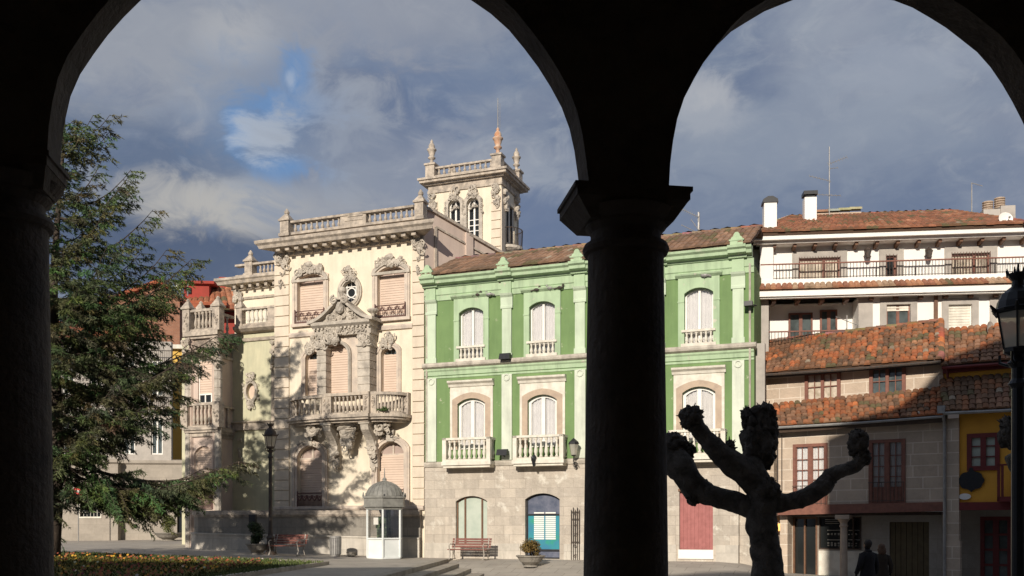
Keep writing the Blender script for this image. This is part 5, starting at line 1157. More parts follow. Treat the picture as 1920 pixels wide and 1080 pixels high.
q.box(dd[0], dd[1], dp + .1, dp + .14, -.5, zbm - .25); q.build('wooden_gate', gatew, oh); q = MB(); q.box(dd[0] - .05, dd[1] + .05, dp - .25, dp + .05, -1, -.42); q.build('gate_step', lgrey, oh)
cx_ = U3(1582, .1); zt = bq[0][1]; 
m = MB(); m.box(cx_ - .2, cx_ + .2, -.1, .3, -1, zgo + .12); m.lathe(cx_, .1, zgo + .1, [(.2, 0), (.2, .06), (.15, .1)] + [(.145 - .015 * t / 6, .12 + (zt - zgo - .7) * t / 6) for t in range(7)] + [(.17, zt - zgo - .52), (.14, zt - zgo - .48), (.14, zt - zgo - .4), (.22, zt - zgo - .28), (.24, zt - zgo - .24)], 14); m.box(cx_ - .26, cx_ + .26, -.16, .36, zt - .16, zt - .0); m.build('porch_column', brownst, oh)
q = MB(); x = U3(1461, dp - .3); z = Z3(1461, 990, dp - .3); q.lathe(x, dp - .3, z - .12, [(.08, 0), (.13, .06), (.09, .26), (.04, .3)], 10); t = tag(q.build('wall_lamp', glow), 'glowing orange lamp beside the dark shop door under the porch', 'lamp'); placed(t, C)
m = MB(); m.tube([P3(1458, 815, -.06), P3(1458, 950, -.06)], .03, 5); m.tube([P3(1466, 815, -.06), P3(1466, 945, -.06)], .02, 5); m.build('wall_pipe', iron, oh)
# pier + drainpipe between the houses, then the ochre house
yh = C.root('ochre_house', 'ochre yellow house with maroon window, red balcony and brown tile roofs', 'house')
m = MB(); m.box(U3(1776), U3(1799), -.12, .3, -1, Z3(1786, 785)); m.box(U3(1774), U3(1801), -.15, .3, -1, Z3(1786, 1014)); m.build('stone_pier', houseston, yh)
m = MB(); m.box(U3(1768), U3(1776), -.02, .2, -1, Z3(1770, 775)); m.build('corner_strip', bigston, yh)
m = MB(); m.tube([P3(1769, 770, -.5), P3(1769, 782, -.5), P3(1771, 800, -.2), P3(1771, 1095, -.2)], .055, 8); m.box(U3(1763), U3(1777), -.65, -.4, Z3(1770, 778), Z3(1770, 764)); tag(m.build('drain_pipe', zinc, None), 'tall grey drainpipe with a square hopper between the stone house and the ochre house', 'pipe'); placed(COL.objects[-1], C)
xr = U3(2010)
m = MB(); wy = (U3(1815), U3(1873), Z3(1844, 880), Z3(1844, 814)); m.prism([(U3(1798), Z3(1798, 942)), (xr, Z3(1798, 942)), (xr, Z3(1798, 765)), (U3(1798), Z3(1798, 768))], .0, .3, [[(wy[0], wy[2]), (wy[1], wy[2]), (wy[1], wy[3]), (wy[0], wy[3])]])
m.prism([Q3(1768, 735, 1.1), (xr + .5, Q3(1768, 735, 1.1)[1]), (xr + .5, Q3(1768, 683, 1.1)[1]), Q3(1768, 683, 1.1)], 1.1, 1.3); m.build('ochre_wall', ochre, yh)
q = MB(); a, b, z0, z1 = wy; f = .12; q.ring([(a + f, z0 + f), (b - f, z0 + f), (b - f, z1 - f), (a + f, z1 - f)], [(a - .03, z0 - .04), (b + .03, z0 - .04), (b + .03, z1 + .03), (a - .03, z1 + .03)], -.07, .08); c_ = (a + b) / 2; q.box(c_ - .09, c_ + .09, -.05, .06, z0, z1)
for t in (.36, .66): q.box(a, b, -.02, .04, z0 + (z1 - z0) * t - .02, z0 + (z1 - z0) * t + .02)
w = q.build('window', maroon, yh); q = MB(); q.box(a, b, .05, .06, z0, z1); q.build('pane', paleglass, w)
roof('upper_roof', yh, P3(1766, 686, .7), (P3(1766, 686, .7)[0] + 4.2, .7, P3(1766, 686, .7)[2] + .0), (P3(1766, 686, .7)[0] + 4.2, 3, P3(1766, 619, 3)[2]), P3(1766, 619, 3), .215, .27, moss + moss + opal, .03, seed=31)
roof('lower_roof', yh, P3(1769, 772, -.5), (P3(1769, 772, -.5)[0] + 4.0, -.5, P3(1769, 772, -.5)[2]), (P3(1769, 772, -.5)[0] + 4.0, 1.1, P3(1764, 712, 1.1)[2]), P3(1762, 712, 1.1), .215, .27, moss + [(.26, .13, .08)], .03, seed=32)
a = P3(1769, 775, -.56); gutter('gutter', a, (a[0] + 4, a[1], a[2]), yh, zinc); a = P3(1766, 690, .65); gutter('gutter', a, (a[0] + 4.2, a[1], a[2]), yh, maroon, .06)
m = MB(); a = Q3(1768, 694, 1.0); m.box(a[0], xr + .5, .95, 1.15, a[1] - .12, a[1] + .2); m.tube([P3(1776, 690, .9), P3(1777, 708, .9)], .05, 6); m.build('fascia', maroon, yh)
m = MB(); q = Z3(1800, 942); m.box(U3(1799), xr, -.1, .35, q - .28, q); m.build('porch_beam', maroon, yh)
m = MB(); ydx = (U3(1838, 1.5), U3(1897, 1.5)); m.prism([(U3(1799, 1.5), -1), (xr + 1, -1), (xr + 1, q), (U3(1799, 1.5), q)], 1.5, 1.7, [[(ydx[0], -.6), (ydx[1], -.6), (ydx[1], q - .5), (ydx[0], q - .5)]]); m.box(U3(1799), xr, .3, 1.5, q - .1, q); m.build('porch_wall', bigston, yh)
m = MB(); a, b = ydx; m.ring([(a + .14, -.6), (b - .14, -.6), (b - .14, q - .64), (a + .14, q - .64)], [(a, -.6), (b, -.6), (b, q - .5), (a, q - .5)], 1.48, 1.6); m.box((a + b) / 2 - .1, (a + b) / 2 + .1, 1.49, 1.59, -.6, q - .6)
for t in (.3, .52, .74): m.box(a, b, 1.5, 1.58, -.6 + (q + .1) * t - .04, -.6 + (q + .1) * t + .04)
w = m.build('door', maroon, yh); m = MB(); m.box(a, b, 1.58, 1.59, -.6, q - .5); m.build('pane', dimglass, w)
m = MB(); a = U3(1874); m.box(a, xr, -.7, -.0, Z3(1880, 940) - .02, Z3(1880, 932)); m.box(a, xr, -.7, -.6, Z3(1880, 872) - .06, Z3(1880, 872)); m.box(a, a + .09, -.7, -.61, Z3(1880, 940), Z3(1880, 870))
for i in range(9): m.box(a + .12 + i * .3, a + .2 + i * .3, -.68, -.62, Z3(1880, 935), Z3(1880, 872))
m.build('balcony', maroon, yh)
m = MB(); cx_, cz_ = Q3(1821, 901, -.06); n = 48; pts = []
for i in range(n): w = 2 * pi * i / n; r = .36 * (1 + .09 * abs(cos(w * 4)) + .0); pts.append((cx_ + r * 1.08 * cos(w), cz_ + r * .9 * sin(w)))
m.prism(pts, -.09, -.03); m.prism([(cx_ - .09, cz_ + .3), (cx_ + .09, cz_ + .3), (cx_ + .05, cz_ + .46), (cx_ - .05, cz_ + .46)], -.085, -.035); m.prism([(cx_ - .09, cz_ - .3), (cx_ + .09, cz_ - .3), (cx_, cz_ - .42)], -.085, -.035); placed(tag(m.build('shop_sign', blackmet), 'dark scalloped metal sign on the ochre wall below the maroon window', 'sign'), C)
m = MB(); cx_, cz_ = Q3(1809, 931, -.06); m.prism([(cx_ + .2 * cos(i * pi / 10), cz_ + .11 * sin(i * pi / 10)) for i in range(20)], -.08, -.03); placed(tag(m.build('oval_plaque', white), 'small white oval plaque low on the ochre wall', 'plaque'), C)
dish('greyish satellite dish seen edge-on on the brown roof beside the dark lamp', C, 1859, 620, 2.6, .36, (.96, -.3, .1), lgrey)
m = MB(); m.tube([P3(1728, 778, -.4), P3(1735, 752, .3)], .035, 5); m.tube([P3(1722, 772, -.55), P3(1727, 779, -.45)], .03, 5); m.build('roof_pipe', whitest, oh)
# grey strip / garden wall between green and stone houses
gw = thing('grey_wall', 'tall narrow grey wall between the green building and the old stone house', 'wall', A.w(0, 0), A.a)
m = MB(); m.box(g1 + .02, U(1434, .4), .4, .7, -1, Z(1425, 640)); m.build('wall_face', lgrey, gw)

# ------------------------------------------------------------------ background houses on the left
D = Fr(220, 56, 4); U4, Z4 = D.u, D.z
def P4(px, py, d=0): x, z = D.hit(px, py, d); return (x, z)
bh = D.root('bank_building', 'background house with grey stone ground floor and barred windows behind the conifer', 'building')
ztf = Z4(220, 868); zup = Z4(220, 640)
wn = [(150, 188, 926, 969, -.6), (235, 257, 922, 968, 0), (278, 301, 922, 968, 0), (332, 350, 918, 1008, 0), (354, 366, 925, 1008, 0)]
m = MB(); rects = [[P4(a, d_, dd_), P4(b, d_, dd_), P4(b, c_, dd_), P4(a, c_, dd_)] for a, b, c_, d_, dd_ in wn]
m.prism([P4(60, 1040, -.6), P4(221, 1040, -.6), P4(221, 868, -.6), P4(60, 868, -.6)], -.6, -.3, [rects[0]]); m.prism([P4(220, 1040), P4(372, 1040), P4(372, 868), P4(220, 868)], 0, .3, rects[1:]); m.box(U4(221, -.6) - .2, U4(221, -.6), -.35, .1, 0, ztf); m.build('stone_ground_floor', bigston, bh)
m = MB(); m.mold([(-.6, ztf - .1), (-.75, ztf), (-.75, ztf + .15), (-.6, ztf + .2)], U4(60), U4(221, -.6)); m.mold([(0, ztf - .1), (-.12, ztf), (-.12, ztf + .15), (0, ztf + .2)], U4(221), U4(372)); m.build('ledge', bigston, bh)
m = MB(); xs_ = [(U4(p), U4(p + 22)) for p in (118, 170, 232, 284)]
hs = [[(a, z_), (b, z_), (b, z_ + 2.1), (a, z_ + 2.1)] for a, b in xs_ for z_ in (ztf + .5, ztf + 3.9)]
m.prism([(U4(60), ztf), (U4(322), ztf), (U4(322), zup), (U4(60), zup)], -.1, .2, hs); m.box(U4(60), U4(322), 6, 6.2, 0, zup); m.build('upper_wall', lgrey, bh)  # darker grey on this pale wall puts its shade into the colour
for k, h_ in enumerate(hs):
    q = MB(); a, b = h_[0][0], h_[1][0]; z0, z1 = h_[0][1], h_[2][1]; q.ring([(a + .07, z0 + .07), (b - .07, z0 + .07), (b - .07, z1 - .07), (a + .07, z1 - .07)], h_, -.0, .08); q.box((a + b) / 2 - .05, (a + b) / 2 + .05, -.01, .07, z0, z1); w = q.build('window', white, bh); q = MB(); q.box(a, b, .06, .07, z0, z1); q.build('pane', dimglass, w)
for k, h_ in enumerate(rects):
    y = wn[k][4]; q = MB(); a, b = h_[0][0], h_[1][0]; z0, z1 = h_[0][1], h_[2][1]; q.box(a, b, y + .2, y + .22, z0, z1); q.build('shop_glass', darkglass, bh)
    if k < 3:
        q = MB()
        for i in range(7): x = a + (b - a) * i / 6; q.tube([(x, y + .05, z0), (x, y + .05, z1)], .015, 4)
        for i in range(6): z = z0 + (z1 - z0) * i / 5; q.tube([(a, y + .05, z), (b, y + .05, z)], .013, 4)
        q.ring([(a, z0), (b, z0), (b, z1), (a, z1)], [(a - .08, z0 - .08), (b + .08, z0 - .08), (b + .08, z1 + .08), (a - .08, z1 + .08)], y - .04, y + .05); q.build('window_bars', iron if k else whitest, bh)
for px, py in ((228, 765), (285, 765), (285, 690)):
    q = MB(); a, z = P4(px, py, -.1); q.box(a, a + 1.35, -.8, -.1, z - .14, z); bb = q.build('balcony', bigston, bh); q = MB()
    for i in range(13): q.tube([(a + .03 + i * .107, -.76, z), (a + .03 + i * .107, -.76, z + .9)], .012, 4)
    q.tube([(a, -.76, z + .9), (a + 1.35, -.76, z + .9)], .025, 4); q.build('iron_rail', iron, bb)
x0 = U4(60); roof('roof', bh, (x0, -.5, zup), (U4(235), -.5, zup), (U4(235), 3.4, zup + 1.7), (x0, 3.4, zup + 1.7), .4, .5, [(.42, .14, .06), (.36, .13, .07)], seed=41)
bk = thing('brick_house', 'tall brown brick gable house behind the conifer', 'house', D.w(0, 0), D.a)
m = MB(); m.prism([P4(170, 1000, 5), P4(337, 1000, 5), P4(337, 566, 5), P4(300, 530, 5), P4(170, 576, 5)], 5, 12); m.build('brick_wall', brickm, bk)
m = MB(); p, q_, r_ = P4(166, 578, 4.8), P4(300, 530, 4.8), P4(341, 568, 4.8)
for a, b in ((p, q_), (q_, r_)): m.hexa([(a[0], 4.7, a[1]), (b[0], 4.7, b[1]), (b[0], 12.2, b[1]), (a[0], 12.2, a[1]), (a[0], 4.7, a[1] + .25), (b[0], 4.7, b[1] + .25), (b[0], 12.2, b[1] + .25), (a[0], 12.2, a[1] + .25)])
m.build('roof', orangem, bk)
m = MB(); 
m.box(U4(322, 5), U4(337, 5), 4.75, 5, Z4(330, 1000, 5), Z4(330, 664, 5)); yb = thing('yellow_house', 'narrow yellow house front beside the palace corner bay', 'house', D.w(0, 0), D.a)
m2 = MB(); m2.box(U4(318, 4), U4(352, 4), 4, 4.6, 0, Z4(330, 655, 4)); m2.build('yellow_wall', yellowm, yb); m2 = MB(); m2.box(U4(316, 4), U4(354, 4), 3.7, 4.7, Z4(330, 655, 4), Z4(330, 655, 4) + .25); m2.build('eaves', whitest, yb)
orh = thing('orange_roof_house', 'distant house with bright orange red roofs, red dormer and chimney', 'house', D.w(0, 0), D.a)
def P5(px, py, d): x, z = D.hit(px, py, d); return (x, d, z)
m = MB(); m.box(U4(325, 16), U4(470, 16), 15, 22, 0, Z4(400, 578, 16)); m.build('house_wall', redwall, orh)
roof('roof', orh, P5(325, 582, 14.6), P5(470, 582, 14.6), P5(440, 527, 18), P5(360, 540, 18), .5, .6, [(.38, .14, .07), (.34, .12, .06), (.40, .17, .09)], seed=51)
m = MB(); m.box(U4(345, 16), U4(392, 16), 16, 18, Z4(360, 560, 16), Z4(360, 533, 16)); dm = m.build('dormer', redwall, orh)
m = MB(); m.box(U4(342, 15.8), U4(402, 15.8), 15.7, 18.2, Z4(360, 533, 16), Z4(360, 533, 16) + .2); m.build('dormer_roof', redwall, dm); m = MB(); m.box(U4(350, 16), U4(359, 16), 15.9, 15.96, Z4(360, 551, 16), Z4(360, 540, 16)); m.build('pane', darkglass, dm)
m = MB(); m.box(U4(413, 17), U4(423, 17), 17, 17.6, Z4(418, 545, 17), Z4(418, 522, 17)); m.box(U4(411, 17), U4(425, 17), 16.9, 17.7, Z4(418, 523, 17), Z4(418, 520, 17)); m.build('chimney', redwall, orh)
m = MB(); m.box(U4(378, 13), U4(425, 13), 13, 14, Z4(400, 572, 13), Z4(400, 566, 13)); m.box(U4(335, 13.2), U4(380, 13.2), 13.2, 14.5, Z4(360, 590, 13), Z4(360, 562, 13)); m.build('terrace_wall', orangem, orh)
dish('white round satellite dish above the brown brick gable', D, 336, 537, 4.4, .27, (.1, -1, .25))
m = MB(); x, z = P4(352, 527, 8); m.tube([(x, 8, z - 1), (x, 8, z)], .04, 4); placed(tag(m.build('aerial_rod', zinc), 'short aerial rod above the orange roofs beside the white dish', 'antenna'), D)
# far tree line / houses closing the plaza behind, low hill
m = MB(); m.v = [(-400, 160, 0), (400, 160, 0), (400, 260, 6), (-400, 260, 6)]; m.f = [(0, 1, 2, 3)]; m.c = [None]; tag(m.build('hill', grassm), kind='structure')
# ------------------------------------------------------------------ street furniture
def gz(x, y): return zr(x, y) if x > EX(y) else zl(x, y)
def site(px, d): x, y, _ = A.w(U(px, d), d); return (x, y, gz(x, y))
def bench(label, px, d, w=1.75, rz=None):
    t = thing('park_bench', label, 'bench', site(px, d), A.a if rz is None else rz, 'slatted benches on the plaza')
    for i in range(4): m = MB(); m.box(-w / 2, w / 2, -.42 + i * .11, -.33 + i * .11, .42 - abs(i - 1.5) * .01, .45 - abs(i - 1.5) * .01); m.build('seat_slat', benchw, t)
    for i in range(4): m = MB(); y = .06 + i * .035; z = .50 + i * .105; m.hexa([(-w / 2, y, z), (w / 2, y, z), (w / 2, y + .03, z), (-w / 2, y + .03, z), (-w / 2, y + .03, z + .085), (w / 2, y + .03, z + .085), (w / 2, y + .06, z + .085), (-w / 2, y + .06, z + .085)]); m.build('back_slat', benchw, t)
    for s_ in (-1, 1):
        m = MB(); x = s_ * (w / 2 - .12)
        m.tube([(x, -.46, .02), (x, -.36, .22), (x, -.42, .40)], .028, 6); m.tube([(x, .12, .02), (x, .02, .24), (x, .06, .44), (x, .20, .92)], .028, 6); m.tube([(x, -.42, .40), (x, .04, .40)], .026, 6)
        m.tube([(x, -.42, .40), (x, -.48, .58), (x, -.38, .66), (x, .1, .64)], .022, 6); m.tube([(x, -.5, .02), (x, .18, .02)], .022, 6); m.build('leg', benchm, t)
    return t
bench('brown slatted bench standing against the stone wall of the green building', 882, -1.15, 1.8)
bench('red slatted bench beside the lamp post in front of the curved palace wall', 542, -3.7, 1.65)
def lamp(label, loc, s=1.0, H=3.35, rz=0, mat=blackmet):
    t = thing('street_lamp', label, 'street lamp', loc, rz); t.scale = (s, s, s)
    m = MB(); m.lathe(0, 0, 0, [(.2, 0), (.2, .1), (.15, .16), (.13, .6), (.16, .66), (.10, .74), (.075, .95), (.07, H - .35), (.11, H - .3), (.07, H - .24), (.07, H - .12), (.12, H - .06), (.06, H)], 14); m.build('pole', mat, t)
    m = MB()
    for k in range(4):
        a = k * pi / 2 + pi / 4; m.tube([(.06 * cos(a), .06 * sin(a), H - .1), (.2 * cos(a), .2 * sin(a), H - .04), (.2 * cos(a), .2 * sin(a), H + .05)], .018, 5)
    m.lathe(0, 0, H - .02, [(.05, 0), (.1, .05), (.16, .08), (.165, .12)], 8); m.build('lantern_base', mat, t)
    L0, L1 = H + .1, H + .52; g = MB(); c = [(cos(a) * .16, sin(a) * .16, L0) for a in [k * pi / 3 for k in range(6)]] + [(cos(a) * .235, sin(a) * .235, L1) for a in [k * pi / 3 for k in range(6)]]
    g.add(c, [(k, (k + 1) % 6, 6 + (k + 1) % 6, 6 + k) for k in range(6)]); g.build('lantern_glass', lampglass, t)
    m = MB()
    for k in range(6): m.tube([c[k], c[k + 6]], .013, 4)
    m.tube(c[:6] + c[:1], .013, 4); m.tube(c[6:] + c[6:7], .016, 4); m.build('lantern_frame', mat, t)
    m = MB(); m.lathe(0, 0, L1, [(.26, 0), (.27, .03), (.235, .05), (.22, .12), (.18, .21), (.11, .27), (.07, .3), (.065, .36), (.10, .40), (.12, .44), (.02, .44)], 12)
    for k in range(8): a = k * pi / 4; m.tube([(.11 * cos(a), .11 * sin(a), L1 + .42), (.13 * cos(a), .13 * sin(a), L1 + .5)], [.02, .006], 4)
    for k in range(6): a = k * pi / 3; m.tube([(.25 * cos(a), .25 * sin(a), L1 + .0), (.32 * cos(a), .32 * sin(a), L1 + .08)], [.03, .012], 5)
    m.tube([(0, 0, L1 + .4), (0, 0, L1 + .56)], [.03, .008], 5); m.build('lantern_cap', mat, t)
    return t
lp = at(1909, 985, 11); lamp('large dark street lamp close by at the right edge of the view', (lp.x, 11, -.3), 1.0, 3.82)
x, y, z = site(507, -3.9); lamp('tall grey street lamp behind the bench in front of the palace', (x, y, z), 1.12, 4.05, 0, iron)
# wall lanterns of the green building
for px, lb in ((1077, 'black lantern on a bracket on the green building beside the big column'),):
    x = U(px, -.4); z = Z(px, 822, -.4); q = MB(); q.tube([(x, 0, z - 1.1), (x, -.25, z - 1.2), (x, -.5, z - .95), (x, -.5, z - .8)], .03, 5); scroll(q, x, z - 1.1, .12, -.3, .02); c_ = MB()
    q.lathe(x, -.5, z - .75, [(.06, 0), (.12, .05), (.1, .06)], 6); q.lathe(x, -.5, z - .25, [(.24, 0), (.2, .1), (.08, .2), (.03, .25)], 6)
    t = thing('wall_lantern', lb, 'lantern', A.w(0, 0), A.a); q.build('bracket', blackmet, t); c_.lathe(x, -.5, z - .7, [(.12, 0), (.21, .45)], 6); c_.build('lantern_glass', lampglass, t)
for px, py, lb in ((942, 847, 'black floodlight on the ledge between the two lower white balconies'), (947, 667, 'dark floodlight on the upper ledge at the foot of the pilaster'), (1006, 860, 'small dark object fixed under the right lower white balcony')):  # the rounded object under the balcony is unidentified, only grouped with floodlights
    x, z = A.hit(px, py, -.35); q = MB(); q.hexa([(x - .25, -.5, z - .16), (x + .25, -.5, z - .16), (x + .25, -.2, z - .14), (x - .25, -.2, z - .14), (x - .23, -.42, z + .1), (x + .23, -.42, z + .1), (x + .23, -.25, z + .12), (x - .23, -.25, z + .12)]) if px != 1006 else (q.ball((x, -.7, z - .02), (.12, .12, .16), .2, 6), q.tube([(x, -.7, z - .1), (x, -.7, z - .35)], [.1, .04], 6))
    q.tube([(x, -.3, z - .1), (x, -.05, z - .2)], .03, 5); placed(tag(q.build('floodlight', blackmet), lb, 'floodlight'), A)
x, z = A.hit(1402, 571, -.3); q = MB(); q.box(x - .12, x + .2, -.5, -.2, z - .08, z + .1); q.tube([(x, -.3, z), (x + .3, 0, z)], .03, 5); placed(tag(q.build('floodlight', blackmet), 'dark floodlight high at the right edge of the green building', 'floodlight'), A)
def pigeon(px, py, k, lb, d=-.15):
    x, z = A.hit(px, py, d); q = MB(); f = -1 if k % 2 else 1
    q.ball((x, d, z + .1), (.16, .075, .075), 0, 6); q.ball((x + f * .13, d, z + .2), (.05, .045, .05), 0, 5); q.tube([(x + f * .1, d, z + .12), (x + f * .13, d, z + .2)], [.06, .035], 6); q.tube([(x - f * .12, d, z + .1), (x - f * .27, d, z + .05)], [.05, .03], 5); q.tube([(x + f * .17, d, z + .2), (x + f * .21, d, z + .19)], [.012, .004], 4)
    for s_ in (-1, 1): q.tube([(x, d + s_ * .03, z + .05), (x, d + s_ * .03, z)], .01, 4)
    placed(tag(q.build('pigeon', zinc if k % 2 else iron), lb, 'pigeon', 'pigeons on the window hoods'), A)
for k, (px, py, lb) in enumerate(((896, 556, 'dark pigeon in the middle of the upper left window hood'), (917, 556, 'light grey pigeon at the right end of the upper left window hood'), (1006, 547, 'dark pigeon in the middle of the upper second window hood'), (1031, 544, 'light grey pigeon right of the middle on the upper second window hood'), (1050, 543, 'dark pigeon at the right end of the upper second window hood'), (1321, 521, 'pigeon on the hood of the upper window right of the big column'))): pigeon(px, py, k, lb)
# iron gate leaf beside the column
q = MB(); a, b = U(1073), U(1088); z0, z1 = .0, Z(1080, 960)
for i in range(5): x = a + (b - a) * i / 4; q.tube([(x, -.15, z0), (x, -.15, z1 + (.2 if i % 2 else .1))], .016, 4)
for z in (z0 + .1, z0 + .9, z1 - .3, z1): q.tube([(a, -.15, z), (b, -.15, z)], .018, 4)
for i in range(5): scroll(q, (a + b) / 2, z0 + .3 + i * .45, .09, -.15, .012, (-1) ** i, 1.3)
placed(tag(q.build('iron_gate', iron), 'narrow wrought iron gate leaf against the stone wall beside the big column', 'gate'), A)
# kiosk
kx, ky, kz = site(721, -2.1); kt = thing('kiosk', 'small white glazed booth with grey ribbed dome and spike in front of the palace', 'kiosk', (kx, ky, kz), 0)
KR = .80; off = -pi / 2 + .04
def octo(r, z): return [(r * cos(off + k * pi / 3), r * sin(off + k * pi / 3), z) for k in range(6)]
m = MB(); m.plan([p[:2] for p in octo(KR + .02, 0)], 0, .08); m.plan([p[:2] for p in octo(KR - .02, 0)], .08, .85); m.build('lower_panels', kwhite, kt)
m = MB()
for p, q in zip(octo(KR, 0), octo(KR, 0)[1:] + octo(KR, 0)[:1]): m.tube([(p[0], p[1], .05), (p[0], p[1], 2.15)], .045, 6)
for z in (.85, 2.12): m.tube(octo(KR, z) + octo(KR, z)[:1], .04, 5)
m.build('frame', kwhite, kt)
m = MB()
o_ = octo(KR - .03, 0)
for p, q in zip(o_, o_[1:] + o_[:1]): m.add([(p[0], p[1], .85), (q[0], q[1], .85), (q[0], q[1], 2.12), (p[0], p[1], 2.12)], [(0, 1, 2, 3)])
m.build('glazing', clear, kt)
m = MB(); m.box(-.3, .3, -.2, .4, .85, 1.3); m.box(-.4, .1, .1, .5, 1.3, 1.8); m.box(.15, .2, -.5, .5, .85, 2.1); m.build('shelves', Mat('green_grey_shelves', (.10, .14, .08), (.03, .04, .03), 8, thresh=(.45, .5)), kt)
m = MB(); m.box(-.40, -.2, -.50, -.48, 1.45, 1.75); m.build('notice', white, kt)
m = MB(); m.plan([p[:2] for p in octo(KR + .10, 0)], 2.12, 2.22); m.plan([p[:2] for p in octo(KR + .16, 0)], 2.22, 2.58); m.plan([p[:2] for p in octo(KR + .22, 0)], 2.58, 2.66); m.plan([p[:2] for p in octo(KR + .19, 0)], 2.2, 2.27)
for p in octo(KR + .19, 2.66): m.lathe(p[0], p[1], 2.64, [(.04, 0), (.045, .08), (.02, .12), (.03, .16), (0, .2)], 6)
m.build('fascia', dzinc, kt)
m = MB(); m.lathe(0, 0, 2.64, [(.80, 0), (.80, .06), (.76, .2), (.66, .38), (.5, .52), (.3, .62), (.1, .68), (.08, .74), (.1, .78), (.03, .84), (.012, 1.25)], 24)
for k in range(24): a = k * pi / 12; m.tube([((r + .005) * cos(a), (r + .005) * sin(a), 2.64 + z) for r, z in ((.80, .06), (.76, .2), (.66, .38), (.5, .52), (.3, .62), (.1, .68))], .014, 4)
m.build('dome', dzinc, kt)
# bin
x, y, z = site(629, -2.4); t = thing('litter_bin', 'grey cylindrical litter bin between the bench and the kiosk', 'bin', (x, y, z)); m = MB(); m.lathe(0, 0, 0, [(.2, 0), (.2, .05), (.23, .07), (.24, .78), (.26, .8), (.26, .86), (.2, .88), (.2, .8)], 18)
for k in range(18): a = k * pi / 9; m.tube([(.24 * cos(a), .24 * sin(a), .08), (.25 * cos(a), .25 * sin(a), .78)], .012, 4)
m.build('body', zinc, t); m = MB(); m.lathe(0, 0, .8, [(.19, 0), (.19, .03)], 12); m.build('opening', blackmet, t)
x, y, z = site(659, -2.2); m = MB(); m.lathe(0, 0, 0, [(.12, 0), (.2, .05), (.22, .18), (.24, .2), (.2, .2), (.18, .12)], 14); o = tag(m.build('stone_bowl', dwall), 'small empty dark stone bowl on the ground right of the bin', 'bowl'); o.location = (x, y, z)
x, y, z = site(474, -3.3); t = thing('info_post', 'dark narrow information post behind the round shrub by the palace wall', 'post', (x, y, z), A.a); m = MB(); m.box(-.07, .07, -.05, .05, 0, 1.2); m.build('post', bigston, t); m = MB(); m.box(-.17, .17, -.06, .06, 1.2, 1.7); m.build('panel', blackmet, t)
def shrub(label, loc, r, h, col, R0, seed, name='planter', zc=None):
    rr = random.Random(seed); t = thing(name, label, 'planter', loc, 0, 'round bowl planters'); m = MB(); m.lathe(0, 0, 0, [(R0 * .55, 0), (R0 * .5, .05), (R0 * .4, .08), (R0 * .75, .2), (R0 * .97, .38), (R0 * 1.08, .42), (R0 * 1.08, .46), (R0 * .9, .45), (R0 * .8, .38)], 20); m.build('bowl', dwall, t)
    m = MB(); m.lathe(0, 0, .36, [(R0 * .85, 0), (0, .05)], 14); m.build('soil', soil, t)
    m = MB(); zc = .42 + h / 2
    lumps = [(rr.uniform(-.45, .45) * r, rr.uniform(-.45, .45) * r, rr.uniform(-.4, .4) * h, rr.uniform(.4, .65)) for _ in range(9)]
    for i in range(2600):
        lx, ly, lz, lr = rr.choice(lumps); d = Vector((rr.gauss(0, 1), rr.gauss(0, 1), rr.gauss(0, 1))).normalized() * (rr.random() ** .35)
        c = Vector((lx + d.x * r * lr, ly + d.y * r * lr, zc + lz + d.z * h * .5 * lr)); a = Vector((rr.gauss(0, 1), rr.gauss(0, 1), rr.gauss(0, 1))).normalized(); b = a.cross(d if abs(a.dot(d)) < .9 else Vector((0, 0, 1))).normalized(); s_ = rr.uniform(.025, .05)
        k = rr.uniform(.6, 1.5); m.cc = tuple(x * k for x in col); m.add([c - a * s_, c - b * s_ * .5, c + a * s_, c + b * s_ * .5], [(0, 1, 2, 3)])
    m.build('foliage', leafm, t); m = MB()
    for i in range(5): m.tube([(0, 0, .38), (rr.uniform(-.3, .3) * r, rr.uniform(-.3, .3) * r, zc)], .015, 4)
    m.build('stem', bark, t)
shrub('round dark green shrub in a low bowl planter beside the lamp post', site(484, -3.9), .5, .95, (.025, .045, .014), .5, 1)
shrub('golden brown bush in a wide grey bowl planter in front of the green building', site(995, -2.6), .5, .75, (.16, .10, .025), .55, 2)
p = at(316, 985, 54); shrub('small green bush in a bowl planter by the background stone house', (p.x, p.y, gz(p.x, p.y)), .55, 1.1, (.10, .12, .03), .75, 3)
# round road sign behind the conifer
p = at(147, 985, 53); zg_ = gz(p.x, p.y); t = thing('road_sign', 'round red no entry sign on a thin pole beside the conifer trunk', 'sign', (p.x, p.y, zg_)); m = MB(); m.tube([(0, 0, 0), (0, 0, 3.0)], .03, 6); m.build('pole', zinc, t)
m = MB(); m.prism([(.28 * cos(i * pi / 12), 2.8 + .28 * sin(i * pi / 12)) for i in range(24)], -.06, -.04); m.build('disc', signred, t); m = MB(); m.box(-.18, .18, -.075, -.06, 2.75, 2.85); m.build('bar', white, t)

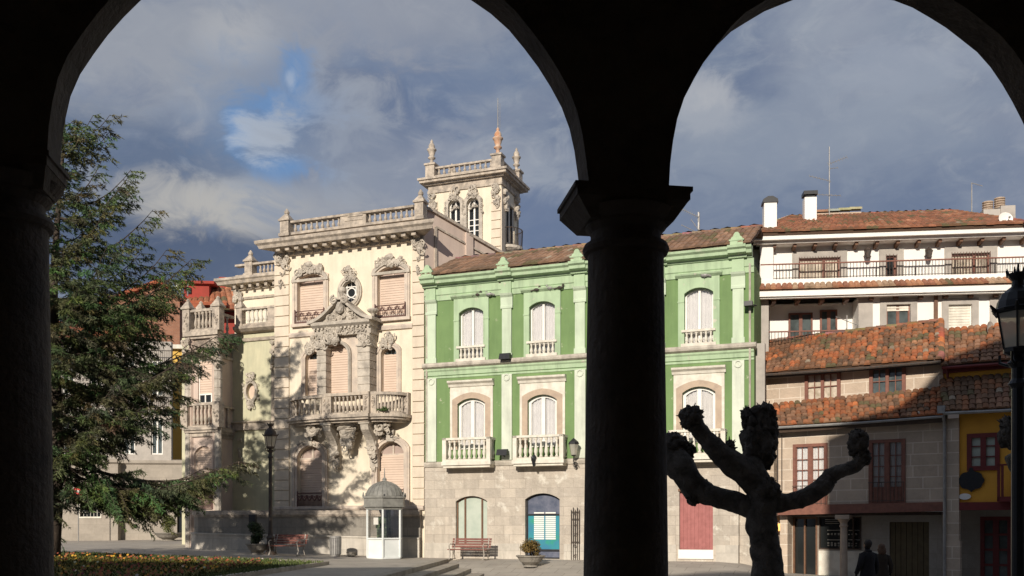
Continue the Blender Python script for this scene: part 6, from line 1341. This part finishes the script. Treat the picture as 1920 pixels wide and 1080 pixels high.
# ------------------------------------------------------------------ flower bed and lawn on the terrace
bed = [(-6.7, 35.2), (-7.2, 29), (-7.75, 23), (-7.9, 17), (-26, 17), (-26, 36.5), (-15, 36.4), (-9, 35.9)]
def inbed(x, y, pl=bed, k=0):
    c = False; n = len(pl)
    for i in range(n):
        x1_, y1_ = pl[i]; x2, y2 = pl[(i + 1) % n]
        if (y1_ > y) != (y2 > y) and x < (x2 - x1_) * (y - y1_) / (y2 - y1_) + x1_: c = not c
    return c
m = MB(); cl = bed + bed[:1]
def inner(pl, k): cx_, cy_ = -15, 27; return [(x + (cx_ - x) * k / 9, y + (cy_ - y) * k / 9) for x, y in pl]
i2 = inner(cl, .22)
for a, b, c_, d_ in zip(cl, cl[1:], i2[1:], i2):
    g = [a, b, c_, d_]; m.hexa([(x, y, zl(x, y) - .05) for x, y in g] + [(x, y, zl(x, y) + .13) for x, y in g])
ks = tag(m.build('bed_kerb', stepst), 'low grey stone kerb edging the flower bed', 'kerb')
m = MB(); N_ = 26
for j in range(N_):
    for i in range(N_):
        x, y = -26 + 19.5 * i / N_, 17 + 19.5 * j / N_; w = 19.5 / N_
        if all(inbed(a, b) for a, b in ((x + .1, y + .1), (x + w, y), (x, y + w), (x + w, y + w))): m.add([(a, b, zl(a, b) + .10) for a, b in ((x, y), (x + w, y), (x + w, y + w), (x, y + w))], [(0, 1, 2, 3)])
m.build('bed_soil', soil)['kind'] = 'structure'
m = MB(); rr = random.Random(3)
for _ in range(46000):
    y = rr.uniform(17.2, 36.3); x = rr.uniform(-25, -6.8)
    if x / y < -.53 or not inbed(x, y): continue
    edge = (x > -8.1 - .03 * (36 - y)) or y > 33.6
    if not edge and rr.random() < .6: continue
    h = rr.uniform(.04, .09); a = rr.uniform(0, pi); z = zl(x, y) + .11; w = .02; k = rr.uniform(.7, 1.4); m.cc = (.085 * k, .115 * k, .022 * k)
    m.add([(x - w * cos(a), y - w * sin(a), z), (x + w * cos(a), y + w * sin(a), z), (x + rr.uniform(-.03, .03), y, z + h)], [(0, 1, 2)])
tag(m.build('lawn_grass', leafm), 'short green grass round the flower bed', 'grass', kind='stuff')
m = MB(); fl = MB()
fc = [(.50, .27, .02), (.46, .24, .02), (.42, .13, .015), (.20, .012, .018), (.15, .01, .022), (.24, .02, .018), (.12, .01, .025), (.5, .46, .4)]
for _ in range(7500):
    y = rr.uniform(18, 33.4); x = rr.uniform(-24, -8.2)
    if x / y < -.5 or not inbed(x, y) or x > -8.15 - .0 * y: continue
    z = zl(x, y) + .1; k = rr.uniform(.6, 1.3); m.cc = (.05 * k, .075 * k, .018 * k)
    for q in range(4): a = rr.uniform(0, 6.28); l_ = rr.uniform(.07, .13); m.add([(x + .04 * sin(a), y - .04 * cos(a), z), (x - .04 * sin(a), y + .04 * cos(a), z), (x + l_ * cos(a), y + l_ * sin(a), z + rr.uniform(.05, .12))], [(0, 1, 2)])
    if rr.random() < .22:
        patch = noi3((x * .45, y * .45, 0)) ; c = rr.choice(fc[:3] if patch > .3 else fc[3:7] if patch < .05 else fc); m.cc = tuple(v * rr.uniform(.8, 1.2) for v in c); zz = z + rr.uniform(.12, .2); r_ = rr.uniform(.028, .048); t_ = rr.uniform(0, 6)
        m.add([(x + r_ * cos(t_ + i * 1.257), y + r_ * sin(t_ + i * 1.257) * .5 - .02, zz + r_ * .75 * sin(t_ + i * 1.257)) for i in range(5)], [(0, 1, 2, 3, 4)])
tag(m.build('flower_bedding', petals), 'bed of yellow, orange and dark red pansies', 'flowers', kind='stuff')

# ------------------------------------------------------------------ conifer
def conifer(label, base, top, prof, seed, limbs, zlo=2.3):
    rr = random.Random(seed); t = thing('conifer_tree', label, 'tree', base); B0, T0 = Vector((0, 0, -.2)), Vector(top) - Vector(base)
    ax = lambda z: Vector((T0.x * z / T0.z + .12 * sin(z * .5), T0.y * z / T0.z, z)); H = T0.z
    m = MB(); zz = [i * H / 24 for i in range(25)]; m.tube([ax(z) for z in zz], [max(.02, .27 * (1 - z / H) ** .8 + (.08 if z < .4 else 0)) for z in zz], 10, .18, 1); trk = m.build('trunk', bark, t, True)
    def rad(z):
        for (z0, r0), (z1, r1) in zip(prof, prof[1:]):
            if z0 <= z <= z1: return r0 + (r1 - r0) * (z - z0) / (z1 - z0)
        return prof[-1][1]
    br = MB(); lf = MB(); greens = [(.095, .122, .045), (.115, .138, .05), (.072, .098, .042), (.115, .115, .052), (.085, .108, .048), (.12, .155, .055)]
    z = zlo; az = 0; spec = []
    while z < H - .5:
        for q in range(3 if z < H * .6 else 2):
            az += 2.4 + rr.uniform(-.35, .35); Lb = rad(z) * (rr.uniform(.5, .8) if rr.random() < .4 else rr.uniform(.85, 1.08)); low = 1 - min(1, z / (H * .75))
            if z < zlo + 1.3 and rr.random() < .4: Lb *= .5
            if z > H * .62: Lb *= .62
            if cos(az) > .25: Lb *= .60      # the side towards the square is carried by the named limbs below
            spec.append((z, az, Lb, Lb * (.55 - .62 * low) + rr.uniform(-.45, .45), Lb * (.05 + .14 * low), low))
        z += rr.uniform(.28, .46)
    for zr_, L_, rise_ in limbs:
        for e in range(2): spec.append((zr_ + rr.uniform(-.15, .15), rr.uniform(-.22, .22) + (.45 if e else 0) * rr.choice((-1, 1)), L_ * (1 if e == 0 else .8), rise_ + (0 if e == 0 else rr.uniform(-.3, .2)), L_ * .13, max(.12, 1 - min(1, zr_ / (H * .75)))))
    for z, az, Lb, rise, sag, low in spec:
        if True:
            c0 = ax(z); d = Vector((cos(az), sin(az), 0)); pts = []
            n = 10
            for i in range(n + 1): s_ = i / n; pts.append(c0 + d * Lb * s_ + Vector((0, 0, rise * s_ ** 1.7 - sag * sin(pi * s_ * .9) + Lb * .05 * s_ ** 4)) + Vector((rr.uniform(-.03, .03), rr.uniform(-.03, .03), 0)) * Lb * .3)
            br.tube(pts, [max(.008, .055 * (Lb / 5) * (1 - i / n) ** .8 + .008) for i in range(n + 1)], 5)
            tone = rr.choice(greens); side = Vector((-d.y, d.x, 0)); ns = int(3.9 * Lb) + 5; s0 = .12 + .08 * low
            for j in range(ns):
                s_ = min(1, s0 + (1 - s0) * (j + rr.uniform(-.3, .3)) / (ns - 1)); f = max(0, s_) * n; i = min(n - 1, int(f)); p = pts[i].lerp(pts[i + 1], f - i); sg = 1 if j % 2 else -1
                ll = (.40 + .85 * (1 - s_)) * (.8 if z > H * .62 else 1) * min(1.7, Lb * .40) * rr.uniform(.55, 1.2) + .15; end = s_ > .93
                out = (d * (.5 + .6 * s_ + (2 if end else 0)) + side * sg * rr.uniform(.35, 1.1) * (1.1 - s_ * .7) + Vector((0, 0, rr.uniform(-.25, .25)))).normalized(); droop = rr.uniform(.15, .75) * (1.1 - .8 * s_) * (.5 + low)
                m_ = 5; tp = [p + out * ll * (u_ / m_) + Vector((rr.uniform(-.02, .02), rr.uniform(-.02, .02), -droop * ll * (u_ / m_) ** 1.6 + .06 * ll * (u_ / m_) ** 4)) for u_ in range(m_ + 1)]
                br.tube(tp, [.013 * (1 - u_ / m_ * .7) for u_ in range(m_ + 1)], 3, caps=False); tn = tuple(v * rr.uniform(.7, 1.3) for v in tone)
                ntw = max(5, int(ll / .06))
                for q2 in range(ntw):
                    u_ = m_ * (q2 + rr.random()) / ntw; i2 = min(m_ - 1, int(u_)); c = tp[i2].lerp(tp[i2 + 1], u_ - i2); g = (tp[i2 + 1] - tp[i2]).normalized(); sd_ = g.cross(Vector((0, 0, 1))); sd_ = sd_.normalized() if sd_.length > .01 else side
                    tl_ = rr.uniform(.12, .42) * (1.15 - .6 * u_ / m_); dr = (g * rr.uniform(.3, .9) + sd_ * rr.choice((-1, 1)) * rr.uniform(.3, 1) + Vector((0, 0, -rr.uniform(.1, 1.6) * (.35 + .65 * low)))).normalized(); e_ = c + dr * tl_ + Vector((0, 0, -tl_ * .15))
                    for b_ in range(int(tl_ * 44) + 5):
                        w0 = c.lerp(e_, rr.random()); e = (dr * rr.uniform(.4, 1.1) + Vector((rr.gauss(0, .5), rr.gauss(0, .5), rr.gauss(0, .4)))).normalized() * rr.uniform(.08, .17); w_ = e.cross(Vector((rr.gauss(0, 1), rr.gauss(0, 1), rr.gauss(0, 1)))).normalized() * rr.uniform(.010, .021)
                        kk = rr.uniform(.65, 1.4); lf.cc = tuple(v * kk for v in tn); lf.add([w0 - w_, w0 + w_, w0 + e], [(0, 1, 2)])
    br.build('branches', bark, t); lf.build('crown', leafm, t)
    return t, ax
bx = (95 - CX) / FP * 33; bz = gz(bx, 33); tp = at(116, 195, 33)
con, cax = conifer('tall dark green conifer with drooping branches beside the flower bed', (bx, 33, bz), tuple(tp), [(0, 2), (2.2, 4.4), (3.2, 5.7), (4.3, 5.3), (5.6, 4.5), (6.8, 5.2), (7.9, 5.9), (9.0, 5.1), (9.8, 4.3), (11.2, 3.1), (12.6, 2.2), (14, 1.4), (16.0, .2)], 11,
    [((985 - y0) / FP * 33 + CZ - bz, (px - 108) / FP * 33, (y0 - yt) / FP * 33) for y0, px, yt in ((262, 190, 215), (300, 190, 252), (372, 237, 306), (410, 258, 345), (468, 285, 388), (560, 318, 472), (565, 376, 489), (625, 300, 560), (668, 408, 622), (705, 385, 660), (775, 335, 735), (862, 438, 870), (885, 415, 885), (905, 345, 925))])

# ------------------------------------------------------------------ pollarded plane tree
def pollard(label, base, segs, YY, seed):
    t = thing('pollarded_tree', label, 'tree', base); b = Vector(base)
    for name, pts, knobs in segs:
        m = MB(); P_ = [at(px, py, YY + dy) - b for px, py, r, dy in pts]; rs = [r * .93 / FP * YY for px, py, r, dy in pts]
        # resample smoothly
        Q, RR = [], []
        for i in range(len(P_) - 1):
            p0, p1, p2, p3 = P_[max(i - 1, 0)], P_[i], P_[i + 1], P_[min(i + 2, len(P_) - 1)]
            for k in range(6):
                u_ = k / 6; Q.append(.5 * ((2 * p1) + (-p0 + p2) * u_ + (2 * p0 - 5 * p1 + 4 * p2 - p3) * u_ * u_ + (-p0 + 3 * p1 - 3 * p2 + p3) * u_ ** 3)); RR.append((rs[i] + (rs[i + 1] - rs[i]) * u_) * (1 + .10 * noi3(Q[-1] * 4 + Vector((seed, 0, 0)))))
        Q.append(P_[-1]); RR.append(rs[-1] * .8)
        m.tube(Q, RR, 20, .15 if name == 'trunk' else .17, seed)
        rr = random.Random(seed + len(name) + len(knobs))
        for (px, py, rx, rz, dy) in knobs:
            c = at(px, py, YY + dy) - b; sx, sz = rx / FP * YY, rz / FP * YY
            m.ball(tuple(c), (sx * .9, sx * .85, sz * .9), .4, 14, rr.random() * 99)
            for i in range(34):
                d = Vector((rr.gauss(0, 1), rr.gauss(0, 1), rr.gauss(0, 1))).normalized(); q = c + Vector((d.x * sx, d.y * sx * .9, d.z * sz)) * .86; m.ball(tuple(q), min(sx, sz) * rr.uniform(.16, .34), .5, 5, i)
            for i in range(10):
                d = Vector((rr.gauss(0, .8), rr.gauss(0, .8), abs(rr.gauss(0, 1)))).normalized(); q = c + Vector((d.x * sx, d.y * sx * .9, d.z * sz)) * .9; m.tube([q, q + d * rr.uniform(.03, .07)], [.014, .005], 4)
        m.build(name, pbark, t, True)
    return t
pb = at(1437, 985, 14); 
pollard('dark pollarded tree with knobbly fists right of the big column', (pb.x, 14, -.55), [
    ('trunk', [(1440, 1230, 54, 0), (1440, 1130, 38, 0), (1438, 1060, 32, 0), (1432, 1010, 29, 0), (1426, 965, 32, 0), (1430, 930, 34, 0), (1436, 905, 26, 0)], [(1438, 918, 24, 22, -.1)]),
    ('branch', [(1415, 955, 26, 0), (1385, 945, 22, .05), (1345, 932, 21, .1), (1308, 918, 27, .2), (1285, 890, 30, .2), (1262, 862, 33, .3), (1240, 840, 30, .4)], [(1262, 832, 26, 22, .3), (1225, 850, 30, 34, .4), (1290, 845, 14, 16, .3), (1300, 935, 13, 13, .15)]),
    ('branch', [(1432, 920, 28, 0), (1410, 900, 27, 0), (1375, 870, 26, -.1), (1345, 845, 21, -.2), (1318, 815, 16, -.2), (1300, 792, 18, -.3)], [(1295, 782, 22, 21, -.3), (1368, 842, 10, 18, -.1), (1352, 850, 14, 12, -.1)]),
    ('branch', [(1428, 915, 26, 0), (1415, 885, 22, 0), (1412, 860, 22, .1), (1420, 835, 26, .1)], [(1424, 815, 32, 58, .1), (1432, 775, 21, 18, .1), (1402, 780, 14, 15, .1), (1430, 855, 24, 26, .1), (1440, 800, 18, 34, .1)]),
    ('branch', [(1438, 940, 26, 0), (1475, 942, 18, 0), (1510, 932, 18, -.1), (1540, 915, 20, -.2), (1558, 892, 16, -.2), (1580, 882, 13, -.3), (1605, 872, 13, -.4), (1618, 850, 13, -.4)], [(1610, 832, 19, 28, -.4), (1618, 858, 14, 14, -.4)])], 14, 5)
p2 = at(1975, 985, 12.5)
pollard('second pollarded tree at the right edge with one knobbly fist behind the lamp', (p2.x, 12.5, -.6), [
    ('trunk', [(1990, 1300, 60, 0), (1985, 1150, 45, 0), (1978, 1020, 40, 0), (1975, 960, 38, 0)], [(1975, 955, 38, 34, 0)]),
    ('branch', [(1970, 965, 28, 0), (1940, 930, 24, 0), (1918, 885, 20, 0), (1900, 850, 20, 0)], [(1893, 812, 21, 34, 0)]),
    ('branch', [(1980, 960, 28, 0), (2010, 920, 24, 0), (2040, 870, 20, 0)], [(2050, 830, 34, 40, 0)])], 12.5, 8)

# ------------------------------------------------------------------ two people under the shade on the right
def person(label, loc, rz, h, coatm, legm, hm, female, seed):
    s = h / 1.75; bm = bpy.data.meshes.new('body'); V_ = []; E_ = []; Rr = []
    def v(x, y, z, r, link=None):
        V_.append((x * s, y * s, z * s)); Rr.append(r * s)
        if link is not None: E_.append((link, len(V_) - 1))
        return len(V_) - 1
    pel = v(0, 0, .95, .15); wa = v(0, .01, 1.1, .135, pel); ch = v(0, .01, 1.28, .16, wa); nk = v(0, .0, 1.46, .07, ch); hd = v(0, -.02, 1.55, .075, nk); hd2 = v(0, -.03, 1.64, .10, hd); hd3 = v(0, -.01, 1.71, .07, hd2)
    st_ = .12
    for sg in (-1, 1):
        sh = v(sg * .18, .01, 1.38, .075, ch); el = v(sg * .27, .02 + .03 * sg, 1.1, .052, sh); wr = v(sg * .26, -.08 - .05 * sg, .86, .036, el); v(sg * .25, -.1 - .05 * sg, .78, .04, wr)
        hp = v(sg * .1, 0, .86, .105, pel); kn = v(sg * .11, -.04 - st_ * sg * .4, .48, .07, hp); an = v(sg * .11, .03 - st_ * sg, .1, .045, kn); v(sg * .12, -.1 - st_ * sg, .04, .04, an)
    bm.from_pydata(V_, E_, []); o = bpy.data.objects.new('body', bm); COL.objects.link(o); t = thing('person', label, 'person', loc, rz, 'people walking in the shade'); o.parent = t
    bm.materials.append(legm); sk = o.modifiers.new('skin', 'SKIN'); d = bm.skin_vertices[0].data if bm.skin_vertices else None
    if d is None:
        bm.attributes  # created with the modifier in the evaluated mesh
    else:
        for i, r in enumerate(Rr): d[i].radius = (r, r * .85)
        d[0].use_root = True
    ss = o.modifiers.new('sub', 'SUBSURF'); ss.levels = 2; ss.render_levels = 2
    return t, s, bm, Rr, o
def dress(t, s, coatm, hm, female, seed):
    rr = random.Random(seed)
    m = MB(); zs_ = [(.60, .235, .19), (.75, .225, .18), (.95, .20, .165), (1.1, .18, .15), (1.25, .205, .165), (1.36, .215, .155), (1.43, .15, .12), (1.48, .085, .085)]; n = 18; vs = []
    for z, rx, ry in zs_:
        for k in range(n): a = 2 * pi * k / n; q = 1 + .05 * noi3((cos(a) * 3, sin(a) * 3, z * 2.5 + seed)); vs.append((rx * q * cos(a) * s, ry * q * sin(a) * s, z * s))
    m.add(vs, [(j * n + k, j * n + (k + 1) % n, (j + 1) * n + (k + 1) % n, (j + 1) * n + k) for j in range(len(zs_) - 1) for k in range(n)])
    for sg in (-1, 1): m.tube([(sg * .17 * s, .01, 1.38 * s), (sg * .275 * s, (.02 + .03 * sg) * s, 1.1 * s), (sg * .265 * s, (-.07 - .05 * sg) * s, .87 * s)], [.09 * s, .075 * s, .058 * s], 10, .1, seed)
    m.ball((0, .02 * s, 1.47 * s), (.1 * s, .1 * s, .045 * s), .1, 8, seed); m.build('coat', coatm, t, True)
    m = MB(); m.ball((0, .01 * s, 1.665 * s), (.105 * s, .12 * s, .12 * s), .12, 10, seed)
    if female: m.ball((0, .06 * s, 1.54 * s), (.12 * s, .08 * s, .16 * s), .25, 10, seed + 1)
    m.build('hair', hm, t, True)
for lb, px, YY, h, cm, hm_, fem, sd_, rz in (('person in a long black coat walking away past the wooden gate', 1627, 26.5, 1.80, cloth1, hairm, False, 3, .25), ('shorter person with reddish hair and brown coat walking beside the black coat', 1653, 28.2, 1.66, cloth2, hair2, True, 8, -.2)):
    p = at(px, 985, YY); t, s_, me, Rr, o = person(lb, (p.x, YY, gz(p.x, YY)), rz + pi, h, cm, cloth1, hm_, fem, sd_)
    dress(t, s_, cm, hm_, fem, sd_); o['rr'] = 0; del o['rr']
    # face side: skin-coloured face with nose and ears, looking away from the camera
    m = MB(); m.ball((0, -.035 * s_, 1.63 * s_), (.085 * s_, .095 * s_, .12 * s_), 0, 10); m.tube([(0, -.12 * s_, 1.66 * s_), (0, -.15 * s_, 1.61 * s_)], [.012, .018], 5)
    for q in (-1, 1): m.ball((q * .092 * s_, .0, 1.63 * s_), (.015, .025, .035), 0, 5)
    m.build('head', skin, t, True)
    if not me.skin_vertices:
        # no skin layer: grow the body with tapered tubes joined by a voxel remesh instead
        tb_ = MB(); vv = [Vector(x.co) for x in me.vertices]
        for e in me.edges: a, b = e.vertices; tb_.tube([vv[a], vv[b]], [Rr[a], Rr[b]], 10)
        for q, r in zip(vv, Rr): tb_.ball(tuple(q), r, 0, 6)
        me2 = bpy.data.meshes.new('body'); me2.from_pydata(tb_.v, [], tb_.f); me2.materials.append(cloth1); o.modifiers.clear(); o.data = me2; rm = o.modifiers.new('join', 'REMESH'); rm.mode = 'VOXEL'; rm.voxel_size = .018; rm.use_smooth_shade = True

# ------------------------------------------------------------------ the arcade the camera stands in
th = R(8.85); G0 = (.776, 6.5); gl = (G0[0], G0[1], 0)
ZS = 2.268 + CZ
arc = thing('arcade', 'dark stone building with round arches framing the view', 'arcade', gl, th)
ARC = [(-9.93, 1.68, 1.534), (-5.98, 1.68, 1.534), (-1.978, 1.68, 1.534), (1.74, 1.486, 1.55), (5.5, 1.55, 1.55), (9.3, 1.55, 1.55)]
def comb(x0, x1, zt, g=0, gz_=0):
    pts = [(x0, zt), (x0, ZS)]
    for c, a, b in ARC:
        for i in range(33):
            w = pi - pi * i / 32; k = 1 + .0045 * noi3((c + cos(w) * 7, sin(w) * 7, 3)) + .003 * (1 if int(i / 32 * 13) % 2 else -1)
            gg = g * (2.2 if c > 1 else 1)
            pts.append((c + (a + gg) * k * cos(w), ZS + max(0, (b + g + gz_) * k * sin(w))))
    pts += [(x1, ZS), (x1, zt)]; return pts
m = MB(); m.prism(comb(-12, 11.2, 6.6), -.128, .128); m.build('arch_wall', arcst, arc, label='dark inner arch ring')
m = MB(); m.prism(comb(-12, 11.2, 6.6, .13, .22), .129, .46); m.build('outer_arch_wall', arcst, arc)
for c in (-7.95, -4.0, .035, 3.76, 7.4):
    ab0, ab1 = (c - .42, c + (.36 if c == -4.0 else .385)); y0, y1 = -.14, (.28 if c in (-4.0, 3.76) else .46); zt = ZS
    m = MB(); cyc = .15; base = 0
    m.box(c - .42, c + .42, cyc - .42, cyc + .42, base - .6, base + .18); H = zt - .62
    rs = [(.40, base + .18), (.40, base + .26), (.33, base + .32), (.35, base + .38), (.30, base + .44)] + [(.298 - .034 * (t / 10) ** 1.4, base + .46 + (H - .5) * t / 10) for t in range(11)]
    zt0 = ZS - .375
    col = [(r, z) for r, z in rs if z < zt0 - .1] + [(.262, zt0 - .07), (.262, zt0 - .03), (.288, zt0 - .02), (.30, zt0 + .01), (.288, zt0 + .04), (.25, zt0 + .05), (.243, zt0 + .09), (.243, zt0 + .12), (.27, zt0 + .15), (.28, zt0 + .16), (.28, zt0 + .18), (.31, zt0 + .20), (.35, zt0 + .25)]
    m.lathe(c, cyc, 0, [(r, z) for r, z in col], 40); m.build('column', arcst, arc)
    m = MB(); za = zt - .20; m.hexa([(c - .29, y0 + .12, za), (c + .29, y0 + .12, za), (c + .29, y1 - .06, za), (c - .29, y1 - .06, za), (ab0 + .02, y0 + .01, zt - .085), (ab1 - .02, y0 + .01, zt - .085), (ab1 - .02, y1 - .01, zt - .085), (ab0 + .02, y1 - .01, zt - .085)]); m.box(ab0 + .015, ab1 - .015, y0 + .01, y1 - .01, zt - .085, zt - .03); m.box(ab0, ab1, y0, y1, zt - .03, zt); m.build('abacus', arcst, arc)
# building above and around: ceiling, back wall, end walls, and unseen massing shaped for the shadow it casts across the plaza
m = MB(); m.box(-12, 11.2, -9.5, -9.2, -.5, 6.6); m.box(-12.3, -12, -9.5, .46, -.5, 6.6); m.box(11.2, 11.5, -9.5, .46, -.5, 6.6); m.build('gallery_wall', arcin, arc)
m = MB(); m.box(-12.3, 11.5, -9.5, .46, 6.6, 6.9); m.build('gallery_ceiling', arcin, arc)
for c in (-7.95, -4.0, .035, 3.62, 7.4): m = MB(); m.box(c - .2, c + .2, -9.2, -.13, 6.15, 6.6); m.build('ceiling_beam', arcin, arc)
m = MB(); m.box(-12.3, 11.5, -9.5, 1.2, -.8, 0); m.build('gallery_floor', stepst, arc)
m = MB(); m.box(-30, -12.31, -9.5, .4, -1, 12.2); m.box(-12.3, 1.99, -9.5, .4, 6.9, 12.2); m.build('shade_wing', arcst, arc)  # unseen; height and length set so its shadow covers the flower bed
m = MB(); m.prism([(2.0, 6.9), (34, 6.9), (34, 19.9), (12, 20), (8.2, 19.8), (6.6, 19.3), (5.9, 18.7), (4.8, 17.7), (2.0, 17.5)], -9.5, .4); m.box(11.6, 34, -9.5, .4, -1, 6.89); m.build('upper_storeys', arcst, arc)
